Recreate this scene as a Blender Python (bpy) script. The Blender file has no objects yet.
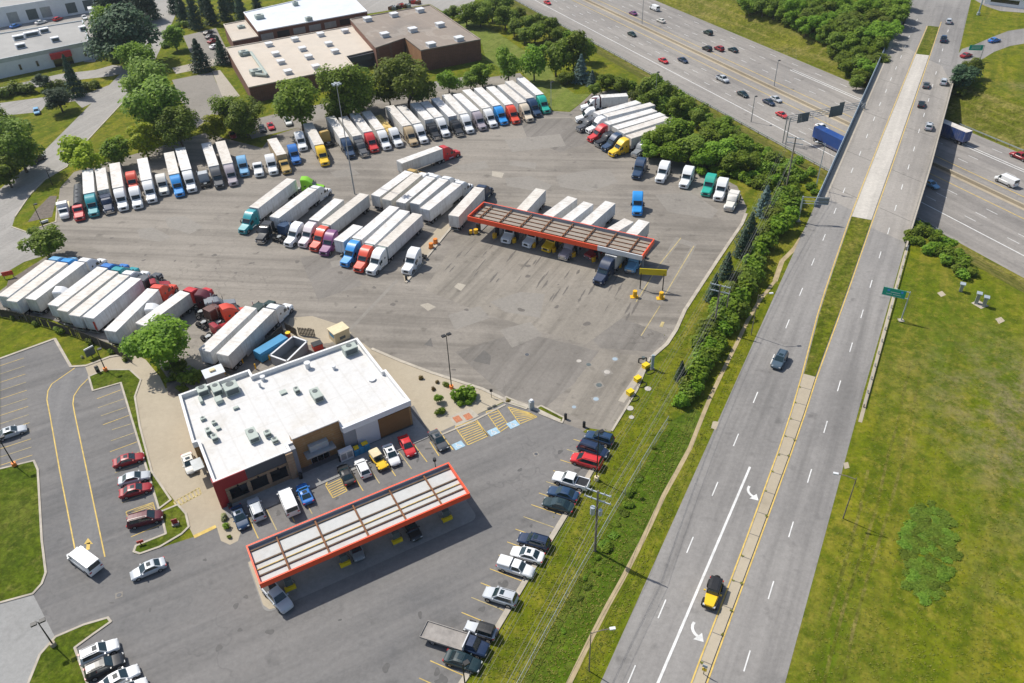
import bpy, math, random
from mathutils import Vector, Matrix
from mathutils.geometry import tessellate_polygon
R = math.radians
SC = bpy.context.scene
COL = SC.collection
random.seed(7)

# ------------------------------------------------------------------ camera
CAM_H, PITCH, ROLL, FPX, IW, IH = 92.0, 0.654273, -0.0400085, 797.0, 1024, 683
cam_d = bpy.data.cameras.new('camera')
cam = bpy.data.objects.new('camera', cam_d)
COL.objects.link(cam)
cam_d.sensor_width = 36.0
cam_d.lens = FPX / IW * 36.0
cam_d.clip_start, cam_d.clip_end = 1.0, 20000.0
CAM_M = Matrix.Translation((0, 0, CAM_H)) @ Matrix.Rotation(math.pi / 2 - PITCH, 4, 'X') @ Matrix.Rotation(ROLL, 4, 'Z')
cam.matrix_world = CAM_M
SC.camera = cam
CAM_R = CAM_M.to_3x3()

# freeway axis: origin, direction, normal (positive across the carriageways)
FA = R(-66.572)
FO, FT = Vector((8.75, 384.09)), Vector((math.cos(FA), math.sin(FA)))
FN = Vector((-FT.y, FT.x))
FZ = -6.5

def foff(x, y):
    return (Vector((x, y)) - FO).dot(FN)

PROFILE = [(-4000, 0), (-17.5, 0), (-15, -0.5), (-5, -5.4), (-2.2, -6.45), (-1, FZ), (54, FZ), (56, -6.4), (60, -5.2), (70, -0.6), (74, 0), (4000, 0)]

def terrain(x, y):
    o = foff(x, y)
    for (a, za), (b, zb) in zip(PROFILE, PROFILE[1:]):
        if a <= o <= b:
            return za + (zb - za) * (o - a) / (b - a)
    return 0.0

def ray(px, py):
    return (CAM_R @ Vector(((px - IW / 2) / FPX, -(py - IH / 2) / FPX, -1.0)))

def G(px, py, z=0.0):
    r = ray(px, py)
    t = (z - CAM_H) / r.z
    return Vector((r.x * t, r.y * t, z))

def GT(px, py):
    """where the line of sight meets the ground, the freeway cutting included"""
    z = 0.0
    p = G(px, py, z)
    if terrain(p.x, p.y) > -0.01 and terrain(*G(px, py, -1).xy) > -0.9:
        return p
    lo, hi = FZ, 0.0
    for _ in range(40):
        m = (lo + hi) / 2
        q = G(px, py, m)
        if terrain(q.x, q.y) < m:
            hi = m
        else:
            lo = m
    q = G(px, py, lo)
    return q

# ------------------------------------------------------------------ mesh building
class MB:
    def __init__(self):
        self.v, self.f, self.m = [], [], []
    def face(self, pts, mi=0):
        n = len(self.v)
        self.v += [tuple(p) for p in pts]
        self.f.append(tuple(range(n, n + len(pts))))
        self.m.append(mi)
    def add(self, vs, fs, mi=0, M=None):
        n = len(self.v)
        self.v += [tuple(M @ Vector(p)) if M else tuple(p) for p in vs]
        for f in fs:
            self.f.append(tuple(n + i for i in f))
            self.m.append(mi)
    def box(self, x0, x1, y0, y1, z0, z1, mi=0, M=None, top=None):
        vs = [(x0, y0, z0), (x1, y0, z0), (x1, y1, z0), (x0, y1, z0), (x0, y0, z1), (x1, y0, z1), (x1, y1, z1), (x0, y1, z1)]
        n = len(self.v)
        self.add(vs, [(3, 2, 1, 0), (4, 5, 6, 7), (0, 1, 5, 4), (1, 2, 6, 5), (2, 3, 7, 6), (3, 0, 4, 7)], mi, M)
        if top is not None:
            self.m[-5] = top
        return self
    def cyl(self, p, q, r, n=10, mi=0, r2=None, caps=True):
        p, q = Vector(p), Vector(q)
        d = (q - p).normalized()
        a = d.orthogonal().normalized()
        b = d.cross(a)
        r2 = r if r2 is None else r2
        vs = [p + (a * math.cos(2 * math.pi * i / n) + b * math.sin(2 * math.pi * i / n)) * r for i in range(n)]
        vs += [q + (a * math.cos(2 * math.pi * i / n) + b * math.sin(2 * math.pi * i / n)) * r2 for i in range(n)]
        fs = [(i, (i + 1) % n, n + (i + 1) % n, n + i) for i in range(n)]
        if caps:
            fs += [tuple(range(n - 1, -1, -1)), tuple(range(n, 2 * n))]
        self.add(vs, fs, mi)
        return self
    def pipe(self, pts, r, n=6, mi=0):
        for a, b in zip(pts, pts[1:]):
            self.cyl(a, b, r, n, mi)
        return self
    def prism(self, poly, z0, z1, mt=0, ms=None, bottom=False):
        ms = mt if ms is None else ms
        poly = [Vector((p[0], p[1])) for p in poly]
        area = sum(poly[i].x * poly[(i + 1) % len(poly)].y - poly[(i + 1) % len(poly)].x * poly[i].y for i in range(len(poly)))
        if area < 0:
            poly.reverse()
        n = len(poly)
        top = [(p.x, p.y, z1) for p in poly]
        tri = tessellate_polygon([[Vector(t) for t in top]])
        for t in tri:
            a, b, c = (Vector(top[i]) for i in t)
            if (b - a).cross(c - a).z < 0:
                t = t[::-1]
            self.add([top[i] for i in t], [(0, 1, 2)], mt)
        for i in range(n):
            p, q = poly[i], poly[(i + 1) % n]
            self.face([(p.x, p.y, z0), (q.x, q.y, z0), (q.x, q.y, z1), (p.x, p.y, z1)], ms)
        return self
    def sheet(self, poly, z, mi=0):
        pts = [Vector((p[0], p[1], z)) for p in poly]
        for t in tessellate_polygon([pts]):
            a, b, c = (pts[i] for i in t)
            if (b - a).cross(c - a).z < 0:
                a, c = c, a
            self.face([a, b, c], mi)
        return self
    def loft(self, secs, mi=0, cap=True, close=True):
        n = len(secs[0])
        vs = [p for s in secs for p in s]
        fs = []
        for k in range(len(secs) - 1):
            for i in range(n if close else n - 1):
                j = (i + 1) % n
                fs.append((k * n + i, k * n + j, (k + 1) * n + j, (k + 1) * n + i))
        if cap:
            fs.append(tuple(range(n - 1, -1, -1)))
            fs.append(tuple(range((len(secs) - 1) * n, len(secs) * n)))
        self.add(vs, fs, mi)
        return self
    def mesh(self, name, mats, smooth=False):
        me = bpy.data.meshes.new(name)
        me.from_pydata(self.v, [], self.f)
        for m in (mats if isinstance(mats, (list, tuple)) else [mats]):
            me.materials.append(m)
        me.polygons.foreach_set('material_index', self.m)
        if smooth:
            me.polygons.foreach_set('use_smooth', [True] * len(self.f))
            try:
                me.set_sharp_from_angle(angle=R(35))
            except Exception:
                pass
        me.update()
        return me

def link(name, me, parent=None, loc=None, rz=0.0, color=None):
    o = bpy.data.objects.new(name, me)
    COL.objects.link(o)
    if parent is not None:
        o.parent = parent
    if loc is not None:
        o.location = loc
    if rz:
        o.rotation_euler = (0, 0, rz)
    if color is not None:
        o.color = (*color, 1)
    return o

def tag(o, label, cat, group=None):
    o['label'] = label
    o['category'] = cat
    if group:
        o['group'] = group
    return o

def empty(name, loc, rz, label, cat, group=None):
    o = bpy.data.objects.new(name, None)
    COL.objects.link(o)
    o.location = loc
    o.rotation_euler = (0, 0, rz)
    return tag(o, label, cat, group)

def part(name, mb, mats, parent, loc=None, rz=0.0, smooth=False, color=None, label=None):
    o = link(name, mb.mesh(name, mats, smooth), parent, loc, rz, color)
    if label:
        o['label'] = label
    return o

def single(name, mb, mats, label, cat, group=None, loc=None, rz=0.0, smooth=False, color=None):
    o = link(name, mb.mesh(name, mats, smooth), None, loc, rz, color)
    return tag(o, label, cat, group)

def struct(name, mb, mats, smooth=False):
    o = link(name, mb.mesh(name, mats, smooth))
    o['kind'] = 'structure'
    return o

def copy_tree(o, parent=None):
    c = o.copy()
    COL.objects.link(c)
    if parent is not None:
        c.parent = parent
    for ch in o.children:
        copy_tree(ch, c)
    return c

# ------------------------------------------------------------------ materials
def new_mat(name):
    m = bpy.data.materials.new(name)
    m.use_nodes = True
    nt = m.node_tree
    return m, nt, nt.nodes['Principled BSDF']

def setin(b, key, val):
    if key in b.inputs:
        b.inputs[key].default_value = val

def noise(nt, scale, detail=4, rough=.6, vec=None, w=None):
    n = nt.nodes.new('ShaderNodeTexNoise')
    n.inputs['Scale'].default_value = scale
    n.inputs['Detail'].default_value = detail
    n.inputs['Roughness'].default_value = rough
    if vec is not None:
        nt.links.new(vec, n.inputs['Vector'])
    return n.outputs['Fac']

def ramp(nt, fac, stops):
    r = nt.nodes.new('ShaderNodeValToRGB')
    e = r.color_ramp.elements
    while len(e) < len(stops):
        e.new(0.5)
    for el, (p, c) in zip(e, stops):
        el.position = p
        el.color = (*c, 1) if len(c) == 3 else c
    nt.links.new(fac, r.inputs['Fac'])
    return r.outputs['Color']

def mix(nt, fac, a, b, mode='MIX'):
    n = nt.nodes.new('ShaderNodeMix')
    n.data_type = 'RGBA'
    n.blend_type = mode
    for sock, val in ((n.inputs['Factor'], fac), (n.inputs[6], a), (n.inputs[7], b)):
        if isinstance(val, (int, float)):
            sock.default_value = val
        elif isinstance(val, tuple):
            sock.default_value = (*val, 1)
        else:
            nt.links.new(val, sock)
    return n.outputs[2]

def grey(v):
    return (v, v, v)

def position(nt):
    return nt.nodes.new('ShaderNodeNewGeometry').outputs['Position']

def mapped(nt, vec, rot=0.0, scale=(1, 1, 1), loc=(0, 0, 0)):
    n = nt.nodes.new('ShaderNodeMapping')
    n.vector_type = 'TEXTURE'
    n.inputs['Rotation'].default_value = (0, 0, -rot)
    n.inputs['Scale'].default_value = tuple(1 / s for s in scale)
    n.inputs['Location'].default_value = loc
    nt.links.new(vec, n.inputs['Vector'])
    return n.outputs['Vector']

def simple(name, col, rough=.7, var=.12, scale=.6, metal=0.0, spec=.4, coord='pos'):
    """plain surface with a little mottling"""
    m, nt, b = new_mat(name)
    if coord == 'pos':
        vec = position(nt)
    else:
        vec = nt.nodes.new('ShaderNodeTexCoord').outputs['Object']
    f = noise(nt, scale, 5, .65, vec)
    c = ramp(nt, f, [(.3, tuple(x * (1 - var) for x in col)), (.7, tuple(min(1, x * (1 + var)) for x in col))])
    nt.links.new(c, b.inputs['Base Color'])
    setin(b, 'Roughness', rough)
    setin(b, 'Metallic', metal)
    setin(b, 'Specular IOR Level', spec)
    return m

def paint(name, rough=.3, dirt=.2, coat=.3, flake=0.0):
    """vehicle paint in the object's own colour with a film of road dust"""
    m, nt, b = new_mat(name)
    oi = nt.nodes.new('ShaderNodeObjectInfo')
    vec = nt.nodes.new('ShaderNodeTexCoord').outputs['Object']
    f = noise(nt, .9, 5, .7, vec)
    d = ramp(nt, f, [(.42, grey(0)), (.75, grey(dirt))])
    c = mix(nt, d, oi.outputs['Color'], (.23, .21, .18))
    nt.links.new(c, b.inputs['Base Color'])
    setin(b, 'Roughness', rough)
    setin(b, 'Coat Weight', coat)
    setin(b, 'Coat Roughness', .08)
    setin(b, 'Metallic', flake)
    return m

def asphalt(name, light, dark, tint=None, stain=.35, streak=None, crack=.5, fine=.10):
    m, nt, b = new_mat(name)
    pos = position(nt)
    big = noise(nt, .018, 5, .62, pos)
    c = ramp(nt, big, [(.4, dark), (.58, light)])
    mid = noise(nt, .11, 6, .7, pos)
    c = mix(nt, ramp(nt, mid, [(.35, grey(.0)), (.7, grey(.55))]), c, tuple(x * 1.14 for x in light))
    if streak is not None:
        v = mapped(nt, pos, -streak, (.012, .30, 1))
        s = noise(nt, 1.0, 4, .65, v)
        c = mix(nt, ramp(nt, s, [(.46, grey(0)), (.66, grey(stain))]), c, tuple(x * .62 for x in dark))
        v2 = mapped(nt, pos, -streak, (.02, .42, 1), (31, 7, 0))
        s2 = noise(nt, 1.0, 3, .6, v2)
        c = mix(nt, ramp(nt, s2, [(.48, grey(0)), (.7, grey(.45))]), c, tuple(min(1, x * 1.22) for x in light))
    st = noise(nt, .32, 3, .5, mapped(nt, pos, .4, (1, 1, 1), (13, 5, 0)))
    c = mix(nt, ramp(nt, st, [(.63, grey(0)), (.76, grey(stain))]), c, tuple(x * .45 for x in dark))
    # sealed cracks
    vor = nt.nodes.new('ShaderNodeTexVoronoi')
    vor.feature = 'DISTANCE_TO_EDGE'
    vor.inputs['Scale'].default_value = .055
    dis = nt.nodes.new('ShaderNodeVectorMath')
    dis.operation = 'ADD'
    nz = nt.nodes.new('ShaderNodeTexNoise')
    nz.inputs['Scale'].default_value = .25
    nt.links.new(pos, nz.inputs['Vector'])
    sc = nt.nodes.new('ShaderNodeVectorMath')
    sc.operation = 'SCALE'
    sc.inputs['Scale'].default_value = 9
    nt.links.new(nz.outputs['Color'], sc.inputs[0])
    nt.links.new(pos, dis.inputs[0])
    nt.links.new(sc.outputs[0], dis.inputs[1])
    nt.links.new(dis.outputs[0], vor.inputs['Vector'])
    cm = ramp(nt, noise(nt, .03, 2, .5, mapped(nt, pos, 0, (1, 1, 1), (77, 31, 0))), [(.48, grey(0)), (.62, grey(crack))])
    cl = mix(nt, 1.0, ramp(nt, vor.outputs['Distance'], [(.002, grey(1)), (.008, grey(0))]), cm, 'MULTIPLY')
    c = mix(nt, cl, c, tuple(x * .6 for x in dark))
    fi = noise(nt, 1.3, 7, .8, pos)
    c = mix(nt, 1.0, c, ramp(nt, fi, [(.36, grey(1 - fine * 2)), (.64, grey(1 + 0))]), 'MULTIPLY')
    nt.links.new(c, b.inputs['Base Color'])
    setin(b, 'Roughness', .9)
    setin(b, 'Specular IOR Level', .2)
    return m

def grass(name, a, bcol, dry, mow=None, dryness=.45, fine_amt=.35, dry_spot=None):
    m, nt, b = new_mat(name)
    pos = position(nt)
    big = noise(nt, .03, 5, .65, pos)
    c = ramp(nt, big, [(.36, bcol), (.62, a)])
    d = noise(nt, .075, 6, .72, mapped(nt, pos, .3, (1, 1, 1), (50, 20, 0)))
    dm = ramp(nt, d, [(.5, grey(0)), (.72, grey(dryness))])
    c = mix(nt, dm, c, dry)
    if mow is not None:
        v = mapped(nt, pos, -mow, (.02, .22, 1))
        s = noise(nt, 1.0, 4, .6, v)
        c = mix(nt, ramp(nt, s, [(.47, grey(0)), (.66, grey(.6))]), c, dry)
        v = mapped(nt, pos, -mow, (.03, .33, 1), (9, 4, 0))
        s = noise(nt, 1.0, 4, .6, v)
        c = mix(nt, ramp(nt, s, [(.47, grey(0)), (.66, grey(.6))]), c, tuple(x * .72 for x in bcol))
    for (cx, cy, rad, amt) in (dry_spot or []):
        vm = nt.nodes.new('ShaderNodeVectorMath')
        vm.operation = 'DISTANCE'
        nt.links.new(pos, vm.inputs[0])
        vm.inputs[1].default_value = (cx, cy, 0)
        sm = ramp(nt, vm.outputs['Value'], [(0, grey(0)), (1, grey(0))])
        mr = nt.nodes.new('ShaderNodeMapRange')
        nt.links.new(vm.outputs['Value'], mr.inputs['Value'])
        mr.inputs['From Min'].default_value = rad * .2
        mr.inputs['From Max'].default_value = rad
        mr.inputs['To Min'].default_value = amt
        mr.inputs['To Max'].default_value = 0
        blot = ramp(nt, noise(nt, .16, 7, .8, pos), [(.42, grey(0)), (.56, grey(1))])
        f = mix(nt, 1.0, mr.outputs['Result'], blot, 'MULTIPLY')
        c = mix(nt, f, c, (.215, .18, .095))
    clump = noise(nt, .28, 6, .78, mapped(nt, pos, 1.1, (1, 1, 1), (3, 80, 0)))
    c = mix(nt, ramp(nt, clump, [(.46, grey(0)), (.6, grey(.8))]), c, tuple(x * .72 for x in bcol))
    strw = noise(nt, .5, 6, .8, mapped(nt, pos, 2.1, (1, 1, 1), (31, 8, 0)))
    c = mix(nt, ramp(nt, strw, [(.52, grey(0)), (.66, grey(.75 * dryness + .15))]), c, tuple(min(1, x * 1.2) for x in dry))
    fi = noise(nt, 1.1, 8, .85, pos)
    c = mix(nt, 1.0, c, ramp(nt, fi, [(.41, grey(1 - fine_amt * 1.25)), (.6, grey(1.08))]), 'MULTIPLY')
    nt.links.new(c, b.inputs['Base Color'])
    setin(b, 'Roughness', .95)
    setin(b, 'Specular IOR Level', .1)
    return m

def leafmat(name, lo, hi, trans=.35):
    m, nt, b = new_mat(name)
    geo = nt.nodes.new('ShaderNodeNewGeometry')
    oi = nt.nodes.new('ShaderNodeObjectInfo')
    tc = nt.nodes.new('ShaderNodeTexCoord')
    n = noise(nt, .45, 3, .6, tc.outputs['Object'])
    a = nt.nodes.new('ShaderNodeMath')
    a.operation = 'MULTIPLY_ADD'
    nt.links.new(geo.outputs['Random Per Island'], a.inputs[0])
    a.inputs[1].default_value = .45
    nt.links.new(n, a.inputs[2])
    c = ramp(nt, a.outputs[0], [(.42, lo), (.98, hi)])
    hsv = nt.nodes.new('ShaderNodeHueSaturation')
    mr = nt.nodes.new('ShaderNodeMapRange')
    nt.links.new(oi.outputs['Random'], mr.inputs['Value'])
    mr.inputs['To Min'].default_value = .72
    mr.inputs['To Max'].default_value = 1.3
    nt.links.new(mr.outputs['Result'], hsv.inputs['Value'])
    mh = nt.nodes.new('ShaderNodeMapRange')
    nt.links.new(oi.outputs['Random'], mh.inputs['Value'])
    mh.inputs['To Min'].default_value = .478
    mh.inputs['To Max'].default_value = .512
    nt.links.new(mh.outputs['Result'], hsv.inputs['Hue'])
    nt.links.new(c, hsv.inputs['Color'])
    nt.links.new(hsv.outputs['Color'], b.inputs['Base Color'])
    setin(b, 'Roughness', .6)
    setin(b, 'Specular IOR Level', .25)
    tr = nt.nodes.new('ShaderNodeBsdfTranslucent')
    nt.links.new(hsv.outputs['Color'], tr.inputs['Color'])
    ms = nt.nodes.new('ShaderNodeMixShader')
    ms.inputs[0].default_value = trans
    out = nt.nodes['Material Output']
    nt.links.new(b.outputs[0], ms.inputs[1])
    nt.links.new(tr.outputs[0], ms.inputs[2])
    nt.links.new(ms.outputs[0], out.inputs['Surface'])
    return m

def brickmat(name, c1, c2, mortar, scale=1.0):
    m, nt, b = new_mat(name)
    pos = position(nt)
    # bricks laid in the wall plane: x+y along, z up
    sep = nt.nodes.new('ShaderNodeSeparateXYZ')
    nt.links.new(pos, sep.inputs[0])
    ad = nt.nodes.new('ShaderNodeMath')
    ad.operation = 'SUBTRACT'
    nt.links.new(sep.outputs['X'], ad.inputs[0])
    nt.links.new(sep.outputs['Y'], ad.inputs[1])
    cb = nt.nodes.new('ShaderNodeCombineXYZ')
    nt.links.new(ad.outputs[0], cb.inputs['X'])
    nt.links.new(sep.outputs['Z'], cb.inputs['Y'])
    br = nt.nodes.new('ShaderNodeTexBrick')
    nt.links.new(cb.outputs[0], br.inputs['Vector'])
    br.inputs['Color1'].default_value = (*c1, 1)
    br.inputs['Color2'].default_value = (*c2, 1)
    br.inputs['Mortar'].default_value = (*mortar, 1)
    br.inputs['Scale'].default_value = scale
    br.inputs['Mortar Size'].default_value = .03
    br.inputs['Brick Width'].default_value = .6
    br.inputs['Row Height'].default_value = .25
    f = noise(nt, .4, 4, .6, pos)
    c = mix(nt, 1.0, br.outputs['Color'], ramp(nt, f, [(.3, grey(.78)), (.7, grey(1))]), 'MULTIPLY')
    nt.links.new(c, b.inputs['Base Color'])
    setin(b, 'Roughness', .9)
    return m

def roofmat(name, col, stain, amt=.6, scale=.12, streak=None):
    m, nt, b = new_mat(name)
    pos = position(nt)
    f = noise(nt, scale, 6, .7, pos)
    c = mix(nt, ramp(nt, f, [(.5, grey(0)), (.75, grey(amt))]), col, stain)
    f2 = noise(nt, scale * 6, 4, .6, pos)
    c = mix(nt, 1.0, c, ramp(nt, f2, [(.3, grey(.9)), (.7, grey(1))]), 'MULTIPLY')
    if streak is not None:
        w = nt.nodes.new('ShaderNodeTexWave')
        w.inputs['Scale'].default_value = streak[1]
        w.inputs['Distortion'].default_value = .3
        nt.links.new(mapped(nt, pos, -streak[0]), w.inputs['Vector'])
        c = mix(nt, 1.0, c, ramp(nt, w.outputs['Fac'], [(0, grey(streak[2])), (.35, grey(1))]), 'MULTIPLY')
    nt.links.new(c, b.inputs['Base Color'])
    setin(b, 'Roughness', .75)
    return m

def glassmat(name, col=(.012, .02, .024), rough=.06):
    m, nt, b = new_mat(name)
    b.inputs['Base Color'].default_value = (*col, 1)
    setin(b, 'Roughness', rough)
    setin(b, 'Specular IOR Level', .9)
    return m

M = {}
M['yard'] = asphalt('yard_asphalt', (.282, .256, .220), (.180, .163, .141), streak=R(-8), stain=.5, crack=.35)
M['yard_concrete'] = asphalt('yard_concrete', (.285, .258, .218), (.20, .181, .153), streak=R(61), stain=.6, crack=.25)
M['car_park'] = asphalt('car_park_asphalt', (.198, .190, .181), (.148, .146, .145), streak=R(27), stain=.35, crack=.3)
M['west_park'] = asphalt('west_park_asphalt', (.165, .162, .16), (.128, .127, .128), streak=R(-75), stain=.3, crack=.2)
M['lane_new'] = asphalt('fresh_lane_asphalt', (.205, .200, .195), (.162, .161, .161), streak=R(-75), stain=.2, crack=.1)
M['avenue'] = asphalt('avenue_asphalt', (.27, .258, .243), (.205, .197, .188), streak=R(61.26), stain=.5, crack=.2)
M['bridge_road'] = asphalt('bridge_concrete', (.325, .302, .272), (.25, .233, .212), streak=R(61.26), stain=.4, crack=.0)
M['freeway'] = asphalt('freeway_asphalt', (.30, .28, .255), (.235, .22, .205), streak=FA, stain=.4, crack=.0)
M['street'] = asphalt('street_asphalt', (.34, .325, .30), (.27, .258, .24), streak=R(70), stain=.2, crack=.3)
M['patch_light'] = asphalt('patch_light', (.272, .252, .222), (.228, .210, .184), stain=.5, crack=.0)
M['patch_mid'] = asphalt('patch_mid', (.225, .207, .184), (.165, .151, .133), streak=R(61), stain=.5, crack=.5)
M['patch_dark'] = asphalt('patch_dark', (.16, .15, .137), (.125, .118, .108), stain=.3, crack=.0)
M['concrete'] = asphalt('concrete', (.42, .38, .315), (.35, .315, .26), stain=.3, crack=.12)
M['tan_concrete'] = asphalt('tan_concrete', (.405, .352, .265), (.345, .296, .22), stain=.25, crack=.12, fine=.05)
M['white_concrete'] = asphalt('white_concrete', (.5, .47, .42), (.43, .40, .36), streak=R(61), stain=.25, crack=.05)
M['grey_concrete'] = asphalt('grey_concrete', (.31, .31, .30), (.26, .258, .25), stain=.25, crack=.15)
M['pad'] = asphalt('fuel_pad_concrete', (.27, .262, .25), (.20, .196, .188), stain=.45, crack=.1)
M['kerb'] = simple('kerb_concrete', (.40, .36, .295), .9, .22, .5)
M['bed'] = simple('planting_bed', (.14, .118, .098), .95, .3, 1.2)
M['dirt'] = simple('bare_dirt', (.36, .285, .17), .95, .22, .5)
M['grass'] = grass('rough_grass', (.185, .190, .007), (.092, .138, .005), (.245, .20, .035), mow=R(61.26), dryness=.5, fine_amt=.26,
                   dry_spot=[(88, 92, 30, .85), (92, 76, 24, .8), (70, 62, 16, .35), (160, 236, 10, .6)])
M['slope'] = grass('dry_slope_grass', (.185, .185, .018), (.115, .138, .010), (.29, .235, .085), mow=FA, dryness=.6, fine_amt=.4)
M['mown'] = grass('mown_grass', (.165, .205, .04), (.135, .18, .03), (.22, .22, .07), mow=R(62), dryness=.3, fine_amt=.2)
M['lush'] = grass('lush_grass', (.105, .168, .008), (.068, .122, .006), (.17, .175, .04), mow=R(61.26), dryness=.35, fine_amt=.38)
M['lawn'] = grass('lawn_grass', (.108, .142, .008), (.068, .112, .006), (.20, .185, .045), dryness=.4, fine_amt=.4)
M['verge'] = grass('verge_grass', (.160, .178, .009), (.088, .128, .006), (.25, .205, .055), mow=R(61.26), dryness=.6, fine_amt=.42)
M['white_line'] = simple('white_road_paint', (.62, .62, .6), .8, .22, .8)
M['yellow_line'] = simple('yellow_road_paint', (.56, .40, .11), .8, .25, .9)
M['faded_line'] = simple('faded_yellow_paint', (.42, .34, .16), .85, .3, .9)
M['stain'] = simple('oil_stain', (.09, .087, .084), .7, .15, 2)
M['yard_stain'] = simple('yard_stain', (.125, .113, .099), .8, .15, 2)
M['awning_red'] = simple('awning_red', (.50, .03, .035), .6, .08, .6)
M['blue_sign'] = simple('accessible_blue_paint', (.30, .45, .55), .8, .2, 2)
M['red_paint'] = simple('red_paint', (.5, .045, .03), .5, .1, .6)
M['store_red'] = simple('store_red', (.28, .018, .022), .5, .08, .5)
M['orange_red'] = simple('canopy_orange_red', (.80, .085, .024), .45, .08, .35)
M['white_panel'] = simple('white_panel', (.62, .63, .64), .5, .08, .4)
M['pale_blue_panel'] = simple('pale_panel', (.55, .57, .60), .55, .05, .3)
M['grey_panel'] = simple('grey_panel', (.25, .27, .30), .6, .06, .4)
M['dark_panel'] = simple('dark_panel', (.07, .075, .085), .6, .1, .5)
M['roof_white'] = roofmat('white_membrane', (.61, .605, .59), (.46, .42, .35), .6, .22)
def seams(m, ang, sp, amt):
    nt = m.node_tree
    b = nt.nodes['Principled BSDF']
    src = b.inputs['Base Color'].links[0].from_socket
    v = mapped(nt, position(nt), -ang)
    sep = nt.nodes.new('ShaderNodeSeparateXYZ')
    nt.links.new(v, sep.inputs[0])
    for ax, s in (('X', sp), ('Y', sp * 3)):
        d = nt.nodes.new('ShaderNodeMath'); d.operation = 'DIVIDE'; d.inputs[1].default_value = s
        nt.links.new(sep.outputs[ax], d.inputs[0])
        fr = nt.nodes.new('ShaderNodeMath'); fr.operation = 'FRACT'
        nt.links.new(d.outputs[0], fr.inputs[0])
        src = mix(nt, ramp(nt, fr.outputs[0], [(.0, grey(amt)), (.2 / s, grey(amt)), (.3 / s, grey(0))]), src, (.45, .43, .40))
    pond = noise(nt, .13, 4, .6, mapped(nt, position(nt), .7, (1, 1, 1), (9, 9, 0)))
    src = mix(nt, ramp(nt, pond, [(.56, grey(0)), (.6, grey(.22)), (.7, grey(.1))]), src, (.46, .42, .36))
    nt.links.new(src, b.inputs['Base Color'])
seams(M['roof_white'], R(30.5), 2.6, .28)
M['parapet'] = roofmat('parapet_white', (.74, .74, .73), (.55, .53, .48), .35, .4)
M['brown_wall'] = brickmat('brown_block', (.36, .21, .085), (.32, .185, .075), (.36, .24, .12), .55)
M['stone'] = brickmat('tan_stone', (.36, .25, .155), (.27, .18, .11), (.33, .26, .18), .8)
M['brick'] = brickmat('red_brown_brick', (.215, .080, .045), (.165, .062, .036), (.2, .13, .1), 1.0)
M['orange_brick'] = brickmat('orange_brick', (.36, .16, .06), (.3, .13, .05), (.3, .2, .12), 1.0)
M['roof_beige'] = roofmat('beige_roof', (.53, .465, .385), (.42, .34, .26), .55, .05)
M['roof_dark'] = roofmat('taupe_roof', (.25, .205, .165), (.15, .135, .12), .8, .045)
M['roof_pale'] = roofmat('pale_metal_roof', (.62, .66, .70), (.5, .52, .54), .5, .06)
M['roof_grey'] = roofmat('grey_ballast_roof', (.31, .305, .29), (.18, .18, .175), .75, .05)
seams(M['roof_beige'], R(28.6), 5.5, .16); seams(M['roof_dark'], R(28.6), 6.5, .12)
M['wall_white'] = roofmat('white_wall', (.74, .76, .79), (.5, .54, .58), .3, .1)
M['deck'] = roofmat('white_corrugated_deck', (.51, .515, .50), (.42, .38, .33), .5, .3, streak=(R(27.62), 5.0, .86))
M['deck_grey'] = roofmat('weathered_deck', (.31, .27, .225), (.20, .155, .115), .8, .25, streak=(R(-28.8), 5.0, .85))
M['rust'] = simple('rusty_steel', (.18, .075, .03), .8, .35, .9)
M['brown_steel'] = simple('brown_steel', (.115, .075, .045), .7, .3, .7)
M['hvac'] = simple('air_unit_green_grey', (.36, .41, .37), .6, .1, .7)
M['hvac_dark'] = simple('air_unit_grille', (.09, .11, .11), .6, .2, 2)
M['galv'] = simple('galvanised_steel', (.42, .47, .50), .45, .1, .7, metal=.4)
M['steel'] = simple('weathered_steel', (.30, .32, .33), .5, .15, .7, metal=.3)
M['bridge_rail'] = simple('blue_grey_rail', (.30, .37, .42), .5, .12, .5)
M['wood'] = simple('weathered_pole_wood', (.19, .16, .13), .9, .25, .8)
M['fence_dark'] = simple('dark_fence_slats', (.055, .048, .036), .9, .3, .8)
M['bark'] = simple('bark', (.10, .078, .058), .95, .3, 1.5)
M['black'] = simple('black_plastic', (.014, .015, .017), .5, .2, 1)
M['chassis'] = simple('dirty_chassis', (.03, .028, .026), .8, .4, 1.2, coord='obj')
M['tyre'] = simple('tyre_rubber', (.016, .016, .017), .85, .2, 3, coord='obj')
M['rim'] = simple('wheel_alloy', (.42, .42, .43), .35, .1, 3, metal=.6, coord='obj')
M['chrome'] = simple('chrome', (.55, .56, .58), .15, .05, 2, metal=.9, coord='obj')
M['glass'] = glassmat('vehicle_glass', (.012, .028, .033))
M['window_dark'] = glassmat('dark_window', (.008, .009, .011), .15)
M['paint'] = paint('vehicle_paint', .34, .05, .15)
M['truck_paint'] = paint('truck_paint', .4, .10, .12)
M['trailer_side'] = paint('trailer_side', .5, .34, 0)
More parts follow.
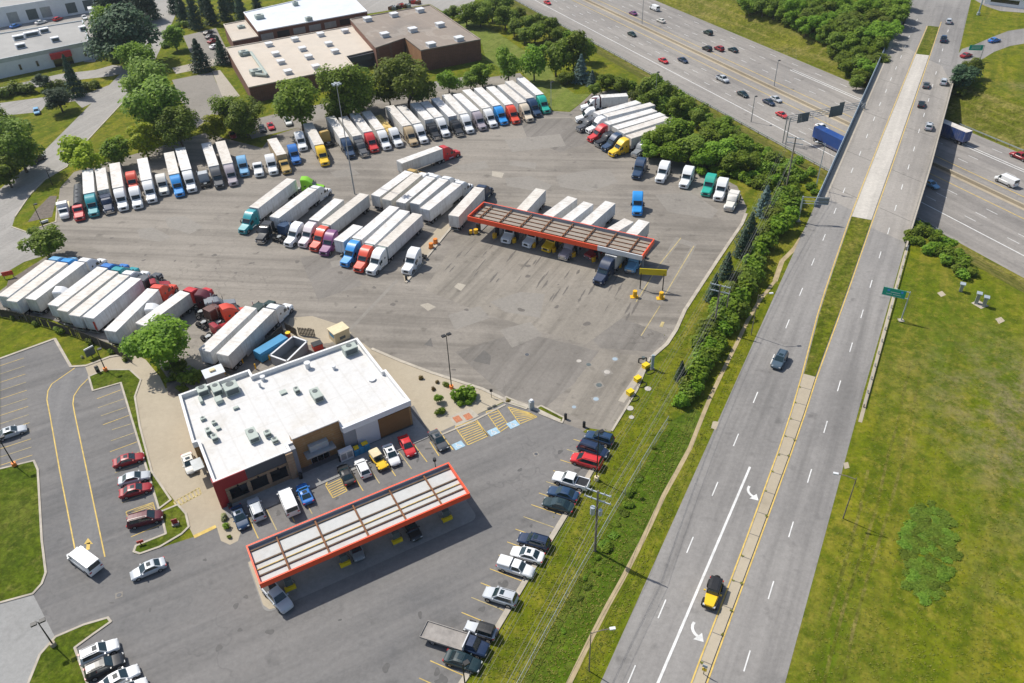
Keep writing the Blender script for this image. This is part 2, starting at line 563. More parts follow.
def grime_streaks(m):
    nt = m.node_tree
    b = nt.nodes['Principled BSDF']
    src = b.inputs['Base Color'].links[0].from_socket
    tc = nt.nodes.new('ShaderNodeTexCoord')
    f = noise(nt, 1.0, 4, .7, mapped(nt, tc.outputs['Object'], 0, (2.4, 2.4, .22)))
    c = mix(nt, ramp(nt, f, [(.48, grey(0)), (.68, grey(.5))]), src, (.33, .30, .26))
    sep = nt.nodes.new('ShaderNodeSeparateXYZ')
    nt.links.new(tc.outputs['Object'], sep.inputs[0])
    mr = nt.nodes.new('ShaderNodeMapRange')
    nt.links.new(sep.outputs['Z'], mr.inputs['Value'])
    mr.inputs['From Min'].default_value, mr.inputs['From Max'].default_value = 1.1, 2.0
    mr.inputs['To Min'].default_value, mr.inputs['To Max'].default_value = .35, 0
    c = mix(nt, mr.outputs['Result'], c, (.24, .21, .18))
    nt.links.new(c, b.inputs['Base Color'])
grime_streaks(M['trailer_side'])
M['plain_color'] = paint('coloured_part', .6, .12, 0)
M['lamp_clear'] = glassmat('headlamp', (.5, .52, .52), .1)
M['lamp_red'] = simple('tail_lamp', (.42, .01, .012), .25, .05, 2, coord='obj')
M['yellow'] = simple('safety_yellow', (.72, .40, .012), .55, .15, 1.5)
M['bright_yellow'] = simple('bright_yellow', (.74, .52, .01), .5, .1, 1)
M['sign_yellow'] = simple('faded_yellow_sign', (.55, .43, .01), .6, .1, .5)
M['orange'] = simple('orange', (.75, .22, .03), .6, .12, 1)
M['sign_green'] = simple('road_sign_green', (.0, .34, .235), .45, .05, .5)
M['sign_back'] = simple('sign_back', (.20, .23, .24), .5, .15, .8, metal=.3)
M['wire'] = simple('overhead_wire', (.20, .20, .19), .6, .1, 1)
M['cream'] = simple('cream_box', (.62, .53, .34), .7, .12, .6)
M['blue'] = simple('blue_paint', (.04, .23, .42), .5, .12, .6)
M['lumber'] = simple('lumber', (.55, .40, .14), .85, .25, 1.5, coord='obj')
M['tank'] = simple('dark_tank', (.07, .075, .08), .5, .2, .8, coord='obj')

# trailer roof: translucent sheet panels tinted by the trailer colour
def trailer_roof():
    m, nt, b = new_mat('trailer_roof')
    oi = nt.nodes.new('ShaderNodeObjectInfo')
    tc = nt.nodes.new('ShaderNodeTexCoord')
    f = noise(nt, .5, 5, .7, tc.outputs['Object'])
    base = ramp(nt, oi.outputs['Random'], [(0, (.66, .65, .62)), (.35, (.74, .74, .74)), (.6, (.60, .56, .50)), (.8, (.70, .70, .69)), (1, (.62, .585, .52))])
    c = mix(nt, ramp(nt, f, [(.42, grey(0)), (.66, grey(.6))]), base, (.40, .35, .29))
    sep = nt.nodes.new('ShaderNodeSeparateXYZ')
    nt.links.new(tc.outputs['Object'], sep.inputs[0])
    md = nt.nodes.new('ShaderNodeMath')
    md.operation = 'FRACT'
    nt.links.new(sep.outputs['X'], md.inputs[0])
    c = mix(nt, ramp(nt, md.outputs[0], [(.06, grey(.55)), (.13, grey(0))]), c, (.36, .34, .31))
    nt.links.new(c, b.inputs['Base Color'])
    setin(b, 'Roughness', .7)
    return m
M['trailer_roof'] = trailer_roof()
# ------------------------------------------------------------------ ground, roads, markings
def P(pts, z=0.0):
    return [G(x, y, z) for x, y in pts]

def area(name, pts, z, mat):
    return struct(name, MB().sheet(P(pts), z), M[mat])

# one ground sheet to the horizon, folded down into the freeway cutting
mb = MB()
alongs = [-4000, -1500, -600, -300, -100, 0, 60, 120, 180, 240, 300, 400, 700, 1500, 4000]
for (a, za), (b, zb) in zip(PROFILE, PROFILE[1:]):
    for s, t in zip(alongs, alongs[1:]):
        q = []
        for (o, z, l) in ((a, za, s), (a, za, t), (b, zb, t), (b, zb, s)):
            p = FO + FT * l + FN * o
            q.append((p.x, p.y, z))
        mb.face(q, 1 if (-15.5 <= a < -2) or (54 <= a < 70) else 0)
ground_me = mb.mesh('ground', [M['grass'], M['slope']])
import bmesh
bm = bmesh.new(); bm.from_mesh(ground_me); bmesh.ops.remove_doubles(bm, verts=bm.verts, dist=.01)
bmesh.ops.recalc_face_normals(bm, faces=bm.faces)
if sum(f.normal.z for f in bm.faces) < 0:
    bmesh.ops.reverse_faces(bm, faces=bm.faces)
bm.to_mesh(ground_me); bm.free()
ground = link('ground', ground_me); ground['kind'] = 'structure'

# --- freeway
def fw(l, o, z=FZ):
    p = FO + FT * l + FN * o
    return Vector((p.x, p.y, z))
def fquad(mb, l0, l1, o0, o1, z):
    mb.face([fw(l0, o0, z), fw(l0, o1, z), fw(l1, o1, z), fw(l1, o0, z)][::-1])
mb = MB()
for l0, l1 in zip(range(-700, 900, 50), range(-650, 950, 50)):
    fquad(mb, l0, l1, -.6, 53.4, FZ + .03)
struct('freeway', mb, M['freeway'])
mb = MB()
for l0, l1 in zip(range(-700, 900, 100), range(-600, 1000, 100)):
    fquad(mb, l0, l1, 7.2, 7.5, FZ + .05)
    if l0 > 100:
        fquad(mb, l0, l1, 43.9, 44.2, FZ + .05); fquad(mb, l0, l1, 45.0, 45.3, FZ + .05)
    elif l0 == 100:
        fquad(mb, 133, 200, 43.9, 44.2, FZ + .05); fquad(mb, 133, 200, 45.0, 45.3, FZ + .05)
for l in range(-400, 600, 12):
    for o in (11.0, 14.7, 18.4, 35.9, 39.9, 49.2) + ((44.3,) if l < 128 else ()):
        fquad(mb, l, l + 3.2, o - .09, o + .09, FZ + .05)
struct('road_markings', mb, M['white_line'])
mb = MB()
for l0, l1 in zip(range(-700, 900, 100), range(-600, 1000, 100)):
    for o in (22.0, 31.8):
        fquad(mb, l0, l1, o - .13, o + .13, FZ + .05)
struct('road_markings', mb, M['yellow_line'])
mb = MB()
for l0, l1 in zip(range(-700, 900, 50), range(-650, 950, 50)):
    fquad(mb, l0, l1, 25.6, 28.2, FZ + .045)
struct('median_strip', mb, M['tan_concrete'])

# --- avenue
AO = G(717, 431)
AA = R(61.2554)
AD, AN = Vector((math.cos(AA), math.sin(AA), 0)), Vector((-math.sin(AA), math.cos(AA), 0))
def av(s, n, z=0.0):
    return AO + AD * s + AN * n + Vector((0, 0, z))
def interp(tab, s):
    if s <= tab[0][0]:
        return tab[0][1]
    for (a, x), (b, y) in zip(tab, tab[1:]):
        if a <= s <= b:
            return x + (y - x) * (s - a) / (b - a)
    return tab[-1][1]
LE = [(-150, .5), (500, .5)]
Y1 = [(-90, -8.9), (-44, -9.2), (-24, -9.66), (5, -9.9), (19, -9.45), (43, -8.24), (62, -8), (83, -7.8), (137, -8.3), (210, -9.3), (240, -9.9)]
Y2 = [(-90, -10.7), (-43, -11.06), (-23, -11.5), (6, -12.07), (21, -12.0), (47, -12.5), (79, -12.8), (111, -13.2), (209, -14.06), (250, -14.3)]
RE = [(-150, -18.9), (-39, -19.35), (20, -19.8), (50, -20.3), (80, -20.7), (115, -21.6), (184, -22.4), (500, -22.4)]
ss = list(range(-150, 341, 10))
def strip(name, ta, tb, s0, s1, z, mat, da=0, db=0):
    mb = MB()
    st = [s for s in ss if s0 < s < s1]
    st = [s0] + st + [s1]
    for a, b in zip(st, st[1:]):
        mb.face([av(a, interp(tb, a) + db, z), av(b, interp(tb, b) + db, z), av(b, interp(ta, b) + da, z), av(a, interp(ta, a) + da, z)])
    return struct(name, mb, M[mat])
strip('road', LE, RE, -150, 340, .02, 'avenue')
# intersection, side street and ramp at the far end
area('side_road', [(915, 0), (938, -14), (965, -6), (985, 6), (1000, 11), (1040, 14), (1040, 6), (1000, 2), (975, -8), (960, -25), (900, -22)], .024, 'avenue')
area('slip_road', [(955, 58), (962, 49), (974, 45), (990, 38), (1008, 31), (1040, 26), (1040, 41), (1010, 46), (994, 52), (981, 60), (970, 63), (963, 67), (952, 82)], .026, 'avenue')
area('bridge_road', [(823, 196), (853, 211), (872, 228), (906, 243), (923, 183), (941, 125), (951, 84), (942, 66), (925, 58), (894, 40)], .028, 'bridge_road')
# shoulder walk along the bridge rail
mb = MB()
for a, b in zip(range(90, 225, 5), range(95, 230, 5)):
    mb.face([av(a, -1.3, .06), av(b, -1.3, .06), av(b, .1, .06), av(a, .1, .06)])
    mb.face([av(a, -1.3, .02), av(b, -1.3, .02), av(b, -1.3, .06), av(a, -1.3, .06)])
struct('pavement', mb, M['concrete'])
# median: concrete island, grass, bridge slab, grass again
def median(name, s0, s1, mat, ins, h, side='kerb'):
    mb = MB()
    st = [s0] + [s for s in ss if s0 < s < s1] + [s1]
    poly = [av(s, interp(Y1, s) - ins) for s in st] + [av(s, interp(Y2, s) + ins) for s in reversed(st)]
    mb.prism([(p.x, p.y) for p in poly], .0, h, 0, 1)
    return struct(name, mb, [M[mat], M[side]])
median('median_strip', -90, 20.5, 'tan_concrete', .3, .15)
median('median_grass', 20.5, 82.5, 'verge', .35, .13)
median('median_strip', 82.6, 208, 'white_concrete', .4, .15)
median('median_grass', 208, 243, 'verge', .35, .13)
# joints of the concrete island
mb = MB()
for k in range(-16, 5):
    s = k * 4.4 - 1
    mb.face([av(s, interp(Y2, s) + .3, .156), av(s + .11, interp(Y2, s) + .3, .156), av(s + .11, interp(Y1, s) - .3, .156), av(s, interp(Y1, s) - .3, .156)])
struct('median_joints', mb, M['patch_dark'])
def avline(mb, tab, s0, s1, d, w, z=.045):
    st = [s0] + [s for s in ss if s0 < s < s1] + [s1]
    for a, b in zip(st, st[1:]):
        na, nb_ = interp(tab, a) + d, interp(tab, b) + d
        mb.face([av(a, na - w, z), av(b, nb_ - w, z), av(b, nb_ + w, z), av(a, na + w, z)])
mb = MB()
avline(mb, Y1, -90, 243, -.08, .1); avline(mb, Y2, -90, 250, .08, .1)
struct('road_markings', mb, M['yellow_line'])
mb = MB()
def dash(px, py, ln=3.1, w=.085, z=.045):
    c = G(px, py)
    s0 = (c - AO).dot(AD); n = (c - AO).dot(AN)
    mb.face([av(s0 - ln / 2, n - w, z), av(s0 + ln / 2, n - w, z), av(s0 + ln / 2, n + w, z), av(s0 - ln / 2, n + w, z)])
for p in [(755.5, 397.5), (736, 440), (715, 489), (690, 545), (662, 609), (631, 676), (813, 262), (801, 292), (787.5, 324), (772.5, 359), (835, 211), (824, 237.5),
          (844, 190.5), (852, 170.5), (860, 153.5), (867, 136), (874, 119), (880, 104), (886, 91), (891, 79), (896, 68), (901, 57), (905, 47), (909, 37), (913, 28), (917, 20),
          (851, 347.5), (839, 386), (825.5, 427), (809.5, 476), (791, 529.5), (771, 590), (747, 661), (871, 284), (862, 314), (880, 255), (888.5, 231), (895.5, 208), (902, 187), (908.5, 167), (914, 149),
          (919, 131), (924, 115), (928.5, 100), (932.5, 86), (936, 73), (939.5, 61), (942.5, 50), (945, 40), (948, 31)]:
    dash(*p)
# solid turn-lane line
a, b = G(750, 467), G(655, 690)
d = (b - a).normalized(); nrm = Vector((-d.y, d.x, 0)) * .17
mb.face([p + Vector((0, 0, .045)) for p in (a - nrm, a + nrm, b + nrm, b - nrm)])
# curved turn arrows
def turn_arrow(px, py):
    c = G(px, py, .045)
    fwd, side = -AD, AN       # traffic comes down the picture, turns to its left
    pts = [(-1.5, -.55), (-.5, -.5), (.25, -.1), (.75, .45)]
    for (a0, b0), (a1, b1) in zip(pts, pts[1:]):
        p, q = c + fwd * a0 + side * b0, c + fwd * a1 + side * b1
        t = (q - p).normalized(); n = Vector((-t.y, t.x, 0)) * .19
        mb.face([p - n, q - n, q + n, p + n])
    tip = c + fwd * 1.3 + side * 1.45
    mb.face([tip, c + fwd * 1.15 + side * .15, c + fwd * .2 + side * .95])
M_side = AN
def arrow2(px, py):
    c = G(px, py, .045)
    f, s = -AD, -AN     # AN points to the left of travel up; left of travel down is -AN
    pts = [(-1.45, -.6), (-1.0, -.66), (-.55, -.58), (-.15, -.35), (.15, 0.0), (.35, .45)]
    W = [c + f * a0 + s * b0 for a0, b0 in pts]
    L_, R_ = [], []
    for i in range(len(W)):
        t = (W[min(i + 1, len(W) - 1)] - W[max(i - 1, 0)]).normalized()
        n = Vector((-t.y, t.x, 0)) * .19
        L_.append(W[i] - n); R_.append(W[i] + n)
    for i in range(len(W) - 1):
        mb.face([L_[i], L_[i + 1], R_[i + 1], R_[i]])
    tri = [c + f * .78 + s * 1.3 + Vector((0, 0, .004)), c + f * .98 + s * 0.0 + Vector((0, 0, .004)), c + f * -.4 + s * .75 + Vector((0, 0, .004))]
    if (tri[1] - tri[0]).cross(tri[2] - tri[0]).z < 0:
        tri.reverse()
    mb.face(tri)
arrow2(751, 494); arrow2(695.5, 633)
for f_ in range(len(mb.f)):
    a, b, c = (Vector(mb.v[i]) for i in mb.f[f_][:3])
    if (b - a).cross(c - a).z < 0:
        mb.f[f_] = mb.f[f_][::-1]
struct('road_markings', mb, M['white_line'])

# --- streets and drives on the left
area('street', [(0, 189), (22, 171), (45, 150), (85, 110), (122, 72), (140, 42), (144, 14), (150, -8), (185, -8), (170, 28), (156, 58), (128, 97), (87, 141), (67, 167), (45, 180), (30, 195),
                (15, 217), (12, 227), (26, 231), (62, 250), (24, 262), (0, 276), (-70, 330), (-70, 240)], .02, 'street')
area('driveway', [(-10, 90), (60, 74), (95, 70), (113, 65), (122, 66), (124, 73), (112, 76), (60, 82), (-10, 98)], .016, 'street')
area('driveway', [(-20, 107), (0, 103), (45, 97), (88, 93), (112, 84), (104, 97), (82, 108), (75, 101), (45, 106), (40, 112), (0, 116), (-20, 118)], .017, 'street')
area('car_park', [(172, 80), (212, 72), (216, 82), (224, 96), (232, 112), (215, 122), (196, 128), (186, 112)], .016, 'patch_light')
area('car_park', [(183, 36), (216, 28), (226, 48), (232, 62), (216, 64), (190, 52)], .016, 'patch_light')
area('car_park', [(243, 122), (300, 108), (345, 100), (420, 84), (470, 76), (486, 76), (430, 92), (345, 117), (300, 127), (252, 139)], .016, 'patch_light')
area('yard_behind_works', [(355, 0), (372, -8), (480, -10), (470, 10), (455, 17), (440, 10), (430, 4), (366, 14)], .016, 'street')
area('footpath', [(172, 68), (216, 58), (222, 62), (214, 66), (176, 74)], .018, 'concrete')
area('footpath', [(212, 71), (220, 70), (240, 96), (233, 98), (222, 96)], .02, 'concrete')
area('mown_lawn', [(452, 24), (470, 20), (500, 34), (520, 48), (548, 66), (560, 84), (575, 94), (590, 94), (580, 103), (570, 111), (553, 110), (535, 86), (522, 72), (500, 68), (486, 60), (482, 44)], .012, 'mown')
area('loading_yard', [(-20, 20), (100, 8), (112, 30), (95, 62), (84, 62), (82, 22), (-20, 42)], .016, 'street')
area('footpath', [(905, -4), (907, 8), (904, 20), (899, 32), (901, 32), (906, 20), (910, 8), (908, -4)], .02, 'dirt')

# --- truck yard
area('truck_yard', [(26, 231), (56, 221), (60, 188), (74, 172), (115, 160), (205, 133), (262, 148), (272, 136), (300, 127), (340, 112), (400, 95), (470, 80), (520, 73), (552, 111), (570, 112), (580, 104),
                    (592, 93), (622, 89), (664, 98), (684, 120), (672, 132), (650, 158), (668, 158), (702, 168), (737, 186), (747, 208), (742, 224), (717, 261), (685, 310), (676, 330), (667, 344), (652, 357),
                    (637, 390), (612, 431), (597, 437), (585, 433), (580, 429), (560, 422), (537, 411), (505, 400), (482, 390), (432, 374), (400, 362), (372, 350), (355, 337), (180, 397), (150, 352), (130, 351), (100, 340), (50, 319),
                    (-12, 308), (-12, 300), (38, 262), (50, 254), (62, 250)], .018, 'yard')
area('fuel_slab', [(462, 228), (478, 230), (560, 251), (648, 272), (636, 300), (622, 318), (585, 345), (480, 312), (425, 290)], .024, 'yard_concrete')
for i, (pts, m_) in enumerate([
        ([(165, 218), (185, 216), (203, 227), (190, 234), (168, 227)], 'patch_light'), ([(137, 230), (152, 227), (172, 237), (160, 242), (140, 238)], 'patch_light'),
        ([(505, 178), (530, 176), (552, 185), (545, 193), (507, 186)], 'patch_light'), ([(510, 160), (537, 163), (535, 169), (509, 165)], 'patch_light'),
        ([(556, 176), (596, 169), (610, 170), (618, 182), (590, 192), (560, 187)], 'patch_light'), ([(455, 166), (485, 161), (489, 168), (462, 172)], 'patch_light'),
        ([(492, 171), (504, 173), (502, 178), (492, 176)], 'concrete'), ([(454, 287), (458, 283), (466, 285), (461, 291)], 'concrete'),
        ([(420, 305), (428, 303), (436, 307), (428, 311)], 'concrete'), ([(490, 302), (520, 292), (545, 294), (540, 318), (505, 312)], 'patch_light'),
        ([(473, 361), (484, 350), (491, 356), (490, 365)], 'patch_dark'), ([(655, 195), (690, 192), (718, 210), (712, 219), (668, 212)], 'patch_light'),
        ([(505, 140), (560, 134), (566, 146), (512, 152)], 'patch_light'), ([(330, 172), (352, 168), (360, 174), (336, 178)], 'patch_light'),
        ([(424, 345), (431, 338), (433, 347)], 'patch_dark'), ([(448, 315), (480, 306), (490, 318), (455, 330)], 'patch_light'),
        ([(500, 330), (530, 322), (542, 335), (512, 348)], 'patch_light'), ([(330, 262), (346, 258), (350, 263), (333, 268)], 'patch_light')]):
    area('asphalt_patch', pts, .021 + .0006 * i, m_)
for i_, pts_ in enumerate(([(455, 352), (520, 332), (575, 345), (600, 352), (578, 380), (545, 408), (505, 396)], [(585, 330), (622, 318), (668, 336), (652, 352), (600, 348)], [(300, 258), (345, 250), (362, 285), (318, 300)], [(520, 120), (570, 118), (598, 140), (560, 152), (528, 140)])):
    area('asphalt_patch', pts_, .0195 + .0004 * i_, 'patch_mid')
area('tank_pad', [(601, 349), (624, 354), (650, 357), (637, 390), (612, 431), (590, 424), (560, 410), (578, 378)], .034, 'yard_concrete')
area('scale_pad', [(676, 237), (697, 244), (690, 260), (676, 281), (661, 305), (654, 302), (630, 297), (641, 285), (660, 262)], .034, 'patch_light')
area('asphalt_patch', [(679, 243), (691, 247), (671, 279), (658, 297), (645, 293), (661, 268)], .040, 'yard')
area('island_walk', [(405, 282), (447, 232), (452, 226), (443, 222), (424, 243), (402, 271)], .036, 'tan_concrete')
area('concrete_strip', [(347.5, 330), (349.8, 332), (398.5, 281), (396.5, 279)], .030, 'patch_light')
area('yard_verge', [(290, 318), (312, 316), (340, 325), (352, 333), (330, 343), (300, 346), (284, 338)], .026, 'tan_concrete')

# --- car park, drive-through and kerbed islands
area('car_park', [(606, 443), (592, 470), (566, 514), (526, 580), (496, 630), (462, 683), (425, 745), (105, 745), (88, 683), (75, 647), (112, 622), (110, 618), (55, 637), (33, 594), (44, 578), (46, 572),
                  (42, 540), (38, 470), (34, 461), (-3, 471), (-3, 360), (55, 339), (71, 367), (86, 366), (93, 391), (121, 383), (159, 510), (165, 534), (135, 547), (134, 554), (160, 548), (194, 537), (217, 526),
                  (212, 484), (415, 405), (437, 433), (505, 402), (537, 411), (560, 422), (580, 429), (585, 433), (597, 437)], .022, 'car_park')
area('fresh_lane', [(75, 368), (86, 366), (89, 379), (80, 387), (74, 396), (73, 404), (75, 415), (85, 462), (105, 557), (75, 552), (60, 472), (50, 415), (47, 400), (48, 391), (52, 384), (65, 375)], .028, 'lane_new')
area('driveway', [(33, 594), (55, 637), (40, 655), (27, 683), (15, 720), (-40, 720), (-40, 615), (0, 603)], .024, 'grey_concrete')
area('driveway', [(85, 366), (110, 357), (135, 354), (146, 360), (160, 377), (171, 400), (186, 431), (195, 462), (206, 505), (217, 527), (194, 537), (190, 529), (177, 504), (152, 472), (140, 427), (135, 397), (141, 380), (130, 370), (105, 370), (89, 377)], .030, 'tan_concrete')
area('pavement', [(180, 395), (172, 399), (187, 431), (196, 462), (207, 505), (217, 528), (221, 541), (230, 545), (238, 541), (241, 532), (228, 506), (214, 484), (200, 441), (191, 443)], .034, 'tan_concrete')

def kerb(pts, close=False, w=.32, h=.14, z=0.0):
    ps = P(pts)
    if close:
        ps.append(ps[0])
    mb = MB()
    for a, b in zip(ps, ps[1:]):
        d = (b - a)
        ln = d.length
        ang = math.atan2(d.y, d.x)
        mm = Matrix.Translation((a.x, a.y, z)) @ Matrix.Rotation(ang, 4, 'Z')
        mb.box(-.08, ln + .08, -w / 2, w / 2, 0, h + random.uniform(-.006, .006), 0, mm)
    return struct('kerb', mb, M['kerb'])
def island(pts, mat='lawn', h=.11):
    struct('grass_island', MB().prism([(p.x, p.y) for p in P(pts)], 0, h), M[mat])
    kerb(pts, True)
island([(89, 377), (93, 391), (121, 383), (159, 509), (171, 500), (152, 472), (140, 427), (135, 397), (141, 380), (130, 370), (105, 370)])
island([(161, 512), (166, 534), (136, 546), (134, 552), (140, 554), (160, 547), (182, 534), (189, 527), (186, 514), (178, 505)])
island([(90, 690), (75, 648), (94, 634), (111, 622), (108, 618), (84, 625), (56, 637), (40, 655), (26, 690), (24, 720), (95, 720)])
island([(-40, 612), (0, 603), (33, 594), (42, 584), (46, 573), (42, 540), (38, 470), (34, 461), (-3, 470), (-40, 478)])
kerb([(-40, 374), (0, 359), (55, 339), (71, 367), (86, 366), (110, 357), (130, 354)], w=.5)
kerb([(-2, 362), (-2, 470)], w=.7)
kerb([(746, 214), (742, 224), (717, 261), (685, 310), (676, 330), (667, 344), (652, 357)], w=.7)
kerb([(650, 358), (637, 390), (612, 431)], w=.35)
kerb([(605, 446), (592, 470), (566, 514), (526, 580), (496, 630), (462, 683), (425, 745)], w=.75)
kerb([(12, 227), (26, 232), (56, 222), (58, 200)], w=.35)
kerb([(15, 217), (30, 195), (45, 180), (67, 167), (87, 141), (128, 97)], w=.35)
# planting beds
area('planting_bed', [(28, 222), (52, 217), (57, 196), (50, 196), (36, 210)], .03, 'bed')
area('planting_bed', [(8, 281), (36, 263), (42, 264), (14, 292), (6, 290)], .03, 'bed')
area('planting_bed', [(168, 395), (178, 400), (188, 370), (172, 362), (166, 380)], .03, 'bed')

# store frame: x along the front, y towards the back
SO, SA = Vector((-44.91, 81.38, 0)), R(30.51)
SX, SY = Vector((math.cos(SA), math.sin(SA), 0)), Vector((-math.sin(SA), math.cos(SA), 0))
def st(x, y, z=0.0):
    return SO + SX * x + SY * y + Vector((0, 0, z))
def st_inv(p):
    d = Vector((p.x, p.y, 0)) - SO
    return d.dot(SX), d.dot(SY)
mb = MB(); mb.prism([st(x, y).xy for x, y in ((.2, -.1), (.4, -2.6), (5, -3.9), (33.2, -3.9), (33.6, -2.6), (33.4, 9), (32.4, 9), (32.4, 0))], 0, .13)
struct('pavement', mb, M['grey_concrete'])
area('pavement', [(166, 388), (176, 420), (190, 470), (205, 512), (216, 544), (242, 536), (300, 505), (445, 436), (440, 425), (375, 344), (358, 334), (340, 360), (240, 430), (195, 400)], .010, 'tan_concrete')
area('truck_yard', [(172, 390), (200, 370), (240, 350), (300, 335), (352, 326), (372, 346), (345, 375), (260, 415), (190, 410)], .008, 'yard')
# tan apron and bed beside the store
area('pavement', [(372, 350), (400, 362), (432, 374), (482, 390), (505, 401), (470, 418), (440, 432), (432, 438), (413, 404), (388, 366)], .032, 'tan_concrete')
area('footpath', [(449, 417), (470, 408), (479, 416), (456, 427)], .040, 'concrete')
kerb([(372, 349), (400, 361), (432, 373), (482, 389), (505, 400), (537, 410), (560, 421)], w=.6, h=.12)
kerb([(432, 439), (470, 423), (505, 405)], w=.35, h=.1)
island([(506, 397), (510, 399), (528, 406), (526, 409), (504, 402)], 'verge')
island([(537, 408), (541, 406), (564, 418), (562, 423), (540, 414)], 'verge')
area('footpath', [(588, 428), (583, 432), (604, 441), (612, 432)], .036, 'verge')

# --- car park markings
yl, fl, bl = MB(), MB(), MB()
def gline(m_, a, b, w, z=.045):
    d = (b - a).normalized()
    n = Vector((-d.y, d.x, 0)) * w
    zz = Vector((0, 0, z))
    m_.face([a - n + zz, b - n + zz, b + n + zz, a + n + zz])
def pl(m_, pts, w, z=.045):
    ps = P(pts)
    for a, b in zip(ps, ps[1:]):
        gline(m_, a, b, w, z)
c0, c6 = G(553.75, 527.5), G(503.75, 610.6)
stall_step = (c6 - c0) / 6
stall_dir = (G(471.3, 597.5) - c6)
for k in range(-7, 13):
    c = c0 + stall_step * k
    gline(yl if k % 3 else fl, c, c + stall_dir, .06)
x0 = st_inv(G(247.5, 515))[0]
for k in range(0, 11):
    x = x0 + 2.75 * k
    if k in (4, 5):
        continue
    gline(fl if k % 2 else yl, st(x, -4.1), st(x, -8.7), .07)
def hatch(m_, quad, n, w=.08):
    a, b, c, d = P(quad)
    for p, q in ((a, b), (b, c), (c, d), (d, a)):
        gline(m_, p, q, w)
    for i in range(1, n):
        t = i / n
        gline(m_, a.lerp(d, t), b.lerp(c, t), w)
hatch(yl, [(326, 486), (341, 479), (347, 491), (333, 498)], 6)
pl(yl, [(319, 475), (330, 471), (326, 486)], .12); pl(yl, [(330, 471), (338, 468)], .12)
hatch(yl, [(455, 427), (475, 420), (488, 436), (468, 445)], 9)
hatch(yl, [(486, 412), (497, 409), (509, 426), (500, 432)], 8)
hatch(yl, [(508, 407), (530, 413), (537, 417), (520, 424)], 7)
for p in ([(440, 432), (453, 450)], [(430, 442), (439, 456)], [(476, 419), (488, 436)]):
    pl(yl, p, .08)
for cx, cy in ((458.5, 445.5), (493.5, 432), (513, 424.5)):
    c = G(cx, cy)
    for (u0, u1, v0, v1) in ((-.9, .9, -.75, .75),):
        bl.face([c + SX * u + SY * v + Vector((0, 0, .05)) for u, v in ((u0, v0), (u1, v0), (u1, v1), (u0, v1))])
# west lot
for k, (a, b) in enumerate([((97, 399), (121, 390)), ((98, 408), (124, 399)), ((101, 416), (126, 407.5)), ((103, 425), (129, 415.5)), ((112, 430), (131, 424)), ((111, 441), (134, 433)), ((110, 452), (137, 442)),
                            ((113, 463), (139.5, 452)), ((115, 473), (142, 463)), ((118, 483), (145, 473)), ((120, 493), (147.5, 483)), ((122, 503), (150, 492.5)), ((131, 537), (160, 525)), ((126, 514), (153, 503))]):
    pl(yl if k % 3 == 0 else fl, [a, b], .06)
hatch(yl, [(126, 512), (153, 502.5), (155, 510), (129, 520)], 5, .06)
for k in range(0, 13):
    pl(fl if k % 2 else yl, [(-3, 367 + 8.3 * k), (24 + .7 * k, 358 + 8.1 * k)], .055)
pl(yl, [(75, 368), (65, 375), (52, 384), (48, 391), (47, 400), (50, 415), (60, 472), (75, 549)], .09, .05)
pl(yl, [(88, 379), (80, 387), (74, 396), (73, 404), (75, 415), (85, 462), (105, 557)], .09, .05)
a = [(88, 550), (88.5, 543)]
pl(yl, a, .25, .052)
q = P([(84, 544), (93, 544), (88, 538)], .052); yl.face(q)
pl(yl, [(194, 537), (216, 526.5)], .32, .05)
hatch(fl, [(174, 502), (177, 507), (201, 494), (199, 488)], 7, .12)
# yard lines
pl(fl, [(681, 238), (660, 264), (646, 286), (636, 302)], .1, .046)
pl(fl, [(694, 246), (676, 276), (662, 300)], .1, .046)
pl(fl, [(660, 306), (641, 336)], .08, .046); pl(fl, [(663, 322), (661, 327)], .3, .046)
pl(yl, [(446, 449), (439, 435)], .06)
for m_ in (yl, fl, bl):
    for f_ in range(len(m_.f)):
        a, b, c = (Vector(m_.v[i]) for i in m_.f[f_][:3])
        if (b - a).cross(c - a).z < 0:
            m_.f[f_] = m_.f[f_][::-1]
struct('parking_markings', yl, M['yellow_line'])
struct('parking_markings', fl, M['faded_line'])
struct('parking_markings', bl, M['blue_sign'])
# wheelchair symbols on the blue squares
mb = MB()
for cx, cy in ((458.5, 445.5), (493.5, 432), (513, 424.5)):
    c = G(cx, cy, .055)
    def w_(u, v):
        return c + SX * u + SY * v
    def seg(a, b, w=.09):
        p, q = w_(*a), w_(*b); d = (q - p).normalized(); n = Vector((-d.y, d.x, 0)) * w
        mb.face([p - n, q - n, q + n, p + n])
    seg((-.1, .35), (-.05, -.02)); seg((-.05, -.02), (.25, -.05)); seg((.25, -.05), (.38, -.45)); seg((-.08, .18), (.2, .18))
    ring = [(-.05 + .36 * math.cos(t), -.2 + .34 * math.sin(t)) for t in [R(110 + 25 * i) for i in range(10)]]
    for p, q in zip(ring, ring[1:]):
        seg(p, q, .05)
    mb.face([w_(-.1 + .11 * math.cos(R(45 * i)), .52 + .11 * math.sin(R(45 * i))) for i in range(8)])
for f_ in range(len(mb.f)):
    a, b, c = (Vector(mb.v[i]) for i in mb.f[f_][:3])
    if (b - a).cross(c - a).z < 0:
        mb.f[f_] = mb.f[f_][::-1]
struct('parking_markings', mb, M['white_line'])

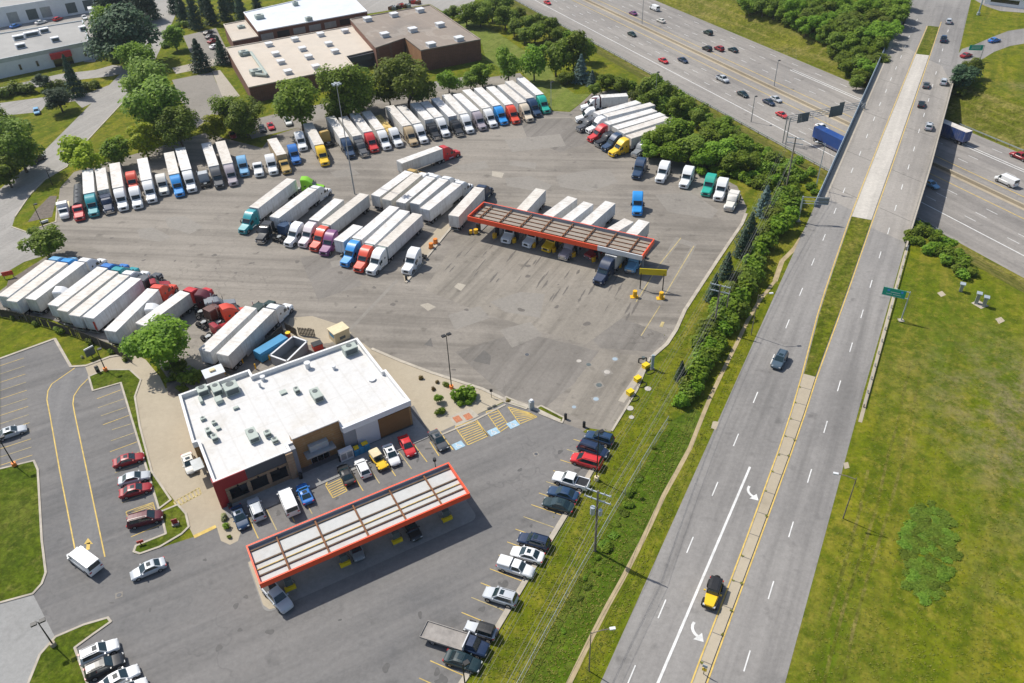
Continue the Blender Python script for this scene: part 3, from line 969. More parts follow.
# worn footpath through the verge
mb = MB()
fp = P([(829, 206), (818, 212), (805, 232), (795, 248), (782, 261), (775, 281), (760, 300), (748, 320), (736, 345), (722, 373), (710, 398), (703, 415), (690, 448), (678, 470), (664, 495), (650, 525), (636, 553), (622, 580), (608, 605), (590, 640), (573, 675), (555, 712)])
for i, (a, b) in enumerate(zip(fp, fp[1:])):
    d = (b - a).normalized()
    n = Vector((-d.y, d.x, 0)) * (.34 if i > 4 else .5)
    mb.face([a - n + Vector((0, 0, .012)), a + n + Vector((0, 0, .012)), b + n + Vector((0, 0, .012)), b - n + Vector((0, 0, .012))][::-1])
for f_ in range(len(mb.f)):
    a, b, c = (Vector(mb.v[i]) for i in mb.f[f_][:3])
    if (b - a).cross(c - a).z < 0:
        mb.f[f_] = mb.f[f_][::-1]
struct('footpath', mb, M['dirt'])
# oil stains left by parked and passing vehicles
rs_ = random.Random(5)
mb = MB()
def blot(c, r):
    k = 16
    a1, a2, p1_, p2_ = rs_.uniform(.1, .3), rs_.uniform(.05, .2), rs_.uniform(0, 6), rs_.uniform(0, 6)
    el = rs_.uniform(.5, 1)
    ph = rs_.uniform(0, 6.28)
    z = .032 + rs_.uniform(0, .003)
    pts = []
    for i in range(k):
        t = 6.283 * i / k
        rr = r * (1 + a1 * math.sin(2 * t + p1_) + a2 * math.sin(3 * t + p2_))
        u = Vector((math.cos(t) * rr, math.sin(t) * rr * el, 0))
        pts.append(c + Matrix.Rotation(ph, 3, 'Z') @ u)
    mb.face([Vector((p.x, p.y, z)) for p in pts])
for k in range(-6, 12):
    if k % 3 == 2:
        continue
    c = c0 + stall_step * (k + .5) + stall_dir * rs_.uniform(.35, .6)
    for _ in range(rs_.randint(1, 3)):
        blot(c + Vector((rs_.uniform(-.5, .5), rs_.uniform(-.5, .5), 0)), rs_.uniform(.25, .6))
for k in range(0, 11):
    for _ in range(2):
        c = st(x0 + 2.75 * (k + .5) + rs_.uniform(-.4, .4), rs_.uniform(-8, -5))
        blot(c, rs_.uniform(.2, .5))
for px, py in ((240, 630), (219, 648), (236, 606), (246, 597), (270, 632), (432, 497), (437, 672), (386, 668), (420, 615), (340, 620), (112, 603), (205, 560), (150, 610), (560, 452), (520, 470)):
    blot(G(px, py), rs_.uniform(.25, .6))
struct('asphalt_stains', mb, M['stain'])
mb = MB()
for _ in range(60):
    px, py = rs_.uniform(80, 650), rs_.uniform(200, 380)
    if py > 300 and px < 330: continue
    if px > 640 and py > 340: continue
    blot(G(px, py), rs_.uniform(.2, .75))
C2o, C2a = Vector((-8.97, 159.75, 0)), R(-28.8)
c2X, c2Y = Vector((math.cos(C2a), math.sin(C2a), 0)), Vector((-math.sin(C2a), math.cos(C2a), 0))
def long_blot(c, d, L, w):
    n = Vector((-d.y, d.x, 0))
    z = Vector((0, 0, .036 + rs_.uniform(0, .003)))
    k = 7
    up = [c + d * (L * (i / k - .5)) + n * w * math.sin(math.pi * (i + .3) / (k + .6)) * rs_.uniform(.5, 1.1) + z for i in range(k + 1)]
    dn = [c + d * (L * (i / k - .5)) - n * w * math.sin(math.pi * (i + .3) / (k + .6)) * rs_.uniform(.5, 1.1) + z for i in range(k, -1, -1)]
    mb.face((up + dn)[::-1])
for k in range(9):
    for j in range(5):
        x = .2 + 4.98 * k + 2.4 + rs_.choice((-.95, 0, .95)) + rs_.uniform(-.3, .3)
        y = rs_.uniform(-14, 0)
        long_blot(C2o + c2X * (x + y * -.06) + c2Y * y, (c2Y + c2X * -.08).normalized(), rs_.uniform(1.5, 6), rs_.uniform(.08, .35))
for f_ in range(len(mb.f)):
    a, b, c = (Vector(mb.v[i]) for i in mb.f[f_][:3])
struct('asphalt_stains', mb, M['yard_stain'])
# tufts growing in the joints of the concrete median

area('lush_verge', [(672, 420), (652, 452), (640, 472), (608, 527), (577, 583), (545, 642), (516, 695), (560, 705), (575, 676), (592, 641), (610, 606), (624, 581), (638, 554), (652, 526), (666, 496), (680, 471), (692, 449), (705, 416), (695, 408)], .006, 'lush')

# old wheel tracks across the field
mb = MB()
for pts in ([(912, 360), (904, 392), (897, 425), (888, 456), (876, 510), (859, 561), (846, 600), (831, 655), (822, 690)], [(919, 380), (910, 425), (900, 470), (886, 520), (870, 570), (853, 630), (842, 690)], [(868, 470), (860, 510), (846, 560), (828, 620)]):
    ps = P(pts, .006)
    for a, b in zip(ps, ps[1:]):
        d = (b - a).normalized(); n = Vector((-d.y, d.x, 0)) * .22
        mb.face([a - n, b - n, b + n, a + n][::-1])
for f_ in range(len(mb.f)):
    a, b, c = (Vector(mb.v[i]) for i in mb.f[f_][:3])
    if (b - a).cross(c - a).z < 0:
        mb.f[f_] = mb.f[f_][::-1]
struct('wheel_tracks', mb, M['slope'])
# bridge deck joints and tyre-darkened seams
mb = MB()
for s_, sk in ((97, -.55), (120, -.6), (150, -.6), (180, -.6), (212, -.6)):
    for n0, n1 in ((-.2, -7.9), (-13.4, -21.0)):
        a, b = av(s_ + n0 * sk * -1.0, n0, .031), av(s_ + n1 * sk * -1.0, n1, .031)
        d = (b - a).normalized(); n = Vector((-d.y, d.x, 0)) * .09
        mb.face([a - n, b - n, b + n, a + n])
for f_ in range(len(mb.f)):
    a, b, c = (Vector(mb.v[i]) for i in mb.f[f_][:3])
    if (b - a).cross(c - a).z < 0:
        mb.f[f_] = mb.f[f_][::-1]
struct('bridge_joints', mb, M['patch_dark'])
# ------------------------------------------------------------------ vehicles
C_ = dict(slate=(.06, .095, .13), fblue=(.008, .055, .24), white=(.74, .75, .75), offwhite=(.66, .64, .58), cream=(.62, .53, .40), silver=(.46, .49, .52), grey=(.20, .215, .23), dgrey=(.075, .08, .088), black=(.014, .016, .019),
          navy=(.012, .028, .07), dblue=(.014, .045, .105), blue=(.02, .16, .50), bblue=(.015, .26, .66), lblue=(.16, .38, .60), teal=(.01, .27, .31), dteal=(.010, .030, .036),
          red=(.55, .025, .028), orred=(.66, .065, .028), maroon=(.10, .012, .02), dred=(.30, .014, .02), yellow=(.80, .50, .012), gold=(.46, .30, .08), tan=(.44, .33, .19),
          green=(.01, .33, .16), lime=(.24, .58, .02), dgreen=(.012, .034, .026), purple=(.19, .05, .17), lilac=(.34, .30, .33), brown=(.12, .05, .035), pinkwhite=(.66, .60, .62), emerald=(.01, .36, .27))

def wheel_mesh(name, r, w, n=14):
    mb = MB()
    mb.cyl((0, -w / 2, 0), (0, w / 2, 0), r, n, 0)
    mb.cyl((0, -w / 2 - .012, 0), (0, w / 2 + .012, 0), r * .56, n, 1)
    mb.cyl((0, -w / 2 - .03, 0), (0, w / 2 + .03, 0), r * .18, 8, 0)
    return mb.mesh(name, [M['tyre'], M['rim']])
W_STEER, W_DUAL, W_CAR, W_BIG = wheel_mesh('wheel', .51, .30), wheel_mesh('wheel', .51, .62), wheel_mesh('wheel', .33, .22), wheel_mesh('wheel', .42, .28)

def sec(x, hw, zb, zt, ch=.12, cw=.86, lo=.95):
    return [(x, -hw * lo, zb), (x, -hw, zb + .12), (x, -hw, zt - ch), (x, -hw * cw, zt), (x, hw * cw, zt), (x, hw, zt - ch), (x, hw, zb + .12), (x, hw * lo, zb)]

def plate(pts, off, flip=False):
    a, b, c = (Vector(p) for p in pts[:3])
    n = (b - a).cross(c - a).normalized()
    mb = MB()
    top = [Vector(p) + n * off for p in pts]
    mb.face(top)
    k = len(pts)
    for i in range(k):
        j = (i + 1) % k
        mb.face([top[j], top[i], Vector(pts[i]), Vector(pts[j])])
    return mb

def tractor_parts(kind):
    """conventional highway tractor; x forward, front bumper at x = 0"""
    L = []
    if kind == 'sleeper':
        S = [(-.02, .80, .62, 1.22), (-.12, .98, .6, 1.36), (-.7, 1.10, .72, 1.50), (-1.5, 1.14, .8, 1.66), (-1.98, 1.16, .75, 1.80), (-2.02, 1.17, .7, 1.88), (-2.78, 1.2, .7, 2.86), (-3.3, 1.23, .7, 3.32), (-3.9, 1.25, .75, 3.80), (-4.5, 1.26, .8, 3.95), (-5.5, 1.26, .85, 3.98)]
        end, roofz = -5.5, 3.98
    elif kind == 'midroof':
        S = [(-.02, .78, .7, 1.40), (-.1, .92, .66, 1.50), (-1.2, 1.0, .8, 1.62), (-2.3, 1.10, .8, 1.84), (-2.36, 1.12, .75, 1.92), (-2.95, 1.15, .75, 2.78), (-3.2, 1.18, .75, 2.94), (-3.9, 1.2, .8, 3.0), (-3.95, 1.24, .85, 3.12), (-5.8, 1.24, .85, 3.16)]
        end, roofz = -5.8, 3.16
    else:
        S = [(-.02, .80, .62, 1.22), (-.12, .98, .6, 1.36), (-.7, 1.10, .72, 1.50), (-1.5, 1.14, .8, 1.66), (-2.02, 1.16, .7, 1.86), (-2.66, 1.18, .7, 2.72), (-2.9, 1.2, .7, 2.84), (-3.75, 1.2, .8, 2.88)]
        end, roofz = -3.75, 2.88
    tail = end - 2.35
    mb = MB()
    mb.loft([sec(*s, ch=.16 if s[0] > -2 else .2) for s in S])
    # wheel-arch fenders and steps
    for s in (-1, 1):
        mb.loft([[(x, s * 1.24, zb), (x, s * 1.24, zt), (x, s * .95, zt + .06), (x, s * .95, zb)][::s] for x, zb, zt in ((-.35, .62, .86), (-.65, .98, 1.18), (-1.1, 1.06, 1.3), (-1.6, .98, 1.2), (-1.95, .55, .95))])
        mb.box(-3.6, -2.1, min(s * .95, s * 1.22), max(s * .95, s * 1.22), .42, .86)
        if kind == 'sleeper':
            mb.box(-5.45, -3.62, min(s * 1.0, s * 1.21), max(s * 1.0, s * 1.21), .40, .84)
    cabm = mb.mesh('cab', M['truck_paint'], True)
    L.append(('cab', cabm, (0, 0, 0), True))
    mb = MB()
    for s in (-1, 1):
        mb.box(tail, -.5, s * .42 - .06, s * .42 + .06, .72, 1.0)
    for x in (tail + .05, end - .3, end - 1.1, -1.6):
        mb.box(x - .08, x + .08, -.42, .42, .74, .96)
    mb.box(-2.0, -.3, -.7, .7, .5, .72)
    for x in (end - .55, end - 1.85):
        mb.cyl((x, -.9, .52), (x, .9, .52), .13, 8)
    L.append(('chassis', mb.mesh('chassis', M['chassis']), (0, 0, 0), False))
    mb = MB()
    mb.cyl((end - 1.1, 0, 1.02), (end - 1.1, 0, 1.18), .48, 12)
    mb.box(end - 1.75, end - 1.2, -.3, .3, 1.02, 1.12)
    L.append(('fifth_wheel', mb.mesh('fifth_wheel', M['steel']), (0, 0, 0), False))
    # glass
    (xa, wa, _, za), (xb, wb, _, zb) = [(s[0], s[1], s[2], s[3]) for s in S if s[0] < -1.99][:2]
    if kind == 'sleeper' or kind == 'midroof':
        pass
    xa, za, xb, zb = xa, za, xb, zb
    t0, t1 = .12, .9
    lo = (xa + (xb - xa) * t0, za + (zb - za) * t0)
    hi = (xa + (xb - xa) * t1, za + (zb - za) * t1)
    L.append(('windshield', plate([(lo[0], -.98, lo[1]), (lo[0], .98, lo[1]), (hi[0], .94, hi[1]), (hi[0], -.94, hi[1])], .03).mesh('windshield', M['glass']), (0, 0, 0), False))
    x_w0, x_w1 = lo[0] - .25, (-3.45 if kind != 'midroof' else -3.75)
    for s in (-1, 1):
        pts = [(x_w0 - .1, s * 1.17, 1.72), (x_w1, s * 1.17, 1.72), (x_w1, s * 1.17, 2.42), (x_w0 - .55, s * 1.17, 2.42)]
        if s > 0:
            pts = pts[::-1]
        a = plate(pts[::-1], .10)
        L.append(('side_window', a.mesh('side_window', M['glass']), (0, 0, 0), False))
        mb = MB()
        mb.box(-2.32, -2.22, min(s * 1.34, s * 1.58), max(s * 1.34, s * 1.58), 1.7, 2.45)
        mb.box(-2.30, -2.24, min(s * 1.15, s * 1.36), max(s * 1.15, s * 1.36), 2.02, 2.10)
        L.append(('mirror', mb.mesh('mirror', M['black']), (0, 0, 0), False))
        L.append(('headlight', MB().box(-.30, .0, s * .82 - .17, s * .82 + .17, .86, 1.08).mesh('headlight', M['lamp_clear']), (0, 0, 0), False))
        mb = MB().cyl((-3.0 if kind == 'day' else -4.1, s * .98, .66), (-2.3 if kind == 'day' else -2.7, s * .98, .66), .3, 12)
        L.append(('fuel_tank', mb.mesh('fuel_tank', M['chrome']), (0, 0, -.02), False))
        L.append(('wheel', W_STEER, (-1.12, s * 1.05, .51), False))
        for x in (end - .55, end - 1.85):
            L.append(('wheel', W_DUAL, (x, s * .93, .51), False))
        if kind == 'midroof':
            mb = MB().cyl((end + 1.55, s * 1.3, 1.0), (end + 1.55, s * 1.3, 3.7), .09, 8)
            L.append(('exhaust_stack', mb.mesh('exhaust_stack', M['chrome']), (0, 0, 0), False))
        L.append(('mudflap', MB().box(tail + .02, tail + .05, s * .93 - .3, s * .93 + .3, .25, .85).mesh('mudflap', M['black']), (0, 0, 0), False))
    mb = MB()
    mb.box(-.04, .012, -.52, .52, .70, 1.18)
    L.append(('grille', mb.mesh('grille', M['chrome'] if kind == 'midroof' else M['black']), (0, 0, 0), False))
    mb = MB()
    mb.loft([[(x, -w, .34), (x, -w, .64), (x, w, .64), (x, w, .34)] for x, w in ((-.55, 1.2), (-.2, 1.15), (.0, .95))])
    L.append(('bumper', mb.mesh('bumper', M['chrome'] if kind == 'midroof' else M['truck_paint'], False), (0, 0, 0), kind != 'midroof'))
    if kind == 'sleeper':
        mb = MB()
        mb.box(-2.72, -2.45, -1.02, 1.02, 2.78, 2.84)
        L.append(('sun_visor', mb.mesh('sun_visor', M['black']), (0, 0, 0), False))
        for s in (-1, 1):
            mb = MB().box(-4.75, -4.35, min(s * 1.255, s * 1.275), max(s * 1.255, s * 1.275), 2.0, 2.4)
            L.append(('sleeper_window', mb.mesh('sleeper_window', M['glass']), (0, 0, 0), False))
    return L, end

TRACTOR = {k: tractor_parts(k) for k in ('sleeper', 'midroof', 'day')}

def put(parts, root, color):
    for nm, me, loc, col in parts:
        link(nm, me, root, loc, 0, color if col else None)

TR_CACHE = {}
LG = None
def trailer_meshes(kind, L):
    key = (kind, round(L * 2) / 2)
    if key in TR_CACHE:
        return TR_CACHE[key]
    L = key[1]
    subs = []
    mb = MB()
    if kind in ('van', 'reefer', 'tinted'):
        mb.box(-L, 0, -1.3, 1.3, 1.12, 4.1, 0, None, 1)
        for z in (1.12, 3.98):       # top and bottom rails
            for s in (-1, 1):
                mb.box(-L + .01, -.01, s * 1.3 - .018 if s < 0 else s * 1.3 - .005, s * 1.3 + .005 if s < 0 else s * 1.3 + .018, z, z + .13, 0)
        n = int(L / 1.22)
        for i in range(1, n):
            for s in (-1, 1):
                mb.box(-L * i / n - .015, -L * i / n + .015, min(s * 1.301, s * 1.312), max(s * 1.301, s * 1.312), 1.26, 3.97, 0)
        mb.box(-L + .6, -1.6, -.5, .5, .9, 1.115, 2)
        body = mb.mesh('trailer', [M['truck_paint'] if kind == 'tinted' else M['trailer_side'], M['truck_paint'] if kind == 'tinted' else M['trailer_roof'], M['chassis']])
        for s in (-1, 1):
            d = MB().box(-L - .05, -L - .004, min(s * .02, s * 1.24), max(s * .02, s * 1.24), 1.24, 4.0)
            for y in (.35, .85):
                d.cyl((-L - .07, s * y, 1.3), (-L - .07, s * y, 3.95), .025, 6)
            subs.append(('rear_door', d.mesh('rear_door', M['trailer_side']), (0, 0, 0), True))
            sk = MB().box(-L + 4.6, -4.6, min(s * 1.24, s * 1.27), max(s * 1.24, s * 1.27), .42, 1.10)
            if kind != 'reefer' and L > 13:
                subs.append(('side_skirt', sk.mesh('side_skirt', M['trailer_side']), (0, 0, 0), True))
            subs.append(('tail_light', MB().box(-L - .06, -L - .01, s * 1.08 - .1, s * 1.08 + .1, 1.14, 1.22).mesh('tail_light', M['lamp_red']), (0, 0, 0), False))
        subs.append(('underride_guard', MB().box(-L - .03, -L + .08, -1.2, 1.2, .5, .62).box(-L, -L + .08, -.75, -.65, .6, 1.12).box(-L, -L + .08, .65, .75, .6, 1.12).mesh('underride_guard', M['steel']), (0, 0, 0), False))
        if kind == 'reefer':
            u = MB().box(.01, .5, -.95, .95, 2.2, 3.9, 0).box(.5, .53, -.7, .7, 2.4, 3.0, 1)
            subs.append(('refrigeration_unit', u.mesh('refrigeration_unit', [M['hvac'], M['hvac_dark']]), (0, 0, 0), False))
    elif kind in ('flatbed', 'lumber'):
        mb.box(-L, 0, -1.27, 1.27, 1.2, 1.42, 0)
        for s in (-1, 1):
            mb.box(-L + .3, -.6, s * .5 - .07, s * .5 + .07, .75, 1.2, 0)
        body = mb.mesh('trailer', [M['steel']])
        if kind == 'lumber':
            ld = MB()
            for i in range(5):
                for j in range(2):
                    x0_ = -L + .6 + i * (L - 1.2) / 5
                    ld.box(x0_ + .1, x0_ + (L - 1.2) / 5 - .15, -1.1 + j * 1.12, -.06 + j * 1.12, 1.42, 2.5 + .15 * ((i + j) % 2))
            subs.append(('lumber_load', ld.mesh('lumber_load', M['lumber']), (0, 0, 0), False))
        else:
            ld = MB()
            ld.box(-L + 1, -1.2, -.8, .3, 1.42, 1.9)
            subs.append(('load', ld.mesh('load', M['cream']), (0, 0, 0), False))
    elif kind == 'tank':
        mb.cyl((-L, 0, 2.25), (0, 0, 2.25), 1.05, 18, 0)
        mb.cyl((-L - .3, 0, 2.25), (-L, 0, 2.25), .5, 18, 0, 1.05, True)
        mb.cyl((0, 0, 2.25), (.3, 0, 2.25), 1.05, 18, 0, .5, True)
        for x in (-L * .3, -L * .5, -L * .7):
            mb.cyl((x, 0, 3.25), (x, 0, 3.42), .3, 10, 0)
        mb.box(-L, -.5, -.5, .5, .9, 1.3, 1)
        body = mb.mesh('trailer', [M['tank'], M['chassis']], True)
    for s in (-1, 1):
        for x in (-L + 1.1, -L + 2.4):
            subs.append(('wheel', W_DUAL, (x, s * .93, .51), False))
        subs.append(('landing_gear', MB().box(-2.9, -2.75, s * .6 - .07, s * .6 + .07, .12, 1.15).box(-2.97, -2.68, s * .6 - .14, s * .6 + .14, .04, .12).mesh('landing_gear', M['chassis']), (0, 0, 0), False))
    subs.append(('axle_bogie', MB().box(-L + .5, -L + 3.0, -.5, .5, .6, 1.1).cyl((-L + 1.1, -.9, .51), (-L + 1.1, .9, .51), .1, 6).cyl((-L + 2.4, -.9, .51), (-L + 2.4, .9, .51), .1, 6).mesh('axle_bogie', M['chassis']), (0, 0, 0), False))
    TR_CACHE[key] = (body, subs)
    return TR_CACHE[key]

def add_trailer(root, kind, L, x, color):
    body, subs = trailer_meshes(kind, L)
    t = link('trailer', body, root, (x, 0, 0), 0, color)
    for nm, me, loc, col in subs:
        link(nm, me, t, loc, 0, color if col else None)
    return t

TRAIL = None
rt_ = random.Random(21)
def trail_col():
    return rt_.choice([(.66, .68, .70), (.70, .71, .72), (.60, .63, .66), (.69, .68, .65), (.56, .59, .62), (.72, .73, .74), (.62, .62, .60)])
def semi(F, Rr, cab, label, group, kind='sleeper', tkind='van', tcol=None, zf=.3, zr=4.1, Lfix=None, zbase=0.0):
    f, r = G(*F, zf + zbase), G(*Rr, zr + zbase)
    d = Vector((f.x - r.x, f.y - r.y, 0))
    tot = d.length
    root = empty('semi_truck', (f.x, f.y, zbase + .03), math.atan2(d.y, d.x), label, 'semi truck', group)
    parts, end = TRACTOR[kind]
    put(parts, root, C_[cab])
    x0_ = end - .55
    L = Lfix or max(8.0, min(17.0, tot + x0_))
    add_trailer(root, tkind, L, x0_, C_[tcol] if tcol else trail_col())
    return root

def semi_away(Rr, T, cab, label, group, kind='sleeper', tkind='van', tcol=None):
    """rear top and front top of the trailer are what shows"""
    r, t = G(*Rr, 4.1), G(*T, 4.1)
    d = Vector((t.x - r.x, t.y - r.y, 0))
    L = max(9, min(17.0, d.length)); d.normalize()
    parts, end = TRACTOR[kind]
    f = r + d * (L - end + .55)
    root = empty('semi_truck', (f.x, f.y, .03), math.atan2(d.y, d.x), label, 'semi truck', group)
    put(parts, root, C_[cab])
    add_trailer(root, tkind, round(L * 2) / 2, end - .55, C_[tcol] if tcol else trail_col())
    return root

def bobtail(F, rear, cab, label, group, kind='sleeper', zr=None, zf=.3):
    zr = zr or {'sleeper': 3.95, 'midroof': 3.15, 'day': 2.88}[kind]
    f, r = G(*F, zf), G(*rear, zr)
    root = empty('truck_tractor', (f.x, f.y, .03), math.atan2(f.y - r.y, f.x - r.x), label, 'truck tractor', group)
    put(TRACTOR[kind][0], root, C_[cab])
    return root

def bobtail_away(roof, tail, cab, label, group, kind='sleeper'):
    """cab roof (front part away from us) and frame end seen"""
    c, t = G(*roof, {'sleeper': 3.9, 'midroof': 3.1, 'day': 2.8}[kind]), G(*tail, .8)
    d = Vector((c.x - t.x, c.y - t.y, 0)).normalized()
    parts, end = TRACTOR[kind]
    f = t + d * (-end + 2.35)
    root = empty('truck_tractor', (f.x, f.y, .03), math.atan2(d.y, d.x), label, 'truck tractor', group)
    put(parts, root, C_[cab])
    return root

def lone_trailer(Rr, T, label, group, tkind='van', tcol=None):
    r, t = G(*Rr, 4.1), G(*T, 4.1)
    d = Vector((t.x - r.x, t.y - r.y, 0))
    L = max(7, min(16.5, d.length)); d.normalize()
    root = empty('semi_trailer', (t.x, t.y, .03), math.atan2(d.y, d.x), label, 'trailer', group)
    add_trailer(root, tkind, L, 0, C_[tcol] if tcol else trail_col())
    return root

GA = 'trucks parked in the long row below the trees'
RA = 'in the long tree row'
semi((80.6, 221), (75.6, 181), 'red', 'red day-cab truck pulling a dark grey tanker, ' + RA, GA, 'day', 'tank', 'dgrey')
semi((95, 217), (87.5, 169.5), 'teal', 'dark teal cab with white box trailer beside the grey tanker, ' + RA, GA, 'sleeper', 'van')
semi((110, 214), (100, 168), 'navy', 'dark blue flat-roof cab with white trailer right of the dark teal cab', GA, 'midroof', 'van', 'offwhite')
semi((124.4, 211), (114.4, 163), 'white', 'white truck between the dark blue flat-roof cab and the red-and-white bobtail pair', GA)
bobtail((134.5, 193), (130, 175), 'orred', 'red bobtail tractor tucked behind a white bobtail, ' + RA, GA)
bobtail((138.8, 209), (133.5, 189), 'white', 'white bobtail tractor parked nose out in front of a red bobtail', GA)
semi((153, 203), (142, 158), 'white', 'white truck and trailer between two white bobtails, ' + RA, GA, 'sleeper', 'van')
bobtail((165, 195.5), (160, 175.5), 'offwhite', 'white bobtail tractor left of the bright blue cab, ' + RA, GA)
semi((180.6, 197), (168.7, 152), 'bblue', 'bright blue cab with a tan-roofed trailer, beneath the dark trees left of the works', GA, 'sleeper', 'van', 'offwhite')
semi((193, 192.5), (180, 148), 'white', 'white cab with grey-white trailer under the dark trees, right of the bright blue cab', GA, 'sleeper', 'van', 'silver')
bobtail_away((200.5, 165), (206, 186), 'silver', 'silver bobtail tractor backed in, bare frame to the yard, ' + RA, GA, 'midroof')
semi((220.6, 188.5), (206, 143), 'dgrey', 'dark grey cab with white trailer right of the backed-in silver tractor', GA, 'sleeper', 'van')
semi((234.4, 186), (220, 141), 'lilac', 'greyish lilac cab with long white trailer left of the pale blue bobtail', GA, 'sleeper', 'van')
bobtail((245.6, 176.5), (241, 158), 'lblue', 'pale blue bobtail tractor with white hood, ' + RA, GA)
bobtail((260, 177), (256, 158.5), 'white', 'white bobtail tractor right of the pale blue bobtail in the tree row', GA, 'day', 2.88)
bobtail((274.4, 175), (269.4, 155.5), 'white', 'white bobtail tractor left of the gold cab, ' + RA, GA)
semi((288, 174), (272, 139), 'gold', 'gold cab pulling a narrow tan flatbed load, ' + RA, GA, 'day', 'van', 'tan')
bobtail((297.5, 164.5), (292, 146), 'blue', 'medium blue bobtail tractor right of the gold truck, ' + RA, GA)
bobtail((304, 151), (298.5, 132.5), 'white', 'white bobtail tractor parked deep in the row left of the yellow truck', GA)
semi((326, 166), (307.5, 123), 'yellow', 'bright yellow cab with white trailer in the long row near the tall mast', GA)
bobtail_away((322, 129.5), (330.5, 145), 'gold', 'gold bobtail tractor backed in deep, bare frame to the yard, right of the yellow truck', GA)
semi((352, 158.5), (330, 116.5), 'dblue', 'dark blue cab with white trailer behind the tall mast, ' + RA, GA, 'sleeper', 'van')
semi((365.5, 157), (342.5, 116.5), 'dgrey', 'charcoal cab with white trailer left of the crimson cab, ' + RA, GA, 'midroof', 'van')
semi((375.6, 152.5), (353.7, 113), 'red', 'crimson cab with white trailer right of the charcoal cab, ' + RA, GA)
semi((388, 150), (366, 111.5), 'white', 'white cab with a tan-roofed trailer between the crimson truck and the lumber load', GA, 'sleeper', 'van', 'offwhite')
semi((400, 147), (376, 110), 'white', 'white cab pulling a flatbed loaded with yellow lumber', GA, 'sleeper', 'lumber')
semi((415, 146), (389.4, 106), 'tan', 'beige cab with white trailer right of the lumber load', GA)
semi((425, 143.5), (401, 106), 'white', 'white cab with grey-white trailer right of the beige cab', GA, 'sleeper', 'van', 'silver')
semi((437.5, 140), (413.7, 102.5), 'black', 'black cab between two white cabs, above the red truck that is pulling out', GA, 'midroof', 'van')
semi((447, 137), (423.7, 101.5), 'white', 'white truck and trailer between two black cabs, ' + RA, GA)
semi((461, 136.5), (435, 98), 'black', 'black cab with grey trailer, second black cab of the long row', GA, 'midroof', 'van', 'silver')
semi((471, 133.5), (445, 93.5), 'white', 'white truck left of the lilac cab, ' + RA, GA, 'sleeper', 'van')
semi((483.7, 130.5), (457, 94), 'lilac', 'lilac-grey cab with white trailer between two white trucks, ' + RA, GA)
semi((494.4, 127.5), (466, 89.5), 'white', 'white cab with cream-roofed trailer left of the sky blue cab', GA, 'sleeper', 'van', 'offwhite')
semi((505, 125), (477.5, 87.5), 'bblue', 'sky blue cab with white trailer beside the scarlet cab', GA)
semi((517, 124), (490, 86.5), 'orred', 'scarlet cab with tan-roofed trailer between the sky blue and the cream cab', GA, 'sleeper', 'van', 'offwhite')
semi((530.6, 122), (501, 84.5), 'cream', 'cream cab with pale grey trailer right of the scarlet cab', GA, 'sleeper', 'van', 'silver')
semi((538.7, 117), (508.7, 81), 'dblue', 'deep blue cab with white trailer beside the turquoise cab', GA)
semi((547.5, 113.5), (520, 77.5), 'emerald', 'turquoise cab with light blue-grey trailer at the grassy end of the long row', GA, 'sleeper', 'van', 'silver')

# flatbed straight truck with a white box cab at the end of the row
def box_truck(F, rear, cab, label, group, boxcol='white', L=8.0, flat=False, zb=0.0):
    f, r = G(*F, .3 + zb), G(*rear, (1.3 if flat else 3.4) + zb)
    rt = empty('box_truck', (f.x, f.y, .03 + zb), math.atan2(f.y - r.y, f.x - r.x), label, 'truck', group)
    mb = MB()
    mb.loft([sec(x, w, zb_, zt) for x, w, zb_, zt in ((0, .85, .5, 1.15), (-.15, 1.0, .5, 1.3), (-1.0, 1.05, .55, 1.5), (-1.1, 1.06, .55, 1.55), (-1.7, 1.06, .55, 2.4), (-2.6, 1.06, .55, 2.45))])
    part('cab', mb, M['truck_paint'], rt, smooth=True, color=C_[cab])
    part('windshield', plate([(-1.17, -.88, 1.66), (-1.17, .88, 1.66), (-1.64, .85, 2.3), (-1.64, -.85, 2.3)], .03), M['glass'], rt)
    part('chassis', MB().box(-L, -.5, -.4, .4, .6, .85), M['chassis'], rt)
    if flat:
        part('flatbed', MB().box(-L, -4.4, -1.2, 1.2, .9, 1.15).box(-L + .3, -4.6, -.25, .25, 1.15, 1.5), M['cream'], rt)
        part('cargo_box', MB().box(-4.3, -2.7, -1.2, 1.2, .95, 3.3), M['truck_paint'], rt, color=C_[boxcol])
    else:
        part('cargo_box', MB().box(-L, -2.7, -1.2, 1.2, .95, 3.4), M['truck_paint'], rt, color=C_[boxcol])
    for s in (-1, 1):
        link('wheel', W_BIG, rt, (-.95, s * .92, .42)); link('wheel', W_BIG, rt, (-L + 1.6, s * .95, .42))
        part('headlight', MB().box(-.2, .01, s * .7 - .15, s * .7 + .15, .75, .95), M['lamp_clear'], rt)
    return rt
box_truck((65.8, 219.5), (63.5, 192), 'white', 'small white-cab flatbed truck at the kerb end of the long row, left of the tanker', GA, flat=True, L=8.5)

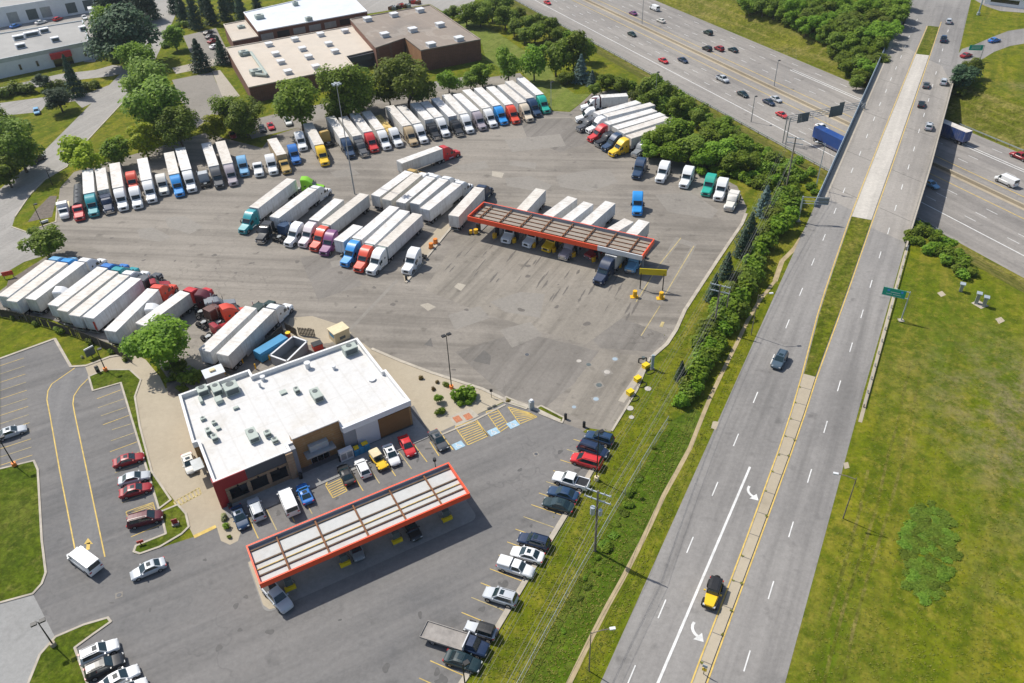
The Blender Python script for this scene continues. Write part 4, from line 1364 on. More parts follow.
# trucks in the right-hand rank by the bushes
GB = 'trucks parked nose down in the rank beside the bushes'
bobtail((587, 104.5), (597.5, 97.5), 'maroon', 'maroon tractor half hidden behind a white trailer at the grass end of the bush rank', GB)
semi((580.6, 110), (615, 95.5), 'white', 'white truck in front of the maroon tractor in the rank by the bushes', GB)
bobtail((575.6, 121.5), (588, 108.5), 'white', 'white bobtail tractor between trailers, left of the dark silver cab in the bush rank', GB)
semi((577.5, 131.5), (639, 101.5), 'dgrey', 'dark silver cab with white trailer in the rank by the bushes', GB, 'midroof')
semi((587, 133), (652, 104), 'white', 'white cab half hidden behind the rose-red cab in the rank by the bushes', GB)
semi((588.7, 141.5), (654, 110), 'red', 'rose-red cab with white trailer in the rank by the bushes', GB)
semi((596, 146.5), (662, 114), 'black', 'black cab with grey roof and cream-roofed trailer right of the rose-red cab', GB, 'midroof', 'van', 'offwhite')
semi((603, 151), (668, 117.5), 'dblue', 'dark blue cab left of the yellow sleeper cab in the rank by the bushes', GB, 'sleeper', 'van')
semi((610, 156), (677, 122), 'yellow', 'yellow sleeper cab with white trailer in the rank by the bushes', GB)
bobtail((633.7, 157.5), (647, 140), 'grey', 'grey tractor at the end of the bush rank, half under the foliage', GB, 'midroof')
# bobtails along the bushes
GC = 'bobtail tractors parked along the bushes'
bobtail((635.6, 179.5), (641, 159), 'dblue', 'dark blue bobtail tractor closest to the bush rank', GC)
bobtail((659, 183), (665.6, 161.5), 'white', 'white bobtail tractor between the dark blue one and another white one under the bushes', GC)
bobtail((683, 188.5), (690, 166), 'white', 'white bobtail tractor left of the green one under the bushes', GC)
bobtail((705, 196.5), (712, 174), 'emerald', 'green bobtail tractor parked under the bushes', GC)
bobtail((717.5, 201), (723.5, 179), 'white', 'white bobtail tractor right of the green one', GC)
bobtail((728, 211.5), (735, 191), 'offwhite', 'off-white low-roof bobtail tractor at the curved kerb corner', GC, 'midroof')
bobtail((637, 216), (638, 192.5), 'bblue', 'sky blue bobtail tractor driving alone across the yard above the fuel canopy', GC)

# centre of the yard
GD = 'trucks standing in the middle of the yard'
semi((242, 234), (292.5, 178), 'teal', 'turquoise cab with white trailer at the left end of the middle ranks', GD, Lfix=16.0)
bobtail((260, 244), (270, 219), 'black', 'black long-nose tractor beside the turquoise truck', GD, 'midroof')
semi_away((274.5, 217), (312.5, 188.5), 'white', 'white truck facing away between the black tractor and the lime green one', GD)
bobtail((325, 190.5), (305.5, 178), 'lime', 'lime green bobtail tractor driving behind the middle ranks', GD)
bobtail_away((293, 218), (276, 240), 'dblue', 'dark blue tractor facing away with its bare frame out, between the black and white tractors', GD, 'midroof')
bobtail((287.5, 247), (298, 222.5), 'white', 'white bobtail tractor left of the pinkish-white cab in the middle of the yard', GD)
semi((302, 247.5), (326, 210), 'pinkwhite', 'pinkish-white cab with short white trailer left of the orange-red cab', GD, Lfix=11.0)
semi((313, 251.5), (364.4, 194), 'orred', 'orange-red cab with long white trailer beside the purple tractor', GD, tkind='reefer')
bobtail((323.5, 256), (331.5, 231), 'purple', 'purple bobtail tractor in the middle of the yard', GD)
lone_trailer((358, 225.5), (338.5, 241), 'unhitched white trailer between the purple tractor and the royal blue cab', GD)
semi((344, 267), (394, 207), 'bblue', 'royal blue cab with white trailer left of the tomato red cab', GD, tkind='reefer')
semi((357.5, 272.5), (405, 210.3), 'orred', 'tomato red cab with white trailer between the royal blue and the white cab', GD, tkind='reefer')
semi((370, 275), (417.5, 213.8), 'white', 'white cab with white trailer right of the tomato red cab', GD, tkind='reefer')
bobtail((406, 274.5), (415, 248), 'white', 'white bobtail tractor beside the concrete fuel-lane kerb, apart from the ranks', GD)
GE = 'trailers backed in facing the far side of the yard'
semi_away((375, 196), (409, 171.5), 'gold', 'white trailer with a mustard yellow cab facing away, left end of the back-to-back rank', GE)
semi_away((386, 200), (418, 173.7), 'white', 'tan-streaked trailer facing away, right of the one with the mustard cab', GE, 'midroof', 'van', 'offwhite')
semi_away((401, 202), (431, 177), 'white', 'cream-roofed trailer facing away in the middle of the back-to-back rank', GE, 'sleeper', 'van', 'offwhite')
semi_away((414, 204), (444, 179), 'white', 'grey-roofed trailer facing away with a fan unit on its doors, second from the open lane', GE, 'sleeper', 'van', 'silver')
semi_away((425, 209), (457, 183.5), 'white', 'white trailer and cab facing away beside the open fuel lane', GE)
semi((458.7, 154), (399.3, 162), 'red', 'red cab pulling a white trailer along the open lane below the long row', GD)
# trucks fuelling under the big canopy
GK = 'trucks fuelling at the big canopy'
semi_away((453.5, 216), (479.5, 187.5), 'navy', 'navy cab with white trailer facing away past the left end of the truck canopy', GK)
semi((505, 243.5), (541, 189), 'white', 'white cab at the first lane under the truck canopy with its trailer standing out behind', GK)
semi((525.6, 247.5), (572.5, 197.5), 'white', 'white cab in the second lane under the truck canopy, left of the yellow cab', GK)
semi((545, 252), (589, 202.5), 'yellow', 'yellow cab fuelling under the truck canopy', GK)
semi((562, 260), (610, 202.5), 'lilac', 'beige and black cab fuelling right of the yellow cab under the truck canopy', GK, 'midroof')
semi((587, 260), (625, 222.5), 'dred', 'dark red cab fuelling under the truck canopy with a short trailer', GK, 'midroof')
semi((597, 285), (652.5, 212), 'navy', 'dark navy cab sticking out in front of the truck canopy', GK)
bobtail((629, 273.5), (638, 250), 'lblue', 'pale blue tractor under the grey end of the truck canopy', GK, 'midroof')

# left rank along the fence
GL = 'trailers backed against the dark fence'
semi_away((2, 297), (50.6, 260.6), 'lblue', 'pale blue-grey cab with white trailer at the outer end of the fence rank', GL, 'sleeper', 'van')
semi_away((12, 301), (62.5, 262.5), 'bblue', 'vivid blue cab with white trailer second from the outer end of the fence rank', GL, 'sleeper', 'van')
semi_away((30.6, 299), (80, 262), 'white', 'white cab with a cream-roofed trailer left of a gap with a lone white tractor', GL, 'sleeper', 'van', 'offwhite')
bobtail_away((61, 289), (48, 303), 'white', 'white tractor wedged between two trailers of the fence rank, near its outer end', GL)
semi_away((52, 306), (102.5, 267.5), 'blue', 'blue cab with white trailer first of the four tightly parked ones on the fence', GL)
semi_away((62.5, 310.6), (113, 271), 'teal', 'teal cab with greyish trailer second of the four tightly parked ones on the fence', GL, 'sleeper', 'van', 'offwhite')
semi_away((75, 315), (124, 275), 'white', 'white cab with very white trailer third of the four tightly parked ones on the fence', GL)
tk_ = semi_away((87.5, 318), (136, 278), 'dgrey', 'dark grey cab and white trailer with a red door stripe, in the fence rank', GL, 'midroof')
tr_ = [c for c in tk_.children if c.name.startswith('trailer')][0]
x_ = min(Vector(b).x for b in tr_.bound_box)
part('door_stripe', MB().box(x_ - .10, x_ - .055, -1.22, -.75, 1.35, 3.3), M['red_paint'], tr_)
bobtail_away((157, 280), (141, 293), 'dred', 'dark-roofed red tractor tucked between trailers left of the bright scarlet cab on the fence rank', GL, 'day')
semi_away((110, 331), (153, 289), 'orred', 'bright scarlet cab with white trailer in the fence rank', GL)
bobtail_away((152, 306), (138, 321), 'white', 'white tractor wedged between two trailers left of the round tree', GL)
semi_away((141, 324), (185, 292), 'red', 'strong red cab with tan-roofed trailer running in under the round tree', GL, 'sleeper', 'van', 'offwhite')
bobtail_away((206, 292.5), (190, 304), 'maroon', 'maroon bobtail tractor between two red cabs at the fence rank', GL)
bobtail_away((210, 300), (195, 314), 'grey', 'grey bobtail tractor with its bare frame showing, beside the maroon one', GL, 'midroof')
bobtail_away((217, 304), (199, 326), 'brown', 'brown-red bobtail tractor with a bare frame between the grey and the scarlet tractors', GL, 'midroof')
bobtail_away((228, 305), (213, 325), 'orred', 'scarlet bobtail tractor with bare frame left of the two trailers by the store', GL)
bobtail_away((216, 324), (203, 340), 'dred', 'dark red tractor low behind the trailers next to the store, hidden below the scarlet one', GL, 'day')
semi_away((204, 351), (251, 307), 'dgreen', 'dark green cab with white trailer, outer one of the pair beside the store', GL, 'midroof')
semi_away((223, 354), (269, 309), 'white', 'white sleeper cab with white trailer right behind the store', GL, 'sleeper', 'van')

# freeway trucks
def fsemi(off, along, fwd, cab, label, tcol, kind='sleeper', L=16.0, tk='van'):
    p = fw(along, off)
    root = empty('semi_truck', (p.x, p.y, FZ + .05), FA + (0 if fwd else math.pi), label, 'semi truck', 'trucks on the freeway')
    put(TRACTOR[kind][0], root, C_[cab])
    add_trailer(root, tk, L, TRACTOR[kind][1] - .55, C_[tcol])

# ------------------------------------------------------------------ cars
CAR_CACHE = {}
def car_meshes(kind):
    if kind in CAR_CACHE:
        return CAR_CACHE[kind]
    K = dict(
        sedan=dict(L=4.8, W=1.84, belt=.98, H=1.46, gh=(-1.75, -.95, .2, 1.05), hood=.88, deck=1.0),
        coupe=dict(L=4.5, W=1.8, belt=.92, H=1.34, gh=(-1.7, -.8, .05, .95), hood=.84, deck=.94),
        suv=dict(L=4.75, W=1.9, belt=1.1, H=1.74, gh=(-2.2, -1.95, .2, 1.0), hood=1.04, deck=1.1),
        minivan=dict(L=5.1, W=1.98, belt=1.08, H=1.76, gh=(-2.4, -2.15, .55, 1.5), hood=1.02, deck=1.08),
        hatch=dict(L=4.3, W=1.78, belt=.98, H=1.5, gh=(-2.05, -1.55, .25, 1.05), hood=.92, deck=.98),
        pickup=dict(L=5.8, W=2.0, belt=1.1, H=1.86, gh=(-.85, -.65, .75, 1.4), hood=1.1, deck=1.1, bed=(-2.8, -.95)),
        capped=dict(L=5.3, W=1.85, belt=1.05, H=1.68, gh=(-.55, -.4, .65, 1.25), hood=1.0, deck=1.04, bed=(-2.55, -.65), cap=True),
        van=dict(L=5.7, W=2.05, belt=1.25, H=2.15, gh=(-2.8, -2.72, 1.35, 2.0), hood=1.2, deck=1.25),
        jeep=dict(L=4.3, W=1.85, belt=1.12, H=1.82, gh=(-1.85, -1.75, .28, .5), hood=1.1, deck=1.12),
    )[kind]
    L, W, belt, H, hood, deck = K['L'], K['W'], K['belt'], K['H'], K['hood'], K['deck']
    g0, g1, g2, g3 = K['gh']
    hw = W / 2
    xr, xf = -L / 2, L / 2
    z0 = .3 if kind not in ('pickup', 'jeep', 'suv', 'van') else .38
    S = [(xr, hw * .80, z0 + .12, deck - .32), (xr + .06, hw * .90, z0, deck - .12), (xr + .3, hw * .97, z0, deck)]
    S += [(g0, hw * .99, z0, belt), ((g0 + g3) / 2, hw, z0, belt), (g3, hw * .985, z0, hood + .04), (xf - .55, hw * .95, z0, hood - .07), (xf - .15, hw * .86, z0, hood - .2), (xf, hw * .70, z0 + .1, hood - .38)]
    S = sorted(S)
    if kind == 'jeep':
        S = [(xr, hw * .82, z0 + .1, belt - .05), (xr + .1, hw * .84, z0, belt), (g3, hw * .82, z0, belt), (xf - .25, hw * .66, z0 + .05, hood - .04), (xf - .12, hw * .62, z0 + .1, hood - .12)]
    body = MB()
    body.loft([sec(*s, ch=.12, cw=.88, lo=.93) for s in S])
    parts = []
    wb = .30 * L
    if kind == 'jeep':
        for s in (-1, 1):
            for x in (xr + .75, xf - .72):
                body.loft([[(x + dx, s * hw * .6, z), (x + dx, s * hw, z), (x + dx, s * hw, z - .07), (x + dx, s * hw * .6, z - .07)][::s] for dx, z in ((-.52, .62), (-.38, .92), (.38, .92), (.52, .62))], 1)
    bw, tw = hw * .93, hw * .76
    if kind == 'van': tw, bw = hw * .88, hw * .97
    if kind == 'jeep': tw, bw = hw * .76, hw * .82
    zb = belt - .015
    fr = [(g0, bw, zb), (g1, tw, H), (g2, tw, H), (g3, bw * .97, zb if kind not in ('jeep',) else zb)]
    # greenhouse shell
    top_m = 1 if kind == 'jeep' else 0
    v = []
    for x, w, z in fr:
        v += [(x, -w, z), (x, w, z)]
    body.add(v, [(0, 1, 3, 2)[::-1], (2, 3, 5, 4)[::-1], (4, 5, 7, 6)[::-1], (0, 2, 4, 6)[::-1], (1, 7, 5, 3)[::-1]], top_m)
    # crowned roof skin
    nx = 5
    rows = []
    for i in range(nx):
        t = i / (nx - 1)
        x = g1 + .03 + (g2 - g1 - .06) * t
        c = .05 * (1 - (2 * t - 1) ** 2)
        rows.append([(x, -tw * .97, H + .004), (x, -tw * .55, H + .02 + c * .7), (x, tw * .55, H + .02 + c * .7), (x, tw * .97, H + .004)])
    for a, b in zip(rows, rows[1:]):
        for i in range(3):
            body.face([a[i], b[i], b[i + 1], a[i + 1]], top_m)
    if 'bed' in K:
        b0, b1 = K['bed']
        if K.get('cap'):
            body.loft([sec(b0 + .05, hw * .9, belt - .05, H - .06, .1, .85), sec(b1, hw * .9, belt - .05, H + .02, .1, .85)])
        else:
            parts.append(('truck_bed', MB().box(b0 + .06, b1 - .02, -hw * .80, hw * .80, deck - .05, deck + .05).mesh('truck_bed', M['black']), (0, 0, 0), False))
            for s in (-1, 1):
                body.box(b0, b1, min(s * hw * .82, s * hw * .95), max(s * hw * .82, s * hw * .95), deck - .1, deck + .14)
            body.box(b0 - .02, b0 + .06, -hw * .9, hw * .9, deck - .1, deck + .14)
            body.box(b1 - .04, b1 + .04, -hw * .85, hw * .85, deck - .1, deck + .14)
    mats = [M['paint'], M['black']]
    parts.insert(0, ('body', body.mesh('body', mats, True), (0, 0, 0), True))
    def lerp3(a, b, t):
        return tuple(x + (y - x) * t for x, y in zip(a, b))
    def pane(nm, a, b, c, d, m=.08, m2=.1):
        # a,b lower edge, c,d upper edge (d above a)
        A, B_, Cc, D = Vector(a), Vector(b), Vector(c), Vector(d)
        def q(u, v_):
            return A.lerp(B_, u).lerp(D.lerp(Cc, u), v_)
        parts.append((nm, plate([q(m, m2), q(1 - m, m2), q(1 - m, 1 - m2 * .7), q(m, 1 - m2 * .7)], .014).mesh(nm, M['glass']), (0, 0, 0), False))
    pane('windshield', (g3, -bw * .97, zb), (g3, bw * .97, zb), (g2, tw, H), (g2, -tw, H), .05, .05)
    pane('rear_window', (g0, bw, zb), (g0, -bw, zb), (g1, -tw, H), (g1, tw, H), .08, .12)
    for s in (-1, 1):
        if kind == 'van':
            pts = [(g3 - .1, s * bw * .975, zb), (g3 - 1.0, s * bw, zb), (g2 - .45, s * tw, H), (g2, s * tw, H)]
        else:
            pts = [(g3, s * bw * .97, zb), (g0, s * bw, zb), (g1, s * tw, H), (g2, s * tw, H)]
        if s < 0:
            pts = [pts[1], pts[0], pts[3], pts[2]]
        pane('side_window', *pts, m=.10, m2=.12)
        wz, wr = (.33, W_CAR) if kind not in ('pickup', 'jeep', 'van', 'suv') else (.40, W_BIG)
        if kind == 'jeep':
            xs = (xr + .75, xf - .72)
        else:
            xs = (xr + L * .2, xf - L * .19)
        for x in xs:
            parts.append(('wheel', wr, (x, s * (hw - .10), wz), False))
        parts.append(('headlight', MB().box(xf - .32, xf - .06, min(s * hw * .5, s * hw * .82), max(s * hw * .5, s * hw * .82), hood - .34, hood - .2).mesh('headlight', M['lamp_clear']), (0, 0, 0), False))
        parts.append(('tail_light', MB().box(xr - .015, xr + .2, min(s * hw * .62, s * hw * .93), max(s * hw * .62, s * hw * .93), deck - .3, deck - .12).mesh('tail_light', M['lamp_red']), (0, 0, 0), False))
        parts.append(('mirror', MB().box(g3 - .38, g3 - .22, min(s * hw * .94, s * (hw + .17)), max(s * hw * .94, s * (hw + .17)), belt - .02, belt + .13).mesh('mirror', M['paint']), (0, 0, 0), True))
    if kind == 'sedan' or kind == 'coupe' or kind == 'suv':
        parts.append(('sunroof', MB().box(g2 - .75, g2 - .2, -tw * .5, tw * .5, H + .05, H + .075).mesh('sunroof', M['glass']), (0, 0, 0), 'sun'))
    if kind in ('suv', 'minivan'):
        for s in (-1, 1):
            parts.append(('roof_rail', MB().box(g1 + .15, g2 - .25, s * tw * .82 - .02, s * tw * .82 + .02, H + .04, H + .085).mesh('roof_rail', M['black']), (0, 0, 0), False))
    if kind == 'jeep':
        parts.append(('spare_wheel', MB().cyl((xr - .02, 0, .98), (xr - .24, 0, .98), .38, 14).mesh('spare_wheel', M['tyre']), (0, 0, 0), False))
        parts.append(('bumper', MB().box(xf - .12, xf, -hw * .8, hw * .8, .5, .68).mesh('bumper', M['black']), (0, 0, 0), False))
    CAR_CACHE[kind] = (parts, L)
    return CAR_CACHE[kind]

def car(kind, color, rear, front, label, group=None, z=0.0, sun=None, scale=1.0, name=None, ground=.025):
    """rear and front: the two ends of the car, about half-way up its body"""
    a, b = G(*rear, .6 + z), G(*front, .6 + z)
    c = (a + b) / 2
    d = b - a
    names = dict(sedan='sedan', coupe='coupe_car', suv='sport_utility_car', minivan='minivan', hatch='hatchback_car', pickup='pickup_truck', capped='pickup_truck', van='cargo_van', jeep='off_road_car')
    cats = dict(sedan='car', coupe='car', suv='car', minivan='car', hatch='car', pickup='pickup', capped='pickup', van='van', jeep='car')
    rt = empty(name or names[kind], (c.x, c.y, z + ground), math.atan2(d.y, d.x), label, cats[kind], group)
    parts, L = car_meshes(kind)
    if scale != 1.0:
        rt.scale = (scale,) * 3
    sun = (sum(map(ord, label)) % 2 == 0) if sun is None else sun
    for nm, me, loc, col in parts:
        if col == 'sun' and not sun:
            continue
        link(nm, me, rt, loc, 0, C_[color] if col is True else None)
    return rt

S_ = 'cars parked along the store front'
car('sedan', 'dblue', (236, 508), (244, 527), 'dark blue sedan at the planted kerb nose, left end of the store front row', S_)
car('suv', 'silver', (261, 521), (252, 498), 'silver sport utility car below the dark store windows', S_, sun=False)
car('van', 'white', (294.5, 516), (283, 489), 'white cargo van with rear windows parked at the store front', S_)
car('coupe', 'blue', (309, 503), (300.5, 484), 'bright blue car right of the white van at the store front', S_)
car('sedan', 'black', (350.5, 484), (341.5, 465), 'black sedan with red tail lamps beside the hatched zone at the store', S_)
car('hatch', 'white', (367, 477), (358.5, 459), 'white hatchback left of the little yellow flatbed at the store', S_)
car('sedan', 'white', (386.5, 445), (396.5, 465), 'white sedan between the little yellow flatbed and the red car', S_)
car('sedan', 'red', (402, 436), (412.5, 456), 'red sedan at the right end of the store front', S_)
car('sedan', 'dgrey', (432, 431), (445, 450), 'charcoal sedan next to the accessible stalls', S_)
car('sedan', 'offwhite', (186, 453), (193, 474), 'off-white sedan waiting at the drive-through window', sun=True)
Wt = 'cars parked in the west car park'
car('sedan', 'dred', (115, 464), (142.5, 456), 'red sedan with a tan top, topmost in the west car park rank', Wt)
car('sedan', 'silver', (120, 482), (149, 474.5), 'silver sedan between two red cars in the west car park', Wt)
car('sedan', 'dred', (122, 494), (149.5, 486.5), 'plain dark red sedan below the silver sedan', Wt)
car('minivan', 'maroon', (130.5, 523), (160, 515.5), 'maroon minivan beside the hatched stall', Wt)
car('sedan', 'silver', (-2, 437), (24.5, 428), 'silver sedan alone on the far left of the west car park')
car('van', 'white', (97, 571), (73, 553), 'white van driving over the yellow arrow lane', scale=1.05)
car('sedan', 'silver', (164, 562.5), (132, 576), 'silver sedan driving below the small kerbed island')
Bl = 'cars parked by the lower left island'
car('suv', 'white', (81, 661), (118, 644), 'white sport utility car at the top of the lower left rank', Bl)
car('suv', 'black', (88, 675), (122.5, 659), 'black sport utility car between white cars at the lower left', Bl)
car('sedan', 'white', (103, 688), (136, 670), 'white sedan with dark sunroof in the lower left rank', Bl, sun=True)
car('sedan', 'white', (112, 700), (143, 684), 'white car cut by the lower edge of the picture', Bl, sun=False)
Rr = 'cars parked along the right kerb'
car('suv', 'dblue', (615, 443), (584, 434), 'dark blue sport utility car topmost on the right kerb', Rr)
car('minivan', 'navy', (579, 445), (608, 455), 'navy minivan facing the kerb, left of the red minivan', Rr)
car('minivan', 'red', (601.5, 465.5), (571.5, 457), 'red minivan on the right kerb', Rr)
car('pickup', 'white', (589, 486.5), (553, 476), 'white crew-cab pickup with black bed cover', Rr)
car('sedan', 'dblue', (577, 497.5), (549, 490), 'slate blue sedan below the white crew-cab pickup', Rr)
car('sedan', 'dteal', (573, 509), (543.5, 501), 'black-green sedan above the empty stalls on the right kerb', Rr)
car('suv', 'navy', (549, 546), (519, 537.5), 'navy sport utility car above the white sedan on the right kerb', Rr)
car('sedan', 'white', (543.5, 559), (511, 550.5), 'white sedan with dark sunroof on the right kerb', Rr, sun=True)
car('capped', 'white', (500, 563), (532, 573), 'white pickup with a white bed cap nosed to the kerb', Rr)
car('suv', 'silver', (517, 602), (484, 592), 'silver sport utility car alone between empty stalls', Rr, sun=True)
car('jeep', 'silver', (496.5, 636), (465, 626), 'silver off-road car with black soft top beside the flatbed truck', Rr)
car('sedan', 'dteal', (446, 656), (480, 667), 'dark teal sedan below the flatbed truck', Rr)
car('pickup', 'silver', (268.5, 587), (286, 607), 'silver pickup at the left end of the red fuel canopy')
car('hatch', 'grey', (352, 541), (359, 557), 'grey hatchback fuelling under the middle of the red canopy')
car('sedan', 'black', (406, 520), (416, 536), 'black sedan fuelling under the right part of the red canopy')
Av = 'cars on the avenue'
car('suv', 'slate', (783.5, 353.5), (775.5, 368), 'slate grey sport utility car alone on the avenue', Av, sun=True, scale=1.02)
car('jeep', 'yellow', (716, 583), (709, 606), 'yellow off-road car with black roof on the avenue', Av, scale=1.08)
BrC = 'cars crossing the bridge'
car('suv', 'silver', (948, 26), (949.5, 17), 'silver-blue sport utility car farthest up the bridge road, beside the grass median', BrC, sun=False)
car('pickup', 'dblue', (942, 46), (945, 33), 'dark blue pickup beside the end of the grass median', BrC)
car('sedan', 'dred', (962, 56.5), (971, 54), 'dark red car at the start of the slip road under the green sign', BrC, sun=False)
car('sedan', 'blue', (988, 41.5), (1001, 39), 'royal blue car on the slip road', BrC, sun=False)
car('sedan', 'dgrey', (925, 90), (927.5, 80), 'dark grey car left of a silver one on the bridge', BrC, sun=False)
car('suv', 'silver', (942.5, 87), (945, 77), 'silver car near the right parapet of the bridge', BrC, sun=False)
car('sedan', 'black', (920, 109), (923, 99), 'black car with red lamps in the middle of the bridge', BrC, sun=False)
car('suv', 'silver', (927.5, 132), (930.5, 121), 'pale silver car nearest on the bridge', BrC, sun=True)
Fw = 'vehicles on the freeway'
def fcar(kind, col, px, py, fwd, label, sc=1.0):
    p = G(px, py, FZ + .7)
    d = FT if fwd else -FT
    q = Vector((p.x, p.y, 0))
    parts, L = car_meshes(kind)
    names = dict(sedan='sedan', coupe='coupe_car', suv='sport_utility_car', minivan='minivan', hatch='hatchback_car', pickup='pickup_truck', van='cargo_van')
    rt = empty(names[kind], (p.x, p.y, FZ + .05), math.atan2(d.y, d.x), label, 'van' if kind == 'van' else 'pickup' if kind == 'pickup' else 'car', Fw)
    rt.scale = (sc,) * 3
    for nm, me, loc, c in parts:
        if c == 'sun':
            continue
        link(nm, me, rt, loc, 0, C_[col] if c is True else None)
fcar('sedan', 'red', 547.5, 2.5, True, 'red car at the top edge on the near carriageway')
fcar('van', 'white', 654.5, 8.5, False, 'white van farthest along the far carriageway')
fcar('sedan', 'purple', 633, 13, False, 'dark plum car beside the median left of the white van')
fcar('sedan', 'offwhite', 661, 20.5, False, 'beige-white car below the white van on the freeway')
fcar('sedan', 'dgreen', 632, 34, True, 'dark green car high on the near carriageway')
fcar('suv', 'dgreen', 708, 32.5, False, 'dark green sport utility car alone in the outer far lane')
fcar('suv', 'black', 707, 48.5, False, 'black sport utility car left of the dark red one on the far carriageway')
fcar('suv', 'dred', 719, 48.5, False, 'dark red sport utility car between two dark cars')
fcar('sedan', 'dteal', 733, 49.5, False, 'dark teal car right of the dark red one')
fcar('sedan', 'red', 663.5, 60.5, True, 'rosy red car near the white edge line, left of a dark blue car')
fcar('sedan', 'navy', 683, 60, True, 'dark blue car right of the rosy red car')
fcar('pickup', 'silver', 722.5, 79, True, 'silver pickup on the near carriageway')
fcar('sedan', 'dteal', 743, 94, True, 'dark green-blue car below the silver pickup')
fcar('sedan', 'navy', 769, 102, True, 'navy car alongside a silver car')
fcar('sedan', 'silver', 776, 99, True, 'silver car hugging the median beside the navy car')
fcar('coupe', 'red', 782, 114.5, True, 'bright red car in front of the small dark road sign')
fcar('sedan', 'white', 822, 127, True, 'white car half hidden behind the long blue truck')
fcar('van', 'white', 1006, 181.5, False, 'white passenger van on the freeway right of the bridge', 1.05)
fcar('pickup', 'dred', 1020, 156.5, False, 'dark red pickup at the right edge of the picture')
fcar('sedan', 'lblue', 931, 184, True, 'pale blue car in the shadow of the bridge')
p = G(842, 146, FZ + 2)
o = (Vector((p.x, p.y)) - FO)
fsemi(o.dot(FN), o.dot(FT) + 11, True, 'fblue', 'long dark blue truck going under the left side of the bridge', 'fblue', L=15.5, tk='tinted')
p = G(946, 128, FZ + 2.5)
o = (Vector((p.x, p.y)) - FO)
fsemi(o.dot(FN), o.dot(FT) - 14, False, 'blue', 'blue truck with pale trailer roof coming out under the right side of the bridge', 'fblue', L=15.5)
Bk = 'cars parked by the brick works'
car('sedan', 'black', (205, 34), (211, 31), 'black car topmost by the brick works', Bk, sun=False)
car('sedan', 'dgrey', (207, 38), (214, 35), 'dark grey car second by the brick works', Bk, sun=False)
car('sedan', 'dred', (209, 42.5), (217, 39.5), 'dark red car below the grey one by the brick works', Bk, sun=False)
car('sedan', 'white', (211, 48), (219, 45), 'white car lowest by the brick works', Bk, sun=False)
car('pickup', 'black', (32, 163), (42, 157), 'black pickup on the pale street at the left')
car('hatch', 'lblue', (36, 108), (37.5, 115), 'small blue car beside the round dark tree on the left drive')
car('sedan', 'red', (268.5, 121.5), (273, 131), 'red car parked under the trees above the bobtails')
car('sedan', 'black', (260, 123), (264, 134), 'black car left of the red one under the trees')
car('suv', 'white', (286, 117.5), (290.5, 127), 'white car beside the tree trunk above the long row', sun=False)
car('sedan', 'dred', (230, 131), (235, 139), 'dark red car hidden between two trees above the long row', sun=False)
car('sedan', 'blue', (12, 27), (19, 25), 'blue car at the loading doors of the far white warehouse', sun=False)
car('sedan', 'white', (38, 23), (44, 21.5), 'white car at the loading doors of the far white warehouse', sun=False)
car('hatch', 'red', (55, 20), (61, 18), 'red car at the loading doors of the far white warehouse', sun=False)
car('sedan', 'white', (82, 15), (87, 20), 'white car standing by the warehouse corner', sun=False)
box_truck((94, 18), (90, 6), 'white', 'white box truck backed to the last loading door', None, L=7.5)

# dark flatbed truck in the right rank
f, r = G(488, 652, .6), G(424, 629, 1.2)
rt = empty('flatbed_truck', ((f.x + r.x) / 2, (f.y + r.y) / 2, .025), math.atan2(f.y - r.y, f.x - r.x), 'dark blue flatbed truck with a long worn grey bed, in the lower right rank', 'truck')
hl = (f - r).length / 2
mb = MB(); mb.loft([sec(x, w, .45, z, .14) for x, w, z in ((hl - 2.75, 1.0, 1.25), (hl - 1.5, 1.02, 1.22), (hl - .5, .98, 1.14), (hl - .12, .9, 1.02), (hl, .75, .8))])
mb.add([(hl - 2.7, -.9, 1.2), (hl - 2.7, .9, 1.2), (hl - 2.6, -.75, 2.0), (hl - 2.6, .75, 2.0), (hl - 1.75, -.75, 2.0), (hl - 1.75, .75, 2.0), (hl - 1.2, -.92, 1.2), (hl - 1.2, .92, 1.2)], [(0, 2, 3, 1), (2, 4, 5, 3), (4, 6, 7, 5), (0, 6, 4, 2), (1, 3, 5, 7)])
part('body', mb, M['paint'], rt, smooth=True, color=C_['navy'])
part('windshield', plate([(hl - 1.27, -.82, 1.3), (hl - 1.27, .82, 1.3), (hl - 1.7, .70, 1.92), (hl - 1.7, -.70, 1.92)], .03), M['glass'], rt)
mb = MB().box(-hl, hl - 3.0, -1.2, 1.2, 1.0, 1.14)
for s in (-1, 1):
    mb.box(-hl, hl - 3.0, s * 1.2 - .05, s * 1.2 + .05, 1.0, 1.3)
mb.box(-hl - .05, -hl, -1.2, 1.2, 1.0, 1.3)
part('flatbed', mb, simple('worn_bed', (.27, .25, .23), .8, .25, .8, coord='obj'), rt)
part('headboard', MB().box(hl - 2.98, hl - 2.85, -1.2, 1.2, 1.0, 1.95), M['white_panel'], rt)
part('chassis', MB().box(-hl + .2, hl - 1, -.5, .5, .5, .98), M['chassis'], rt)
for s in (-1, 1):
    link('wheel', W_BIG, rt, (hl - 1.05, s * .9, .42)); link('wheel', W_BIG, rt, (-hl + 1.6, s * .95, .42))
    part('headlight', MB().box(hl - .2, hl - .02, s * .62 - .14, s * .62 + .14, .72, .9), M['lamp_clear'], rt)
